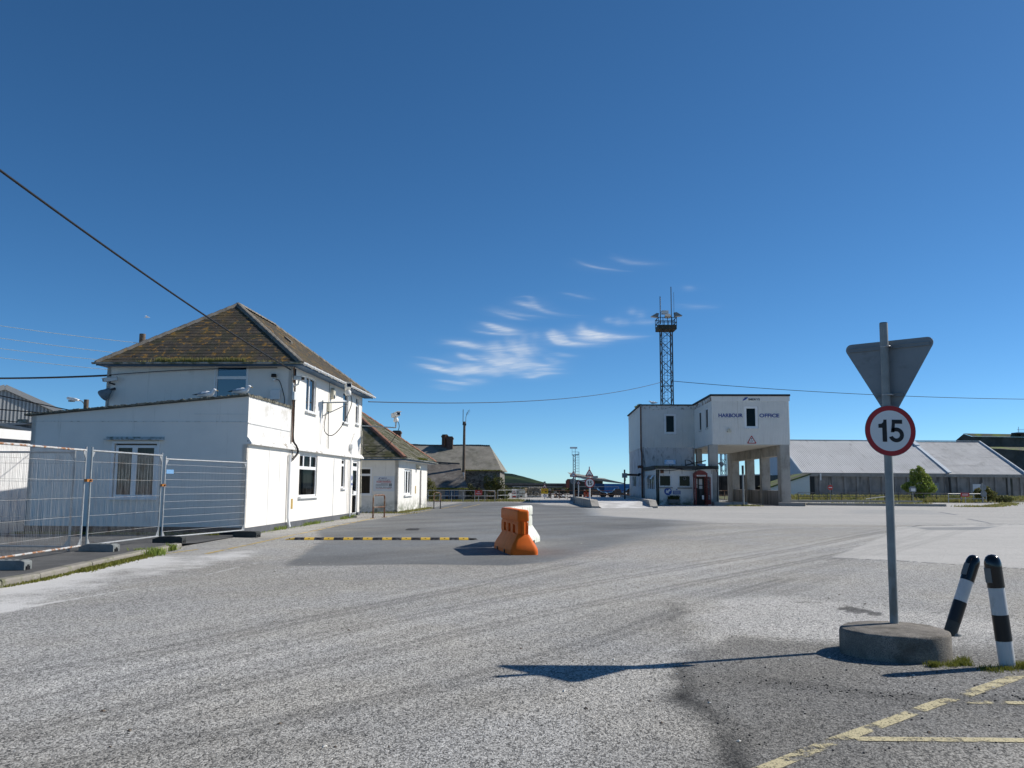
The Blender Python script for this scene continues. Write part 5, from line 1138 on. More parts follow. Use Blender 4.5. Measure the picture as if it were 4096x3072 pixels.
t = at_office('loose_cable', 'loose black cable drooping along the lodge roof edge', 'cable'); MB().tube(sag((.9,-.36,2.92),(3.9,-.36,2.9),.28)+[(4.4,-.36,2.75),(4.55,-.36,2.4),(4.55,-.02,.3)], .03, 6).build('cable', 'cable', t); MB().tube([(2.35,.8,2.95),(2.3,.7,3.42),(2.6,.6,3.38),(3.0,.5,3.05),(3.3,.5,3.0)], .035, 6).build('cable', 'cable', t); MB().tube(sag((.2,-.34,2.6),(1.9,-.34,2.76),.10), .025, 6).build('cable', 'cable', t)
t = at_office('handrail', 'white handrail on the lodge roof seen between the piers', 'handrail'); MB().box(4.3,5.0,7.0,7.04,2.95,3.28).build('panel', 'sign_pale_blue', t); MB().tube([(2.9,4,3.1),(5.0,7,3.55)], .05, 6).build('rail', 'steel_dark', t)
for nm, x, y, z, lab in (('floodlight',4.85,.3,3.05,'grey floodlight on the near-left pier pointing into the drive-through'),):
    t = at_office(nm, lab, 'floodlight'); MB().add([(x-.08,y,z+.15),(x+.12,y-.05,z+.26),(x+.34,y-.1,z+.05),(x+.12,y-.05,z-.22),(x-.08,y+.2,z+.12),(x+.12,y+.2,z+.22),(x+.30,y+.2,z+.05),(x+.12,y+.2,z-.16)], [(0,1,2,3),(7,6,5,4),(0,4,5,1),(1,5,6,2),(2,6,7,3),(3,7,4,0)]).build('lamp_body', 'sign_grey', t); MB().tube([(4.6,.4,3.1),(x,y+.1,z+.1)], .03, 6).build('bracket', 'steel_dark', t)
for z, lab in ((3.02,'upper rusty floodlight on the left wing corner'),(2.36,'lower dark floodlight on the left wing corner')):
    t = at_office('floodlight', lab, 'floodlight'); MB().lathe([(0,-.12),(.10,-.10),(.16,.08),(.15,.10),(0,.09)], 12, (-.50,YW-.3,z), Matrix.Rotation(R(150), 3, 'Y')).build('lamp_body', 'rust' if z > 2.5 else 'black', t); MB().tube([(-.5,YW-.25,z+.05),(-.3,YW-.05,z+.12)], .025, 6).build('bracket', 'steel_dark', t)
gull('gull standing on the flat roof of the office left wing', (OA[0]+1.2, OA[1]+YW+.2, 8.43), R(170), 1.25)
# telephone kiosk, door standing open
kx, ky = 2.70, -1.30
K = at_office('telephone_box', 'faded red telephone box with its door standing open in front of the office', 'telephone box'); KW = .90
KT = lambda x, y, z: (kx+x, ky+y, z)
for x in (0, KW-.09):
    for y in (0, KW-.09): MB(KT).box(x, x+.09, y, y+.09, 0, 2.10).build('corner_post', 'kiosk_red', K)
MB(KT).box(-.02,KW+.02,-.02,KW+.02,0,.06).build('plinth', 'steel_dark', K)
MB(KT).box(-.015,KW+.015,-.015,KW+.015,2.10,2.32).build('entablature', 'kiosk_red', K)
for fy in (-.024, KW+.016): MB(KT).box(.12,KW-.12,fy,fy+.008,2.15,2.25).build('lettered_panel', 'curtain', K)
text('lettering', 'TELEPHONE', K, lambda a, d, b: KT(a, -.024-d, b), .20, .70, 2.175, 2.225, .0, 'sign_black', .01, .004)
n = 10; rf = []
for s_, z in ((1.0,2.32),(1.03,2.35),(.98,2.38)): rf.append([(kx+KW/2+(x-.5)*(KW+.03)*s_, ky+KW/2+(y-.5)*(KW+.03)*s_, z) for x, y in ((0,0),(1,0),(1,1),(0,1))])
rb = MB(); [rb.add(rf[i]+rf[i+1], [(j,(j+1)%4,4+(j+1)%4,4+j) for j in range(4)]) for i in range(2)]
gd = 9; dome = [(kx-.005+(KW+.01)*i/(gd-1), ky-.005+(KW+.01)*j/(gd-1), 2.375+.24*max(0, min(math.sin(math.pi*i/(gd-1)), 1)*1.0)**.8*max(0, math.sin(math.pi*j/(gd-1)))**.8) for j in range(gd) for i in range(gd)]
rb.add(dome, [(j*gd+i,j*gd+i+1,(j+1)*gd+i+1,(j+1)*gd+i) for j in range(gd-1) for i in range(gd-1)], True)
for yy in (-.01, KW+.0): rb.prism([(0,2.37),(KW,2.37),(KW*.85,2.50),(KW*.65,2.57),(KW*.5,2.585),(KW*.35,2.57),(KW*.15,2.50)], yy, yy+.012, lambda u,v,a: KT(u,a,v))
rb.build('domed_roof', 'kiosk_red', K)
def kside(parent, T, nm):
    b = MB(T); b.box(0,.05,0,.03,.10,2.08).box(.67,.72,0,.03,.10,2.08).box(.05,.67,0,.03,.10,.42).box(.05,.67,0,.03,2.02,2.08)
    for k in range(1, 8): z = .42+1.60*k/8; b.box(.05,.67,.004,.026,z-.011,z+.011)
    for x in (.17,.55): b.box(x-.011,x+.011,.006,.024,.42,2.02)
    o_ = b.build(nm, 'kiosk_red', parent)
    MB(T).add([(.05,.014,.42),(.67,.014,.42),(.67,.014,2.02),(.05,.014,2.02)], [(0,1,2,3)]).build('pane', 'glass', o_); return o_
kside(K, lambda a,d,b: KT(.03+d, .09+a, b), 'glazed_side'); kside(K, lambda a,d,b: KT(KW-.03-d, .09+a, b), 'glazed_side')
MB(KT).box(.09,KW-.09,KW-.05,KW-.02,.06,2.1).build('back_panel', 'room_dark', K)
dm = Matrix.Translation((kx+KW-.06, ky-.01, 0)) @ Matrix.Rotation(R(-78), 4, 'Z')
kside(K, lambda a,d,b: tuple(dm @ Vector((a, d, b))), 'door')
for x, z, w, h in ((.14,1.55,.16,.42),(.14,1.30,.15,.22),(.42,1.52,.24,.44),(.42,1.22,.24,.24)): MB(KT).box(x,x+w,KW-.07,KW-.052,z,z+h).build('notice', 'paper', K)
MB(KT).box(.40,.62,.55,.75,.62,1.2).build('telephone', 'steel_dark', K); MB(KT).box(.50,.64,.10,.11,.45,.75).build('poster', 'paper', K)

# ------------------------------------------------------------------ lattice mast behind the office
def lattice(t, c, w, z0, z1, bay, m, r=.04, br=.022):
    hw_ = w/2; cs = [(c[0]-hw_,c[1]-hw_),(c[0]+hw_,c[1]-hw_),(c[0]+hw_,c[1]+hw_),(c[0]-hw_,c[1]+hw_)]
    for x, y in cs: MB().bar((x,y,z0),(x,y,z1), r*2).build('leg', m, t)
    n_ = round((z1-z0)/bay); b = (z1-z0)/n_
    for i in range(n_):
        za, zb = z0+b*i, z0+b*(i+1)
        for k in range(4):
            p, q = cs[k], cs[(k+1)%4]
            if (i+k) % 2: p, q = q, p
            o_ = MB().bar((*p,za),(*q,zb), br*2).build('brace', m, t) if k in (0,) else None
            if o_ is None: lattice.acc.bar((*p,za),(*q,zb), br*2)
            if i % 6 == 0: lattice.acc.bar((*p,za),(*q,za), br*2)
lattice.acc = MB()
T1 = thing('lattice_mast', 'dark steel lattice mast with a caged lamp platform and whip aerials behind the office', 'mast', (16.25, 88.6, 0))
lattice(T1, (0,0), 1.10, 0, 17.7, .98, 'steel_dark', .055, .028); stuff(lattice.acc.build('rear_bracing', 'steel_dark', T1))
mb = MB(); [mb.tube([(x,-.30,0),(x,-.30,17.7)], .022, 5) for x in (-.30,.05)]
for k in range(60): mb.tube([(-.30,-.30,.3*k),(.05,-.30,.3*k)], .014, 4)
mb.build('ladder', 'steel_dark', T1)
pl = MB().box(-.95,.95,-.95,.95,17.70,17.78)
for a, b in (((-.95,-.95),(.95,-.95)),((.95,-.95),(.95,.95)),((.95,.95),(-.95,.95)),((-.95,.95),(-.95,-.95))): pl.bar((*a,17.95),(*b,17.95), .03, .42)
pl.build('platform', mat('rust_green_steel', (.055,.055,.042), .8, .3, 3, stains=[((.09,.05,.03),(3,3,3),.5,.65,.8)]), T1)
rl = MB()
for z in (18.45, 18.95):
    for a, b in (((-.95,-.95),(.95,-.95)),((.95,-.95),(.95,.95)),((.95,.95),(-.95,.95)),((-.95,.95),(-.95,-.95))): rl.bar((*a,z),(*b,z), .06)
for x, y in [(i*.475-.95, -.95) for i in range(5)] + [(i*.475-.95, .95) for i in range(5)] + [(-.95,0),(.95,0)]: rl.bar((x,y,18.1),(x,y,18.95), .055)
rl.build('guard_rail', 'steel_dark', T1)
def lamp_head(p, yaw, m='sign_grey'):
    m3_ = Matrix.Translation(p) @ Matrix.Rotation(yaw, 4, 'Z'); T = lambda x, y, z: tuple(m3_ @ Vector((x,y,z)))
    lh = MB(T).add([(0,-.2,.32),(.0,.2,.32),(.25,-.28,.34),(.25,.28,.34),(.85,-.30,-.02),(.85,.30,-.02),(.1,-.28,-.12),(.1,.28,-.12)], [(0,1,3,2),(2,3,5,4),(0,2,4,6),(1,7,5,3),(0,6,7,1)]).build('lamp_head', m, T1)
    MB(T).add([(.1,-.27,-.115),(.1,.27,-.115),(.85,.29,-.025),(.85,-.29,-.025)], [(0,1,2,3)]).build('lens', 'white_dirty', lh)
lamp_head((.80,-.3,19.25), R(0)); lamp_head((-.80,-.3,19.15), R(180)); lamp_head((.0,-.6,19.0), R(-90))
MB().box(-.55,.15,-.8,-.4,19.35,19.72).build('lamp_head', 'white_dirty', T1)
for x, y, z0, z1, r in ((.48,-.6,18.2,22.3,.045),(.80,-.4,18.2,21.75,.018),(-.68,-.6,18.3,21.25,.05)): MB().tube([(x,y,z0),(x,y,z1)], r, 6).build('whip_aerial', 'steel_dark', T1)
mb = MB()
for k in range(8): mb.ball((-.68,-.6,19.6+.2*k), .07, 6)
mb.build('aerial_dipoles', 'steel_blue', T1)
MB().tube([(-.2,-.5,12.9),(.25,-.9,12.75),(.3,-1.0,13.05)], .03, 6).build('cable_bracket', 'black', T1)
# paler masts farther away
lattice.acc = MB(); T2 = thing('lattice_mast', 'pale slim lattice mast seen through the office drive-through', 'mast', (35.3, 140, 0), .05)
lattice(T2, (-.55,0), .75, 0, 14, .85, 'steel_blue', .06, .03); lattice(T2, (.75,0), .65, 0, 14, .85, 'steel_blue', .06, .03); stuff(lattice.acc.build('rear_bracing', 'steel_blue', T2))
lattice.acc = MB(); T3 = thing('lattice_mast', 'far slim lattice mast with a ladder and lamp cage above the quay shed', 'mast', (13.25, 180, 0))
lattice(T3, (0,0), .50, 0, 7.6, .55, 'steel_blue', .05, .028); stuff(lattice.acc.build('rear_bracing', 'steel_blue', T3))
MB().bar((1.0,0,0),(1.0,0,8.3), .06).bar((.75,0,0),(.75,0,8.3), .04).build('ladder', 'steel_blue', T3)
mb = MB(); [mb.bar((.2,0,.6*k),(1.0,0,.6*k), .05) for k in range(14)]; mb.build('rung', 'steel_blue', T3)
MB().box(-.5,.9,-.4,.4,7.6,7.75).bar((-.5,-.4,8.3),(.9,-.4,8.3),.06).bar((-.5,-.4,7.7),(-.5,-.4,8.9),.06).bar((.9,-.4,7.7),(.9,-.4,8.3),.06).bar((.2,0,7.7),(.2,0,9.0),.08).build('platform', 'steel_blue', T3); MB().box(-.9,.6,-.3,.3,9.0,9.35).build('lamp_head', 'sign_white', T3)

# ------------------------------------------------------------------ weighbridge ramp with its side kerbs
wb = thing('weighbridge', 'raised concrete weighbridge with a dusty white ramp left of the office', 'weighbridge', (0,0,0))
mb = MB().add([(5.75,54.6,.006),(9.15,55.4,.006),(9.45,59.4,.34),(5.62,59.0,.34),(10.4,80,.34),(5.5,80,.34),(5.5,80,-.05),(10.4,80,-.05)], [(0,1,2,3),(3,2,4,5),(5,4,7,6)]); mb.build('deck', mat('white_dusted_concrete', (.50,.49,.47), .95, .1, 1.2, .2, stains=[((.72,.71,.69),(1,1,1),.45,.6,.7)]), wb)
for a, b, e in (((5.42,55.2),(5.36,69.5),.0), ((9.30,55.9),(10.9,84),.0)):
    d = Vector((b[0]-a[0], b[1]-a[1], 0)).normalized(); s_ = Vector((d.y,-d.x,0)); A_, B_ = Vector((*a,0)), Vector((*b,0))
    prof = [(0,.12),(1.1,.50),((B_-A_).length,.50)]
    vs = []
    for t_, z in prof:
        for w_ in (-.24, .24): vs += [tuple(A_+d*t_+s_*w_), tuple(A_+d*t_+s_*w_+Vector((0,0,z)))]
    MB().add(vs, [(0,2,3,1),(1,3,7,5),(5,7,11,9),(0,1,5,4),(4,5,9,8),(2,6,7,3),(6,10,11,7),(8,9,11,10)]).build('side_kerb', 'pier', wb)
for lab, a, b in (('low broken kerb at the left mouth of the drive-through',(14.9,63.4),(17.6,64.3)),('pale kerb stone at the foot of the right pier',(19.9,63.9),(21.7,63.3))):
    d = Vector((b[0]-a[0], b[1]-a[1], 0)).normalized(); s_ = Vector((d.y,-d.x,0))*.2; A_, B_ = Vector((*a,0)), Vector((*b,0))
    tag(MB().add([tuple(A_-s_),tuple(A_+s_),tuple(B_+s_),tuple(B_-s_)]+[tuple(p+Vector((0,0,.26))) for p in (A_-s_,A_+s_,B_+s_,B_-s_)], [(4,5,6,7),(0,1,5,4),(1,2,6,5),(2,3,7,6),(3,0,4,7)]).build('kerb_block', 'concrete'), lab, 'kerb')
t = thing('marker_pole', 'bare grey steel post at the left mouth of the drive-through', 'post', (16.95,62.6,0)); MB().tube([(0,0,0),(0,0,2.95)], .075, 8).build('post', 'galv_pole', t); MB().tube([(0,0,2.35),(0,0,2.95)], .085, 8).build('sleeve', 'steel_dark', t)
mb = MB(); blades(mb, 300, lambda: (random.gauss(17.1,.5), random.gauss(62.5,.12), 0), .12, .04, .8); stuff(mb.build('post_foot_grass', 'grass'))

# ------------------------------------------------------------------ road signs in the middle distance
def plate_tri(parent, c, s, y, pict=None, red='sign_red'):
    P = [(c[0]+a, c[1]+b) for a, b in tri_pts(s, .05*s/.6)]; o_ = MB().prism(P, y, y+.006, FY).build('red_border', red, parent)
    MB().prism([(c[0]+(a-c[0])*.70, c[1]+(b-c[1])*.70) for a, b in P], y-.004, y-.001, FY).build('white_face', 'sign_white', o_); return o_
t = thing('road_sign', 'road hump triangle over a round fifteen limit on a white-edged post by the ramp', 'road sign', (5.21,57.0,0))
MB().tube([(0,0,0),(0,0,2.68)], .05, 8).build('post', 'sign_white', t)
o_ = plate_tri(t, (-.02,2.20), .62, -.06); MB().prism([(-.2,2.09),(.16,2.09),(.16,2.11),(.09,2.12),(.05,2.15),(-.02,2.165),(-.09,2.15),(-.13,2.12),(-.2,2.11)], -.066, -.064, FY).build('hump_symbol', 'sign_black', o_)
roundel(t, (-.0,1.60), .335, -.06)
t = thing('road_sign', 'roundabout triangle sign on a dark post with a grey disc behind', 'road sign', (4.98,68.4,0))
MB().tube([(0,0,0),(0,0,2.5)], .06, 8).build('post', 'sign_grey', t); o_ = plate_tri(t, (-.04,2.25), .58, -.07); MB().prism(disc(.24,0,0,(-.02,1.75),24), .07, .085, FY).build('sign_back', 'sign_grey', t)
for k in range(3):
    a0, a1 = 120*k+10, 120*k+100; mb = MB()
    for i in range(6):
        a, b = R(a0+(a1-a0)*i/6), R(a0+(a1-a0)*(i+1)/6); cc = (-.04,2.21); mb.prism([(cc[0]+rr*math.cos(t_), cc[1]+rr*math.sin(t_)) for rr, t_ in ((.075,a),(.075,b),(.11,b),(.11,a))], -.076, -.074, FY)
    mb.build('arrow_symbol', 'sign_black', o_)
t = thing('road_sign', 'small pedestrian triangle sign on a thin white post behind the hump sign', 'road sign', (6.62,84.5,0))
MB().tube([(0,0,0),(0,0,1.5)], .045, 8).build('post', 'sign_white', t); o_ = plate_tri(t, (.0,1.66), .46, -.06); MB().prism([(-.03,1.58),(.0,1.66),(-.015,1.74),(.02,1.74),(.02,1.66),(.06,1.58),(.03,1.58),(.01,1.63),(0,1.58)], -.067, -.064, FY).build('walker_symbol', 'sign_black', o_)
t = thing('barrier_pole', 'dark post with a grey control box and an arm reaching to the office', 'post', (9.20,69.5,0)); MB().tube([(0,0,0),(0,0,2.72)], .065, 8).build('post', 'steel_dark', t); MB().box(-.20,.20,-.18,.12,2.06,2.43).build('control_box', 'galv_pole', t, bevel=.01); MB().bar((.2,0,2.31),(1.85,4.6,2.33), .13, .17).build('arm', 'rust', t); MB().tube([(.05,-.1,2.06),(.08,-.1,1.86),(.03,-.08,1.78)], .015, 5).build('lead', 'cable', t)
# ------------------------------------------------------------------ old cottage with lean-to
cot = thing('cottage', 'old stone cottage with a long streaked grey slate roof and two chimney stacks', 'cottage', (0,0,0))
E1_, E2_ = (-15.5,84.2), (-.98,84.0)
CR = [(-15.5,84.0,2.76),(-.95,83.9,2.76),(-2.25,88.6,5.42),(-15.5,88.9,5.62),(-.4,93.4,2.76),(-15.5,93.6,2.76)]
def undul(mb, a, b, c, d, nu, nv, amp, z=0):
    vs = []
    for j in range(nv+1):
        for i in range(nu+1):
            u, v = i/nu, j/nv; p = (Vector(a)*(1-u)+Vector(b)*u)*(1-v)+(Vector(d)*(1-u)+Vector(c)*u)*v
            vs.append(p + Vector((0,0,random.uniform(-amp,amp)+.05*math.sin(u*9)*(1 if v > .8 else .3)+z)))
    mb.add(vs, [(j*(nu+1)+i,j*(nu+1)+i+1,(j+1)*(nu+1)+i+1,(j+1)*(nu+1)+i) for j in range(nv) for i in range(nu)], True); return mb
mb = MB(); undul(mb, CR[0], CR[1], CR[2], CR[3], 40, 12, .014); mb.add([CR[1],CR[4],CR[2]], [(0,1,2)]); mb.add([CR[3],CR[2],CR[4],CR[5]], [(0,1,2,3)])
crf = mb.build('roof', 'old_slate', cot)
mb = MB()
for k in range(60):
    u = k/60; p = Vector(CR[3]).lerp(Vector(CR[2]), u); mb.box(p.x, p.x+.2, p.y-.12, p.y+.12, p.z-.04+.05*math.sin(u*9), p.z+.05+.05*math.sin(u*9)+random.uniform(0,.02))
stuff(mb.build('ridge_tiles', 'dark_slate', crf))
MB().add([(-15.3,84.4,0),(-1.12,84.35,0),(-1.12,84.35,2.75),(-15.3,84.4,2.75),(-.75,93.2,0),(-.75,93.2,2.75)], [(0,1,2,3),(1,4,5,2)]).build('wall', 'rubble', cot)
mb = MB()
for _ in range(250):
    x, z = random.uniform(-4.6,-1.25), random.uniform(.3,2.6); s = random.uniform(.05,.16); mb.add([(x-s,84.33,z-s*.4),(x+s*.9,84.33,z-s*.5),(x+s,84.33,z+s*.4),(x-s*.8,84.33,z+s*.45),(x,84.29,z)], [(0,1,4),(1,2,4),(2,3,4),(3,0,4)])
stuff(mb.build('rubble_stones', mat('lime_streaked_rubble', (.26,.25,.23), .95, .35, 3, .4, rand=0, stains=[((.05,.05,.045),(1.8,1.8,1.8),.48,.6,.9)]), cot))
def chimney(x0, x1, y, z0, z1, m): 
    c = MB().box(x0,x1,y-.35,y+.35,z0,z1).box(x0-.06,x1+.06,y-.41,y+.41,z1-.25,z1-.08).box(x0+.05,x1-.05,y-.3,y+.3,z1,z1+.06).build('chimney', m, crf); return c
chimney(-12.4,-11.55,88.7,5.2,6.9,'brick_dark'); chimney(-7.25,-6.65,88.6,5.2,6.52,'brick_dark'); chimney(-6.72,-6.08,88.2,5.05,6.30,'brick_dark')
MB().tube([(-6.9,88.2,5.4),(-6.9,88.2,6.5)], .12, 8).build('flue_pipe', 'rust', crf)
lt = MB(); undul(lt, (-8.6,80.0,.98), (-4.02,80.0,.95), (-5.12,83.9,3.40), (-8.6,83.9,3.62), 20, 10, .02); lt.build('lean_to_roof', 'dark_slate', cot)
MB().bar((-8.6,83.9,3.66),(-5.1,83.9,3.44),.10,.12).build('ridge_capping', 'steel_dark', cot)
MB().add([(-4.3,80.3,0),(-5.1,83.9,0),(-5.15,83.9,3.3),(-4.25,80.3,.98)], [(0,1,2,3)]).build('lean_to_end_wall', 'rubble', cot)
MB().add([(-8.6,80.35,-.1),(-4.3,80.35,-.1),(-4.3,80.35,.98),(-8.6,80.35,.98)], [(0,1,2,3)]).build('lean_to_wall', 'shed_wall', cot)
for x in (-7.1,-6.2,-5.75,-5.3): 
    w = MB(front(80.33)).box(x,x+.36,0,.03,.05,.85).build('shutter', 'blue_dark', cot); MB(front(80.33)).box(x+.06,x+.30,.03,.045,.10,.36).build('panel', 'black', w); MB(front(80.33)).box(x+.05,x+.31,.03,.05,.52,.56).box(x+.05,x+.31,.03,.05,.64,.68).build('slat', 'sign_grey', w)
mb = MB(); blades(mb, 700, along([(-8.4,79.95,.98),(-4.1,79.95,.96)], .06), .16, .04, .8); stuff(mb.build('eave_moss', 'moss', cot))
mb = MB(); blades(mb, 500, along([(-4.6,83.9,2.76),(-1,83.85,2.76)], .06), .12, .04, .8); stuff(mb.build('eave_moss', 'moss', cot))
t = thing('aerial_pole', 'tall weathered wooden pole with two aerials in front of the cottage roof', 'pole', (-4.66,83.2,0)); MB().tube([(0,0,0),(.02,0,7.55)], [.17,.12], 10).build('pole', 'wood_pole', t)
MB().box(-.16,.20,-.1,.1,7.2,7.36).build('pole_band', 'steel_dark', t); MB().tube([(-.12,0,7.2),(-.12,0,8.75)], .035, 6).build('whip_aerial', 'steel_dark', t); MB().tube([(.14,0,7.1),(.16,0,8.0),(.30,0,8.45)], .03, 6).build('aerial_mast', 'galv_pole', t)
mb = MB(); mb.bar((.2,0,8.2),(.5,0,8.75),.03)
for k in range(5): mb.bar((.23+.05*k-.1,0,8.3+.09*k),(.23+.05*k+.16,0,8.22+.09*k),.02)
mb.build('yagi_aerial', 'galv_pole', t); MB().box(-.1,.1,-.2,-.1,2.0,2.6).build('pole_sleeve', 'sign_white', t)

# ------------------------------------------------------------------ foliage
def foliage(mb, blobs, n, s, seed=0):
    rn = random.Random(seed)
    for (cx, cy, cz, rx, ry, rz, wt) in blobs:
        for _ in range(int(n*wt)):
            while True:
                a, b, c = (rn.uniform(-1,1) for _ in range(3)); d = a*a+b*b+c*c
                if d < 1 and d > rn.random()*.8: break
            p = Vector((cx+a*rx, cy+b*ry, cz+c*rz)); q = Vector((rn.gauss(0,1), rn.gauss(0,1), rn.gauss(0,.6)+.3)).normalized(); u = q.orthogonal().normalized(); v = q.cross(u); L_ = s*rn.uniform(.6,1.3)
            mb.add([p-u*L_*.5, p+v*L_*.28, p+u*L_*.6, p-v*L_*.28], [(0,1,2,3)])
def shrub(name, label, base, blobs, n, s, m, cat, seed, stems=5, group=None):
    t = thing(name, label, cat, base, 0, group); mb = MB(); foliage(mb, blobs, n, s, seed); mb.build('crown', m, t)
    rn = random.Random(seed); sm = MB()
    for k in range(stems):
        b = blobs[k % len(blobs)]; sm.tube([(rn.gauss(0,.08),rn.gauss(0,.08),0),(b[0]*.45+rn.gauss(0,.05),b[1]*.45,b[2]*.5),(b[0],b[1],b[2])], [.06,.04,.012], 5)
    sm.build('trunk', 'wood_pole', t); return t
rr = random.Random(3)
tb = [(0,0,1.7,.95,.8,1.0,1.0),(-.9,0,1.45,.75,.6,.55,.6),(.85,.1,1.5,.7,.6,.65,.6),(.1,0,2.75,.5,.5,.65,.5),(-.45,0,2.4,.5,.5,.6,.45),(.5,0,2.4,.55,.5,.5,.45),(-1.45,0,1.45,.35,.4,.3,.2),(1.35,0,1.3,.4,.4,.45,.25),(.0,0,3.25,.28,.3,.35,.16),(-.65,0,2.95,.25,.3,.3,.12),(.3,0,.8,.8,.6,.5,.4),(.9,0,2.2,.3,.3,.4,.2)]
shrub('tree', 'bushy bright green young tree in front of the long warehouse', (40.35,84.6,0), tb, 560, .22, 'leaf', 'tree', 5, 12)
shrub('bush', 'rounded dull green bush beside the grey roundel post on the right', (45.6,82.6,0), [(0,0,.7,.95,.7,.7,1),(.7,0,.65,.6,.6,.5,.5),(-.5,0,.95,.5,.5,.45,.4),(.2,0,1.25,.35,.3,.3,.2)], 700, .2, 'leaf_olive', 'bush', 8)
shrub('bush', 'low dark bush at the foot of the warehouse right of the dull green bush', (47.2,82.8,0), [(0,0,.35,.85,.5,.38,1),(.7,0,.3,.5,.4,.3,.5)], 600, .16, 'leaf_dark', 'bush', 9)
shrub('bush', 'straggly olive bush growing against the right end of the cottage wall', (-1.75,82.6,0), [(0,0,.8,1.0,.7,.85,1),(.5,0,1.6,.6,.5,.6,.5),(-.6,0,1.75,.35,.4,.6,.2),(.9,0,.8,.6,.5,.7,.5),(.15,0,2.1,.25,.3,.45,.1),(1.1,0,.4,.5,.5,.4,.4),(-.2,0,1.3,.7,.5,.5,.5)], 650, .18, 'leaf_olive', 'bush', 11, 9)
shrub('bush', 'dark ivy bush between the lean-to end and the cottage wall', (-3.6,82.9,0), [(0,0,.6,.9,.5,.6,1),(-.4,0,1.1,.35,.3,.45,.3)], 500, .15, 'leaf_dark', 'bush', 12)
shrub('bush', 'dull green bush beside the gatehouse end and the railing post', (-7.0,74.5,0), [(0,0,.9,.5,.5,.9,1),(.3,0,.5,.6,.5,.5,.7),(-.2,0,1.6,.3,.3,.4,.3)], 500, .15, 'leaf_olive', 'bush', 13)
shrub('weed_plant', 'bright green weed at the left mouth of the drive-through', (16.2,70,0), [(0,0,.45,.45,.4,.4,1),(-.35,0,.3,.35,.3,.3,.5)], 200, .2, 'leaf', 'weeds', 14)
mb = MB(); blades(mb, 3600, along([(-7.6,72.2,0),(-4,72.6,0),(-1.6,73.5,0),(.6,76.5,0)], .28), .17, .03, .9); blades(mb, 700, lambda: (random.gauss(.1,.8), random.gauss(74.5,.6), 0), .22, .035, .9); stuff(mb.build('verge_grass', 'grass'))
mb = MB(); blades(mb, 9000, lambda: (random.uniform(25,62), random.uniform(86,97), random.uniform(.1,.4)), .26, .07, .8); blades(mb, 2500, lambda: (random.gauss(40,2.2), random.uniform(80.5,83.5), 0), .35, .05, .8)
blades(mb, 1500, along([(33.5,64.2,0),(36,64.5,0),(43,74,0),(45.5,78.4,0)], .35), .16, .04, .9); blades(mb, 900, along([(22.2,68.2,0),(30,72.5,0),(37,76,0)], .3), .16, .04, .9)
stuff(mb.build('bank_grass', 'grass'))
struct(MB().add([(22,85,0),(70,85,0),(76,100,.25),(22,100,.25)], [(0,1,2,3)]).build('grass_bank', mat('bank_earth', (.10,.105,.05), .95, .3, .5, .3)))

# ------------------------------------------------------------------ railings
def railing(label, pts, h, m, posts, rails=(1.0,.52), r=.023, pm=None, rm=None, group=None):
    t = thing('railing', label, 'railing', (*pts[0], 0), 0, group); P = [Vector((*p,0))-Vector((*pts[0],0)) for p in pts]; Ls = [(b-a).length for a, b in zip(P[:-1], P[1:])]; tot = sum(Ls)
    def at(s):
        for a, b, l in zip(P[:-1], P[1:], Ls):
            if s <= l+1e-6: return a.lerp(b, min(1, s/l))
            s -= l
        return P[-1]
    for f in rails: MB().tube([p+Vector((0,0,h*f)) for p in P], r, 6).build('rail', rm or m, t)
    pmsh = MB().tube([(0,0,0),(0,0,h)], r*1.15, 6).mesh('post', pm or m)
    for k in range(posts+1): inst('post', pmsh, t, at(tot*k/posts))
    return t
railing('pale tube railing in front of the cottage lean-to', [(-6.9,71.0),(-3.0,71.6),(-1.4,72.6)], .94, 'galv', 6)
railing('pale tube railing continuing behind the olive bush to the warning board', [(-1.2,76),(.7,80)], .95, 'galv', 3)
t = thing('no_parking_sign', 'red no parking board on the pale railing before the cottage', 'sign', (-2.72,71.3,0)); MB().box(-.30,.30,-.03,0,.56,.98).build('sign_plate', 'sign_red_faded', t)
text('lettering', 'NO', t, lambda a,d,b: (a,-.031-d,b), -.08, .08, .80, .90, 0, 'sign_white', .01, .004); text('lettering', 'PARKING', t, lambda a,d,b: (a,-.031-d,b), -.22, .22, .64, .74, 0, 'sign_white', .01, .004); MB().tube([(0,.02,0),(0,.02,.6)], .03, 6).build('post', 'galv', t)
hoop('rusty yellow hoop stand behind the no parking board', -1.75, 74.5, .82, .75, ('rust_paint','rust_paint','rust_paint'), .1)
railing('long rust-brown railing along the quay road behind the signs', [(4.0,86.5),(9,87.2),(14,88)], .88, 'rust', 12, (1.0,.55), .028)
railing('dark railing on the grass bank before the left half of the warehouse', [(26.6,79.5),(36,80.2),(43,82)], .86, 'steel_dark', 12, (1.0,.62), .03)
railing('pale two-rail barrier beside the red board at the right of the bank', [(41.0,80.4),(45.2,81.6)], .84, 'galv_bright', 3, (1.0,.45), .035)
railing('rusty railing behind the drive-through opening', [(19.2,88),(27.5,89)], .95, 'rust_paint', 6, (1.0,.5), .035)
t = thing('warning_board', 'small red board on the pale two-rail barrier', 'sign', (42.45,80.2,0)); MB().box(-.40,.40,-.04,0,.58,.94).build('sign_plate', 'sign_red_faded', t); MB().tube([(.05,.02,0),(.05,.02,.6)], .04, 6).build('post', 'galv', t)
for z in (.80,.70): MB().box(-.28,.28,-.045,-.04,z,z+.045).build('print_line', 'sign_white', t)
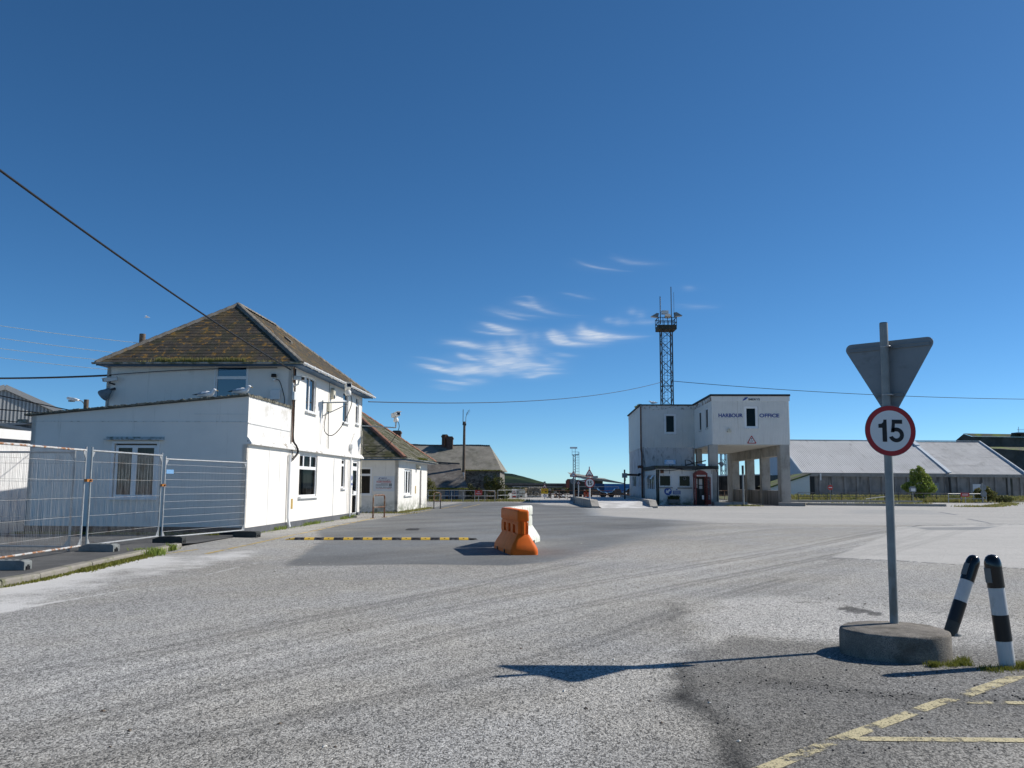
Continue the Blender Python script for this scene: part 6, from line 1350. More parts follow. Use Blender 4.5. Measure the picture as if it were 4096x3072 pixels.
t = thing('road_sign', 'grey back of a pole-mounted sign in front of the right-hand bush', 'road sign', (44.1,80.2,0)); MB().tube([(0,0,0),(0,0,1.85)], .06, 8).build('post', 'galv_pole', t); MB().prism(disc(.30,0,0,(.10,1.45),20), -.03,-.01, FY).prism(disc(.30,0,0,(.10,.85),20), -.03,-.01, FY).build('sign_back', 'sign_grey', t); MB().box(-.7,.7,-.3,.3,0,.06).build('foot', 'concrete', t)
t = thing('road_sign', 'small pale box sign on a thin post in front of the young tree', 'road sign', (37.4,79.8,0)); MB().tube([(0,0,0),(0,0,1.2)], .04, 8).build('post', 'galv_pole', t); MB().prism([(-.28,1.0),(.28,1.0),(.30,1.35),(.15,1.5),(-.15,1.5),(-.30,1.35)], -.1, .1, FY).build('sign_box', 'sign_grey', t); MB().box(-.2,.2,-.11,-.1,1.06,1.32).build('sign_face', 'sign_white', t)
t = thing('road_sign', 'thin post with a small red and white disc by the left end of the warehouse', 'road sign', (29.9,80.3,0)); MB().tube([(0,0,0),(0,0,1.8)], .04, 8).build('post', 'sign_grey', t); MB().prism(disc(.24,0,0,(0,1.36),20), -.06,-.04, FY).build('red_disc', 'sign_red_faded', t); MB().box(-.16,.16,-.07,-.06,1.32,1.40).build('white_bar', 'sign_white', t)
for lab, pts in (('low pale kerb line right of the office',[(22.9,66.6),(28.1,65.2),(33.0,65.2)]),('long dark retaining kerb below the grass bank',[(22.3,78.5),(38.5,80.5)])):
    A_, B_ = Vector((*pts[0],0)), Vector((*pts[-1],0)); tag(MB().bar(A_+Vector((0,0,.06)), B_+Vector((0,0,.06)), .35, .24 if 'low' in lab else .5).build('kerb_edge', 'concrete' if 'low' in lab else 'dark_conc'), lab, 'kerb')
t = thing('plank', 'pale plank lying on the dark kerb by the grass bank', 'plank', (33.6,79.0,.42)); MB().box(-.9,.9,-.1,.1,0,.06).build('board', 'curtain', t, rot=(0,R(-7),0))

# ------------------------------------------------------------------ long warehouse
Wh = thing('warehouse', 'long grey warehouse with a fibre cement roof behind the grass bank', 'warehouse', (0,0,0))
wy0, wy1, wz0, wz1 = 110.0, 121.5, 3.20, 7.95
wv = .05; xr = lambda x, y: x + wv*(y-wy0)
XA, XB, XC = 37.35, 56.4, 66.2
slope = Vector((wv*(wy1-wy0), wy1-wy0, wz1-wz0)); sl_L = slope.length; sdn = slope.normalized(); xax = Vector((1,0,0)); nrm = xax.cross(sdn).normalized()
def corr_sheet(w, L, pitch, amp, m):
    n = max(2, round(w/pitch)); vs = []; k = 6
    xs = [(w*i/(n*k)) for i in range(n*k+1)]
    for t in (0, 1):
        for x in xs: vs.append(xax*x + sdn*(L*t) + nrm*(amp*math.cos(2*math.pi*x/(w/n))))
    q = len(xs); return MB().add(vs, [(i,i+1,q+i+1,q+i) for i in range(q-1)], True).mesh('roof_sheet', m)
rows = 4
for x0, x1, m, nm, zoff in ((XA, XB, 'corr', 'roof', 0), (XB, XC, 'corr_dark', 'older_roof', -.10)):
    rf_ = MB().add([Vector((x0,wy0,wz0-.12))-nrm*.03, Vector((x1,wy0,wz0-.12))-nrm*.03, Vector((x1,wy0,wz0-.12))+slope-nrm*.03, Vector((x0,wy0,wz0-.12))+slope-nrm*.03], [(0,1,2,3)]).build(nm, m, Wh)
    n = max(1, round((x1-x0)/1.0)); w = (x1-x0)/n; me_ = corr_sheet(w+.01, sl_L/rows+.06, .27 if m == 'corr' else .20, .024 if m == 'corr' else .010, m)
    for r_ in range(rows):
        for i in range(n): inst('roof_sheet', me_, rf_, Vector((x0+w*i,wy0,wz0+zoff+.012*r_+random.uniform(0,.008)))+sdn*(sl_L/rows*r_-.05))
MB().add([Vector((XA,wy0,wz0-.1))+slope, Vector((XC,wy0,wz0-.1))+slope, (XC+1.2,wy1+11.5,wz0), (XA+1.2,wy1+11.5,wz0)], [(0,1,2,3)]).build('rear_roof', 'corr', Wh)
MB().bar(Vector((XA-.1,wy0,wz0+.04))+slope, Vector((XC,wy0,wz0+.04))+slope, .4, .10).build('ridge_capping', 'corr', Wh)
MB().bar(Vector((XB,wy0-.1,wz0+.10)), Vector((XB,wy0,wz0+.10))+slope, .45, .12).build('verge_flashing', 'verge', Wh)
MB().bar(Vector((XB,wy0,wz0+.20))+slope*.80, Vector((XB,wy0,wz0+.20))+slope*.98, .6, .2).build('verge_cap', 'verge', Wh)
MB().bar(Vector((XC,wy0-.1,wz0)), Vector((XC,wy0,wz0))+slope, .16, .25).build('verge_board', 'verge', Wh); MB().bar(Vector((XA,wy0-.1,wz0)), Vector((XA,wy0,wz0))+slope, .14, .22).build('verge_board', 'verge', Wh)
MB().box(XA+.3,XC,wy0+.35,wy0+.6,-.1,3.05).build('wall', 'shed_wall', Wh)
MB().box(XA,XC,wy0-.02,wy0+.35,2.72,3.12).build('eaves_beam', 'concrete', Wh)
k = XA+.8
bm_ = MB().box(-.16,.16,-.22,0,0,2.72).mesh('buttress', 'shed_wall')
while k < XC: inst('buttress', bm_, Wh, (k,wy0+.35,0)); k += 1.62
gb = MB().add([(XA+.35,wy0+.35,3.0),(XA+1.1,wy1+11,3.0),(XA+.35+slope.x,wy1,wz1-.15)], [(0,1,2)]).build('gable', mat('pale_blue_grey_sheeting', (.45,.50,.54), .7, .05, 1), Wh)
MB().add([(XA+.3,wy0+.6,-.1),(XA+1.1,wy1+11,-.1),(XA+1.1,wy1+11,3.0),(XA+.3,wy0+.6,3.0)], [(0,1,2,3)]).build('end_wall', 'dark_conc', Wh)
for x0, x1, z0, z1, m in ((51.9,53.6,.1,1.95,'galv_pole'),(57.6,59.0,.1,1.85,'sign_white')): MB().box(x0+1.5,x1+1.5,wy0+.25,wy0+.34,z0,z1).build('door', m, Wh)
MB().tube([(XB-.1,wy0-.1,2.7),(XB+.0,wy0-.1,.0)], .14, 8).build('downpipe', 'black', Wh); MB().tube([(XA+2.4,wy0-.1,3.1),(XA+2.4,wy0-.1,2.2)], .10, 8).build('downpipe', 'sign_white', Wh)
MB().box(XA+1.2,XA+1.7,wy0+.2,wy0+.348,.1,2.7).build('dark_doorway', 'black', Wh); MB().box(XB+7.4,XB+8.2,wy0+.25,wy0+.348,.1,2.6).build('dark_stain_panel', 'dark_conc', Wh)
an = thing('store_shed', 'low white-walled shed with a mossy sloping roof behind the right pier', 'shed', (0,0,0))
MB().add([(29.5,97.5,0),(34.0,97.5,0),(34.0,97.5,2.72),(29.5,97.5,1.25),(34.3,104,0),(34.3,104,2.72)], [(0,1,2,3),(1,4,5,2)]).build('wall', 'white_clean', an)
MB().add([(29.3,97.3,1.20),(34.1,97.3,2.76),(34.4,104.2,2.76),(29.6,104.2,1.2),(29.3,97.3,1.36),(34.1,97.3,2.92),(34.4,104.2,2.92),(29.6,104.2,1.36)], [(0,1,5,4),(4,5,6,7),(1,2,6,5)]).build('roof', 'moss_roof', an)
ds_ = thing('dark_shed', 'dark weathered timber shed with a white roof edge behind the drive-through', 'shed', (0,0,0))
MB().add([(20.5,100,-.1),(31.5,104,-.1),(31.5,104,2.8),(20.5,100,2.45)], [(0,1,2,3)]).build('wall', mat('dark_weathered_boards', (.055,.052,.048), .9, .3, 1, .2, stains=[((.22,.21,.20),(1.6,1.6,.2),.55,.7,.8)]), ds_)
MB().bar((20.3,99.9,2.5),(31.6,103.9,2.86),.3,.12).build('roof_edge', 'sign_white', ds_)
for k in range(10):
    p = Vector((20.6,99.95,0)).lerp(Vector((31.4,103.9,0)), k/10); MB().box(p.x,p.x+.9,p.y-.06,p.y+.02,0,2.45+.03*k).build('board_panel', mat('board_tone', (.04+.03*random.random(),.04,.036), .9, .3, 2, stains=[((.2,.19,.18),(2,2,.2),.55,.7,.6)]) if k < 3 else bpy.data.materials['board_tone'], ds_)
bs = thing('storage_building', 'large dark storage building with a moss-green roof behind the warehouse', 'storage building', (0,0,0))
MB().add([(83.6,160,8.8),(86.6,160.0,8.8),(86.6,160,10.9),(85.1,160,11.4),(83.6,160,10.2),(150,166,8.8),(150,166,10.9),(150,168,11.4),(86.6,156,8.8)], [(0,1,2,3,4),(1,5,6,2)]).build('monitor_wall', 'dark_conc', bs)
MB().add([(86.6,159.7,10.9),(150,165.7,10.9),(150,168,11.5),(85.1,160.2,11.5),(83.6,162,10.2)], [(0,1,2,3)]).build('monitor_roof', 'moss_roof', bs)
MB().add([(84.5,158,8.9),(150,162,8.9),(150,140,3.2),(100,137,3.0),(91.5,152,8.0)], [(0,1,2,3,4)]).build('roof', 'moss_roof', bs)
MB().add([(84.5,158,8.9),(91.5,152,8.0),(100,137,3.0),(100,137,-.1),(84.5,158,-.1)], [(0,1,2,3,4)]).build('end_wall', 'dark_conc', bs)
MB().bar((95.5,150,6.5),(101.5,149.5,6.5),.3,.2).build('white_rail', 'sign_white', bs)
t = thing('lamp_platform', 'dark lamp platform with a guard rail on top of the storage building', 'platform', (95.5,161,11.2)); MB().box(-.3,4.5,-1,1,.25,.55).box(.8,1.4,-.3,.3,-.2,.25).build('deck', 'steel_dark', t); MB().bar((-.3,-1,1.1),(4.5,-1,1.1),.06).bar((-.3,-1,.8),(4.5,-1,.8),.06).bar((0,-1,.5),(0,-1,1.6),.06).bar((1.2,-1,.5),(1.2,-1,1.1),.06).build('guard_rail', 'galv', t)

# ------------------------------------------------------------------ left background: garage, steel shed, lamp
gar = thing('garage', 'white garage side with a deep fascia left of the annex, half in shadow', 'garage', (0,0,0))
MB().add([(-20.2,26,0),(-18.5,36,0),(-18.5,36,2.95),(-20.2,26,2.95)], [(0,1,2,3)]).build('wall', 'white_clean', gar)
MB().add([(-19.75,28.3,.0),(-18.65,35,.0),(-18.65,35,2.62),(-19.75,28.3,2.62)], [(0,1,2,3)]).build('side_door', 'white_clean', gar)
MB().add([(-20.05,26,3.08),(-18.3,36.4,3.08),(-18.3,36.4,3.44),(-20.05,26,3.44),(-27,26,3.44),(-27,37,3.44),(-20.05,26,3.1),(-27,37,3.1)], [(0,1,2,3),(3,2,5,4)]).build('roof_fascia', 'white_clean', gar)
MB().add([(-20.05,26,3.08),(-18.3,36.4,3.08),(-18.5,36.4,3.08),(-20.25,26,3.08)], [(0,1,2,3)]).build('fascia_soffit', 'black', gar)
stl = thing('steel_shed', 'tall grey profiled steel shed gable behind the garage', 'shed', (0,0,0))
GP = Vector((-36.2,60.3,0)); GD = Vector((.8,.6,0)); GB = Vector((-.6,.8,0))
gpt = lambda s_, z, back=0: tuple(GP + GD*s_ + GB*back + Vector((0,0,z)))
zt = lambda s_: 8.05-.42*abs(s_)
MB().add([gpt(-12,0),gpt(12,0),gpt(12,zt(12)),gpt(0,8.05),gpt(-12,zt(12))], [(0,1,2,3,4)]).build('gable_wall', 'shed_grey', stl)
ribs = MB(); s_ = -12
while s_ < 11.9:
    ribs.add([gpt(s_,5.0,-.06),gpt(s_+.11,5.0,-.06),gpt(s_+.11,zt(s_+.11)-.1,-.06),gpt(s_,zt(s_)-.1,-.06),gpt(s_,5.0),gpt(s_+.11,5.0),gpt(s_+.11,zt(s_)-.1),gpt(s_,zt(s_)-.1)], [(0,1,2,3),(0,4,7,3),(1,5,6,2)]); s_ += .24
stuff(ribs.build('profile_ribs', mat('pale_rib_steel', (.46,.465,.45), .7, .05, 1), stl))
MB().bar(gpt(-12,zt(12),-.1),gpt(0,8.15,-.1),.3,.35).bar(gpt(0,8.15,-.1),gpt(12,zt(12),-.1),.3,.35).build('verge_trim', 'shed_grey', stl)
MB().add([gpt(-12,zt(12)+.1),gpt(0,8.25),gpt(0,8.25,40),gpt(-12,zt(12)+.1,40),gpt(12,zt(12)+.1),gpt(12,zt(12)+.1,40)], [(0,1,2,3),(1,4,5,2)]).build('roof', 'shed_grey', stl)
os_ = thing('store_building', 'old grey rendered store with a shallow roof in front of the steel shed', 'store building', (0,0,0))
MB().add([(-44,57,0),(-29,57,0),(-29,57,4.3),(-32.2,57,5.35),(-44,57,5.55)], [(0,1,2,3,4)]).build('wall', 'shed_wall', os_); MB().bar((-44,56.9,4.6),(-31.5,56.9,5.4),.15,.12).bar((-34.4,56.9,5.3),(-29,56.9,4.3),.2,.2).build('verge_trim', 'shed_grey', os_)
t = thing('street_lamp', 'street lamp head on a wooden pole showing above the annex roof', 'street lamp', (-22.62,45,0)); MB().tube([(0,0,0),(0,0,5.82)], .13, 8).build('pole', 'wood_pole', t); MB().tube([(-.1,0,5.3),(-.12,0,5.6),(-.25,0,5.74),(-.4,0,5.78)], .025, 6).build('arm', 'galv', t); MB().prism([(-.40,5.74),(-.62,5.74),(-.98,5.82),(-1.02,5.90),(-.95,5.96),(-.6,5.90),(-.4,5.82)], -.13, .13, FY).build('lamp_head', 'cctv', t, bevel=.02); MB().box(-.92,-.66,-.1,.1,5.70,5.78).build('lens', 'galv_pole', t)
t = thing('telegraph_pole', 'wooden telegraph pole top showing above the left slope of the house roof', 'telegraph pole', (-26.45,60,0)); MB().tube([(0,0,0),(0,0,12.0)], .21, 10).build('pole', 'wood_pole', t); MB().bar((-.5,0,11.2),(.5,0,11.2),.1).build('crossarm', 'wood_pole', t)

# ------------------------------------------------------------------ quayside clutter
rq = random.Random(21)
qw = thing('harbour_wall', 'long dark harbour wall below the headland', 'wall', (0,0,0)); MB().box(-14,10.6,150,151.2,-.1,1.56).build('wall', 'dark_conc', qw); MB().box(-14,10.6,149.85,150,1.36,1.66).build('coping', 'dark_slate', qw)
struct(MB().add([(-30,100,.02),(30,100,.02),(34,149,.02),(-30,149,.02)], [(0,1,2,3)]).build('quay', 'concrete'))
gp_ = thing('green_hedge_strip', 'low green scrub strip at the foot of the harbour wall', 'hedge', (0,0,0)); mb = MB(); foliage(mb, [(-6+i*1.6,138,.5,1.1,.6,.5,1) for i in range(12)], 120, .35, 4); mb.build('foliage', 'leaf_dark', gp_); MB().bar((-7,138,.2),(13,138,.2),.2).build('stem', 'wood_pole', gp_)
t = thing('float_rack', 'pale steel rack holding the heap of floats on the quay', 'rack', (0,97,0))
for x in (1.0,1.95,4.0): MB().bar((x,0,0),(x,0,1.20), .06).build('upright', 'galv', t)
MB().bar((.1,0,1.2),(5.8,0,1.2),.06).build('top_bar', 'galv', t); MB().bar((1.8,0,.12),(3.4,0,.12),.25,.2).build('base_beam', 'galv_bright', t)
ORD = ['first','second','third','fourth','fifth','sixth','seventh','eighth']
fm = MB().ball((0,0,0), .17, 10, (1,.9,1.05)).mesh('float', 'float'); idx = 0
for r_ in range(4):
    for c_ in range(8):
        o_ = inst('float', fm, None, (1.92+c_*.185+(.09 if r_ % 2 else 0)+rq.uniform(-.03,.03), 96.6+rq.uniform(-.15,.15), .36+r_*.235+rq.uniform(-.03,.03)), (rq.uniform(-.4,.4),rq.uniform(-.4,.4),0), (rq.uniform(.75,1.0),)*3)
        tag(o_, 'grey fishing float, %s from the left in the %s row of the heap' % (ORD[c_], ['bottom','second','third','top'][r_]), 'float', 'fishing floats heaped on the quay')
t = thing('tank_box', 'white box tank with a lid between the warning board and the floats', 'tank', (0,96,0)); MB().prism([(.72,.02),(1.50,.02),(1.50,.40),(1.56,.48),(1.56,.80),(1.40,.92),(.66,.92),(.66,.80),(.72,.46)], -.3, .5, FY).build('body', 'ivory', t); MB().box(.66,1.54,-.34,-.30,.40,.46).box(.66,1.46,-.34,-.30,.80,.84).build('rim', 'rust_paint', t); MB().box(1.0,1.18,-.32,-.30,.04,.22).build('outlet', 'rust', t)
t = thing('canvas_bundle', 'tan canvas bundle hung beside the white box tank', 'bundle', (1.60,96.4,0)); MB().ball((0,0,.86), .20, 10, (.9,.8,1.0)).ball((.02,0,.62), .15, 8, (.7,.7,1.1)).ball((.12,0,.95), .12, 8).build('body', 'tan', t)
t = thing('warning_board', 'tall white warning board with a red triangle beside the white box tank', 'sign', (.30,92,0)); MB().box(-.26,.26,-.05,0,.02,.97).build('sign_plate', 'sign_white', t); T_ = [(0+a,.57+b) for a, b in tri_pts(.46,.03)]; MB().prism(T_, -.062, -.052, FY).build('red_border', 'sign_red', t); MB().prism([(a*.68,.565+(b-.57)*.68) for a, b in T_], -.066, -.063, FY).build('white_face', 'sign_white', t); MB().prism([(-.06,.45),(.0,.62),(.05,.52),(.08,.45)], -.07, -.067, FY).build('symbol', 'sign_black', t); MB().box(-.20,.20,-.06,-.051,.08,.24).build('red_panel', 'sign_red_faded', t); MB().box(.26,.55,-.05,.3,0,.95).build('side_panel', 'galv_pole', t)
t = thing('yellow_notice', 'yellow notice board with a warning triangle above and a small roundel below, on a post', 'road sign', (3.42,88,0)); MB().box(-.36,.36,-.05,-.02,.52,1.06).build('sign_plate', 'sign_yellow', t); MB().tube([(0,0,0),(0,0,1.6)], .05, 8).build('post', 'galv_pole', t); MB().box(.02,.26,-.055,-.05,.68,.78).build('symbol', 'sign_black', t); MB().box(-.25,-.16,-.055,-.05,.70,.75).build('print_line', 'sign_black', t)
for z in (.85,.92): MB().box(-.28,.28,-.055,-.05,z,z+.03).build('print_line', 'sign_red_faded', t)
o_ = plate_tri(t, (0,1.27), .46, -.06); MB().prism([(-.07,1.17),(.02,1.34),(.03,1.24),(.08,1.17)], -.067, -.064, FY).build('symbol', 'sign_black', o_); MB().box(-.10,.10,-.03,.0,1.62,1.78).build('lamp', 'sign_grey', t); p_ = MB().prism(disc(.15,0,0,(0,.33),20), -.06,-.05, FY).build('roundel', 'sign_blue', t); MB().prism(disc(.10,0,0,(0,.33),20), -.065,-.06, FY).build('roundel_face', 'sign_white', p_); MB().box(-.03,.03,-.06,-.05,0,.2).build('white_post', 'sign_white', t)
def pots(label, x0, x1, y, z1, m, k, cat='stack'):
    t = thing('pot_stack', label, cat, (0,y,0)); n = 0
    cols = max(1, round((x1-x0)/.42)); rows_ = max(1, round(z1/.26))
    for i in range(cols):
        for j in range(rows_): 
            x = x0+.42*i+rq.uniform(-.04,.04); z = .26*j; MB().prism([(x,z),(x+.40,z),(x+.38,z+.16),(x+.30,z+.24),(x+.10,z+.24),(x+.02,z+.16)], -.25, .25, FY).build('pot', m if (i+j+k) % 3 else 'net_grey', t)
    return t
pots('dark stack of fishing pots right of the yellow notice', 4.05, 4.65, 95, 1.1, 'pot', 0); pots('mixed pale and dark stack of fishing pots farther right', 4.75, 5.9, 95.5, 1.1, 'pot', 1)
ORD = ['first','second','third','fourth','fifth','sixth','seventh','eighth','ninth','tenth','eleventh','twelfth','thirteenth','fourteenth','fifteenth','sixteenth','seventeenth','eighteenth']
KINDW = {'net_grey':'grey','ivory':'off-white','sign_white':'white','pot':'black','rust_paint':'rusty brown'}
for k in range(18):
    x, y = 4.0+k*.19+rq.uniform(-.03,.03), rq.uniform(93,95); s = rq.uniform(.09,.20); m = rq.choice(list(KINDW))
    o_ = MB().prism([(-s,0),(s,0),(s*.9,s*.7),(0,s*1.1),(-s*.8,s*.6)], -s*.6, s*.6, FY).build('gear_bundle', m, None, (x,y,rq.choice([0,0,.2])), (0,0,rq.uniform(0,3)))
    tag(o_, '%s bundle of fishing gear behind the brown railing, %s from the left' % (KINDW[m], ORD[k]), 'bundle', 'jumbled fishing gear on the quay')
t = thing('mast_cabin', 'rusty brown cabin end standing above the harbour wall', 'cabin', (9.9,148,0)); MB().prism([(-.45,0),(.75,0),(.75,2.2),(.55,2.42),(-.15,2.42),(-.45,2.1)], -1, 1, FY).build('body', 'brick_red', t); MB().prism([(.5,1.1),(.8,1.1),(.75,1.5),(.55,1.45)], -1.05, -1.0, FY).build('canvas', 'tan', t)
# quay shed with a low wide roof, blue store and container
qs = thing('quay_shed', 'wide low grey-roofed quay shed rising to the left behind the signs', 'shed', (0,130,0))
MB().add([(8.9,0,3.0),(12.9,0,2.42),(13.4,0,2.26),(14.8,0,2.24),(17.2,0,1.74),(17.2,6,1.74),(14.8,6,2.5),(13.4,6,2.6),(12.9,6,2.8),(8.9,6,3.4),(8.9,0,2.7),(12.9,0,2.1),(14.8,0,1.85),(17.2,0,1.62)], [(0,1,8,9),(1,2,7,8),(2,3,6,7),(3,4,5,6),(0,10,11,1),(1,11,12,3),(3,12,13,4)]).build('roof', mat('dull_grey_roof', (.22,.215,.19), .9, .1, .4), qs)
MB().box(8.9,14,1,1.3,0,2.2).build('wall', 'dark_conc', qs)
for z, x1 in ((2.0,12.2),(1.62,12.6)): MB().bar((10.2,-.3,z+.55),(x1,-.3,z),.2,.12).build('roof_rail', 'sign_white', qs)
MB().box(12.4,13.2,.5,1.0,2.45,2.8).build('roof_box', 'galv', qs)
t = thing('blue_store', 'dark blue store wall left of the bright container', 'store', (12.0,122,0)); MB().box(0,1.6,0,2,0,1.62).build('wall', 'blue_dark', t)
t = thing('shipping_container', 'bright blue shipping container behind the parked cars', 'container', (13.2,120,0))
n = 32
for k in range(n): MB().prism([(.12+k*.125,0),(.15+k*.125,-.04),(.205+k*.125,-.04),(.235+k*.125,0)], .12, 1.52, lambda u,v,a: (u,v,a)).build('corrugation', 'container_blue', t)
MB().box(.1,4.2,0,2.3,.1,1.55).box(0,.12,-.05,2.35,0,1.62).box(4.1,4.25,-.05,2.35,0,1.62).box(.12,4.1,-.05,.02,1.52,1.62).box(.12,4.1,-.05,.02,0,.12).build('shell', 'container_blue', t)
def car(label, x, y, L_, h, m, rz, pick=False, group='cars parked on the quay'):
    t = thing('parked_car', label, 'car', (x,y,0), rz, group); w = .8
    pr = [(-L_/2,.28),(L_/2,.28),(L_/2,h*.52),(L_/2-.25,h*.60),(L_*.22,h*.66),(L_*.05,h),(-L_*.30,h),(-L_*.44,h*.66),(-L_/2,h*.60)] if not pick else [(-L_/2,.28),(L_/2,.28),(L_/2,h*.55),(L_*.28,h*.62),(L_*.15,h),(-L_*.08,h),(-L_*.12,h*.6),(-L_/2,h*.58)]
    MB().prism(pr, -w, w, FY).build('body', m, t, bevel=.05)
    MB().add([(L_*.06,-w-.006,h*.92),(-L_*.26,-w-.006,h*.92),(-L_*.36,-w-.006,h*.66),(L_*.17,-w-.006,h*.66)] if not pick else [(L_*.13,-w-.006,h*.92),(-L_*.06,-w-.006,h*.92),(-L_*.09,-w-.006,h*.64),(L_*.22,-w-.006,h*.64)], [(0,1,2,3)]).build('side_window', 'lens', t)
    MB().add([(L_*.052,-w*.9,h*.97),(L_*.052,w*.9,h*.97),(L_*.225,w*.9,h*.665),(L_*.225,-w*.9,h*.665)] if not pick else [(L_*.153,-w*.9,h*.97),(L_*.153,w*.9,h*.97),(L_*.285,w*.9,h*.63),(L_*.285,-w*.9,h*.63)], [(0,1,2,3)]).build('windscreen', 'black', t)
    for x_ in (-L_*.32, L_*.32):
        for y_ in (-w, w): o_ = MB().prism(disc(.27,0,0,(x_,.27),16), y_-.09, y_+.09, FY).build('wheel', 'tyre', t)
    for y_ in (-.6,.6): MB().box(L_/2-.02,L_/2+.02,y_-.12,y_+.12,h*.42,h*.52).build('headlight', 'sign_white', t)
    return t
car('dark parked car left of the container, sun glinting on its bonnet', 9.9, 100, 2.6, 1.02, 'car_dark', R(-12)); car('dark pickup in front of the blue container', 12.6, 101, 2.6, 1.02, 'car_dark', R(178), True); car('dark vehicle at the corner of the office', 14.6, 104, 2.0, 1.05, 'car_dark', R(5))
t = thing('tractor', 'dark tractor with a glazed cab behind the roundabout sign', 'tractor', (7.75,100,0)); MB().box(-.38,.30,-.35,.35,.35,.62).build('body', 'car_dark', t); MB().box(-.40,.02,-.35,.35,.62,1.12).build('cab', 'glass_dark', t); MB().box(-.43,.05,-.38,.38,1.10,1.16).build('cab_roof', 'car_dark', t)
for x_, r_ in ((-.25,.30),(.28,.20)): MB().prism(disc(r_,0,0,(x_,r_),16), -.45, -.30, FY).build('wheel', 'tyre', t)
t = thing('fuel_pump', 'faded orange-red pump cabinet behind the fifteen sign', 'pump', (8.62,99,0)); MB().box(-.30,-.04,-.2,.2,.02,.80).box(.06,.32,-.2,.2,.02,.80).box(-.30,.32,-.2,.2,.62,.86).build('cabinet', 'car_red', t); MB().box(.12,.30,-.21,-.2,.78,.90).build('yellow_panel', 'sign_yellow', t); MB().box(-.26,-.08,-.21,-.2,.78,.88).build('white_panel', 'sign_white', t)
t = thing('road_roller_drum', 'small rusty machine with white lamps at the foot of the office corner', 'machine', (11.6,86,0)); MB().box(-.35,.35,-.2,.2,.05,.42).ball((-.2,0,.2), .2, 8).build('body', 'rust', t); MB().ball((.1,-.22,.22), .06, 6).ball((.25,-.22,.22), .06, 6).ball((-.1,-.1,.62), .08, 6).build('lamp', 'sign_white', t)
t = thing('rail_frame', 'white tube frame on the roof rack line behind the cars', 'frame', (0,104,0)); [MB().tube([(x0,0,1.12+.12),(x1,0,1.24)], .03, 6).build('rail', 'galv', t) for x0, x1 in ((8.2,10.4),(10.5,13.0))]; [MB().tube([(x,0,0),(x,0,1.24)], .03, 6).build('post', 'galv', t) for x in (8.2,10.4,10.5,13.0)]

# ------------------------------------------------------------------ overhead cables
def cable(label, p, q, s, r, m='cable', n=30, name='overhead_cable', group='overhead cables'):
    tag(MB().tube(sag(p, q, s, n), r, 6).build(name, m), label, 'cable', group)
cable('thick black twisted cable from the upper left to the near house corner', (-8.6,12.2,6.78), hw(-.05,3.95,5.30), .14, .022)
cable('thin pale wire across the sky, topmost of the four at the left', (-52,60,15.2), (-26.7,60,11.35), .35, .022, 'line_wire'); cable('thin pale wire across the sky, second of the four at the left', (-52,60,14.3), (-26.5,60,10.45), .35, .022, 'line_wire')
cable('thin pale wire across the sky, third of the four at the left', (-52,60,13.3), (-26.4,60,9.85), .35, .022, 'line_wire'); cable('thin pale wire across the sky, lowest of the four at the left', (-52,60,12.6), (-26.2,60,9.2), .35, .022, 'line_wire')
cable('black service cable reaching the left eave of the house', (-24,33,5.55), hw(-6.3,4.0,5.12), .10, .035); cable('black service cable clipped under the front eave', hw(-6.3,3.9,5.12), hw(-.5,3.9,5.36), -.06, .012)
cable('dark wire running down behind the annex roof to the lamp pole', (-42,45,9.4), (-23.2,45,5.2), .15, .03); cable('thin wire from the lamp pole up to the house', (-24.5,44,4.9), hw(-6.5,6,4.4), .05, .012)
cable('lower dark wire in front of the steel shed', (-34,45,5.9), (-20.5,45,4.85), .1, .03); cable('second lower dark wire in front of the steel shed', (-34,45,5.45), (-20.5,45,4.15), .1, .025)
cable('long sagging wire from the far house eave to the lattice mast', hw(.25,14.7,5.25), (15.7,88.2,12.2), .75, .022); cable('wire from the lattice mast off to the right', (16.8,88.3,12.3), (60,92,11.0), .45, .03)
for q in ((2.55,-.1,0),): pass
b_ = thing('gull', 'gull in flight, a pale speck left of the house roof', 'gull', (-26.2,60,13.2), .3, 'gulls about the harbour'); b_.scale = (.6,.6,.6); MB().tube([(-.3,0,0),(0,0,.05),(.32,0,.02)], [.02,.07,.02], 8).build('body', 'gull_white', b_)
for s_ in (-1,1): MB().add([(.1,0,.04),(-.1,0,.04),(-.1,s_*.35,.16),(-.2,s_*.68,.02),(.05,s_*.35,.16)], [(0,1,2,4),(4,2,3)]).build('wing', 'gull_white', b_)

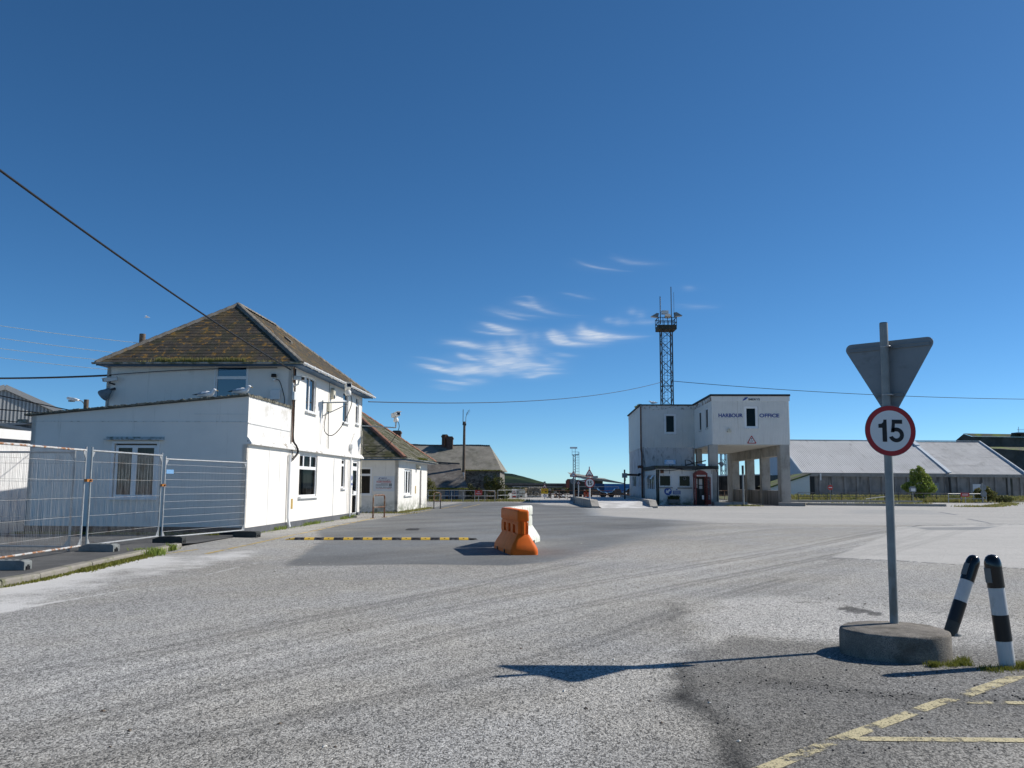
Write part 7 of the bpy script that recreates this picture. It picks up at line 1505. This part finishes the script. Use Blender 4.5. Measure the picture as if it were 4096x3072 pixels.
# ------------------------------------------------------------------ cirrus at height
ALT = 3000.0; pt_, rl_ = math.atan(400/3400), R(.35)
fw = np.array([0, math.cos(pt_), math.sin(pt_)]); rt = np.array([1.,0,0]); up = np.cross(rt, fw); rt, up = math.cos(rl_)*rt+math.sin(rl_)*up, -math.sin(rl_)*rt+math.cos(rl_)*up
x0c, x1c, y0c, y1c, NXc, NYc = 1480, 3000, 960, 1620, 610, 300
al = np.zeros((NYc, NXc)); YY, XX = np.meshgrid(np.linspace(y0c, y1c, NYc), np.linspace(x0c, x1c, NXc), indexing='ij')
def strand(pts, w, a, n=1, spread=0.0, taper=1.0, seed=0):
    """soft fibres along a curve; points are bearings on the sky in sighting units"""
    n = n*2 if n > 1 else 1; w = w*(.55 if n > 1 else .8)
    g = np.random.default_rng(seed); P = np.array(pts, float); s = np.linspace(0, 1, 60); k = np.linspace(0, 1, len(P)); 
    bx, by = np.interp(s, k, P[:,0]), np.interp(s, k, P[:,1])
    ker = np.ones(9)/9; pad = lambda v: np.convolve(np.pad(v, 4, 'edge'), ker, 'valid'); bx, by = pad(bx), pad(by)
    for i in range(n):
        off = g.normal(0, spread); of2 = g.normal(0, spread*.6); st = g.uniform(0, .25) if n > 1 else 0; en = g.uniform(.7, 1) if n > 1 else 1
        px = bx + g.normal(0, spread*1.2); py = by + off*(1-s) + of2*s + 3*np.sin(s*5+g.uniform(0,6))*(spread > 0)
        env = np.sin(np.pi*np.clip((s-st)/(en-st), 0, 1))**1.3*g.uniform(.5,1.1)
        for x, y, e in zip(px, py, env):
            ww = w*(.6+.6*e)
            i0, i1 = int((y-4*ww-y0c)/(y1c-y0c)*(NYc-1)), int((y+4*ww-y0c)/(y1c-y0c)*(NYc-1))+2; j0, j1 = int((x-36-y*0-x0c)/(x1c-x0c)*(NXc-1)), int((x+36-x0c)/(x1c-x0c)*(NXc-1))+2
            i0, j0 = max(i0,0), max(j0,0)
            if i1 <= i0 or j1 <= j0: continue
            dx, dy = XX[i0:i1,j0:j1]-x, YY[i0:i1,j0:j1]-y; al[i0:i1,j0:j1] += a*e*.30*np.exp(-(dx/15)**2-(dy/ww)**2)
F = lambda pts: [(1600+x/1.58, 900+y/1.58) for x, y in pts]
S_ = strand
S_(F([(1070,190),(1160,248),(1250,275),(1380,287),(1500,286)]), 4, .45, 2, 3, seed=1); S_(F([(1280,160),(1340,205),(1440,240),(1600,245),(1800,240)]), 9, .14, 4, 6, seed=2)
S_(F([(1000,420),(1070,440),(1170,462),(1280,468)]), 4, .25, 2, 3, seed=3)
S_(F([(690,470),(760,465),(830,450),(850,510),(900,545),(980,565),(1120,575),(1260,572)]), 5, .42, 4, 4, seed=4); S_(F([(690,470),(770,500),(850,525),(900,545)]), 7, .22, 4, 8, seed=5)
S_(F([(510,495),(600,520),(700,555),(800,572),(920,585),(1040,588)]), 5, .28, 3, 4, seed=6); S_(F([(500,520),(600,545),(700,585),(780,600),(880,615)]), 5, .34, 3, 3, seed=7)
S_(F([(490,612),(560,630),(640,660),(730,675),(860,680)]), 6, .75, 6, 5, seed=8); S_(F([(400,645),(480,672),(600,688),(760,692),(950,690)]), 5, .40, 4, 4, seed=9)
S_(F([(220,740),(330,745),(420,755),(500,775),(600,785)]), 8, .42, 7, 8, seed=10); S_(F([(360,800),(400,830),(480,850),(560,870)]), 7, .4, 5, 8, seed=11)
S_(F([(30,820),(130,835),(250,860),(350,885),(440,890)]), 5, .32, 4, 5, seed=12); S_(F([(50,878),(150,892),(240,910),(330,935),(420,960)]), 6, .55, 6, 5, seed=13)
S_(F([(150,965),(260,980),(350,995),(440,1005),(540,1012)]), 6, .34, 4, 4, seed=14); S_(F([(130,1010),(300,1030),(500,1045)]), 9, .12, 3, 6, seed=15)
for i in range(34): 
    g = np.random.default_rng(100+i); cx, cy = 700+g.normal(0,90), 850+g.normal(0,38); L_ = g.uniform(90,220); S_(F([(cx-L_*.6,cy-24+g.normal(0,10)),(cx-L_*.2,cy+4),(cx+L_*.3,cy+14),(cx+L_,cy+10+g.normal(0,8))]), 12, .28, 1, 0, seed=i)
for i in range(22):
    g = np.random.default_rng(200+i); cx, cy = 460+g.normal(0,75), 930+g.normal(0,26); L_ = g.uniform(70,150); S_(F([(cx-L_*.7,cy-18),(cx-L_*.2,cy+2),(cx+L_*.4,cy+8),(cx+L_,cy-2)]), 11, .24, 1, 0, seed=i+50)
for i in range(16):
    g = np.random.default_rng(300+i); x = 560+g.uniform(0,310); y = 790+g.normal(0,25); S_(F([(x-12,y-55-g.uniform(0,30)),(x-6,y-20),(x+14,y+25),(x+50,y+60)]), 8, .30, 1, 0, seed=i+90)
for dy in (0, 22, 48): S_(F([(760,870+dy),(860,885+dy),(960,890+dy),(1080,885+dy)]), 6, .42, 3, 5, seed=40+dy)
S_(F([(700,945),(800,950),(840,955),(920,935),(1020,928)]), 7, .45, 3, 5, seed=60)
S_(F([(960,680),(970,720),(1000,745),(1100,752),(1250,756),(1380,755)]), 8, .80, 6, 6, seed=16); S_(F([(965,675),(985,700),(1010,735),(1060,748)]), 10, .75, 6, 8, seed=17)
S_(F([(1095,640),(1120,680),(1180,690),(1280,705),(1400,712),(1530,708),(1640,690)]), 7, .85, 7, 5, seed=18); S_(F([(1110,620),(1150,660),(1220,690),(1330,705),(1500,712)]), 8, .75, 6, 6, seed=19); S_(F([(1100,690),(1180,715),(1300,730),(1400,745)]), 9, .45, 6, 9, seed=20)
for i, (x, y) in enumerate(((1160,610),(1235,655),(1330,580),(1380,590),(1430,600),(1525,545),(1475,520),(610,730),(720,720),(790,690),(860,680))): S_(F([(x+8,y-25),(x-6,y+10),(x-4,y+35),(x+8,y+60)]), 10, .06, 3, 5, seed=400+i)
S_(F([(880,800),(1000,815),(1100,828),(1220,822)]), 9, .16, 3, 6, seed=21); S_(F([(1640,500),(1800,515),(1950,520),(2100,515)]), 8, .12, 3, 6, seed=22); S_(F([(1780,400),(1830,395),(1880,400)]), 10, .04, 3, 6, seed=23); S_(F([(1420,620),(1560,615),(1700,605)]), 10, .12, 3, 6, seed=24)
fil = fbm(XX/40+YY/50, YY/4.5+XX/60, 91, 4)
al = np.clip(1-np.exp(-al*.36), 0, 1)**1.05*np.clip(.55+.8*(fil-.25), .4, 1.1)*.82
def blur(v, k, ax):
    c = np.cumsum(np.pad(v, [(k+1,k) if i == ax else (0,0) for i in (0,1)], 'edge'), axis=ax); s0 = [slice(None)]*2; s1 = [slice(None)]*2; s0[ax] = slice(2*k+1, None); s1[ax] = slice(None, -2*k-1); return (c[tuple(s0)]-c[tuple(s1)])/(2*k+1)
wide = al
for _ in range(2): wide = blur(blur(wide, 20, 1), 5, 0)
al = .70*al + .55*wide*(.6+.8*(fil-.25))
ed = np.minimum.reduce([(XX-x0c)/60, (x1c-XX)/60, (YY-y0c)/40, (y1c-YY)/40]); al *= np.clip(ed, 0, 1)
d = fw[:,None,None] + rt[:,None,None]*(XX-2048)/3400 - up[:,None,None]*(YY-1536)/3400
tt = (ALT-1.5)/d[2]
m, n, l, b = nt('cirrus'); n.remove(b); at = n.new('ShaderNodeAttribute'); at.attribute_name = 'cirrus'
em_ = n.new('ShaderNodeEmission'); em_.inputs[0].default_value = (.86,.91,.97,1); em_.inputs[1].default_value = .86; tr = n.new('ShaderNodeBsdfTransparent'); mx = n.new('ShaderNodeMixShader')
l.new(at.outputs['Fac'], mx.inputs[0]); l.new(tr.outputs[0], mx.inputs[1]); l.new(em_.outputs[0], mx.inputs[2]); l.new(mx.outputs[0], n['Material Output'].inputs['Surface'])
me = grid_mesh('cirrus_cloud', d[0]*tt, d[1]*tt, np.full(XX.shape, ALT), m)
a = me.attributes.new('cirrus', 'FLOAT', 'POINT'); a.data.foreach_set('value', al.astype(np.float32).ravel())
o = stuff(bpy.data.objects.new('cirrus_cloud', me)); COL.objects.link(o)
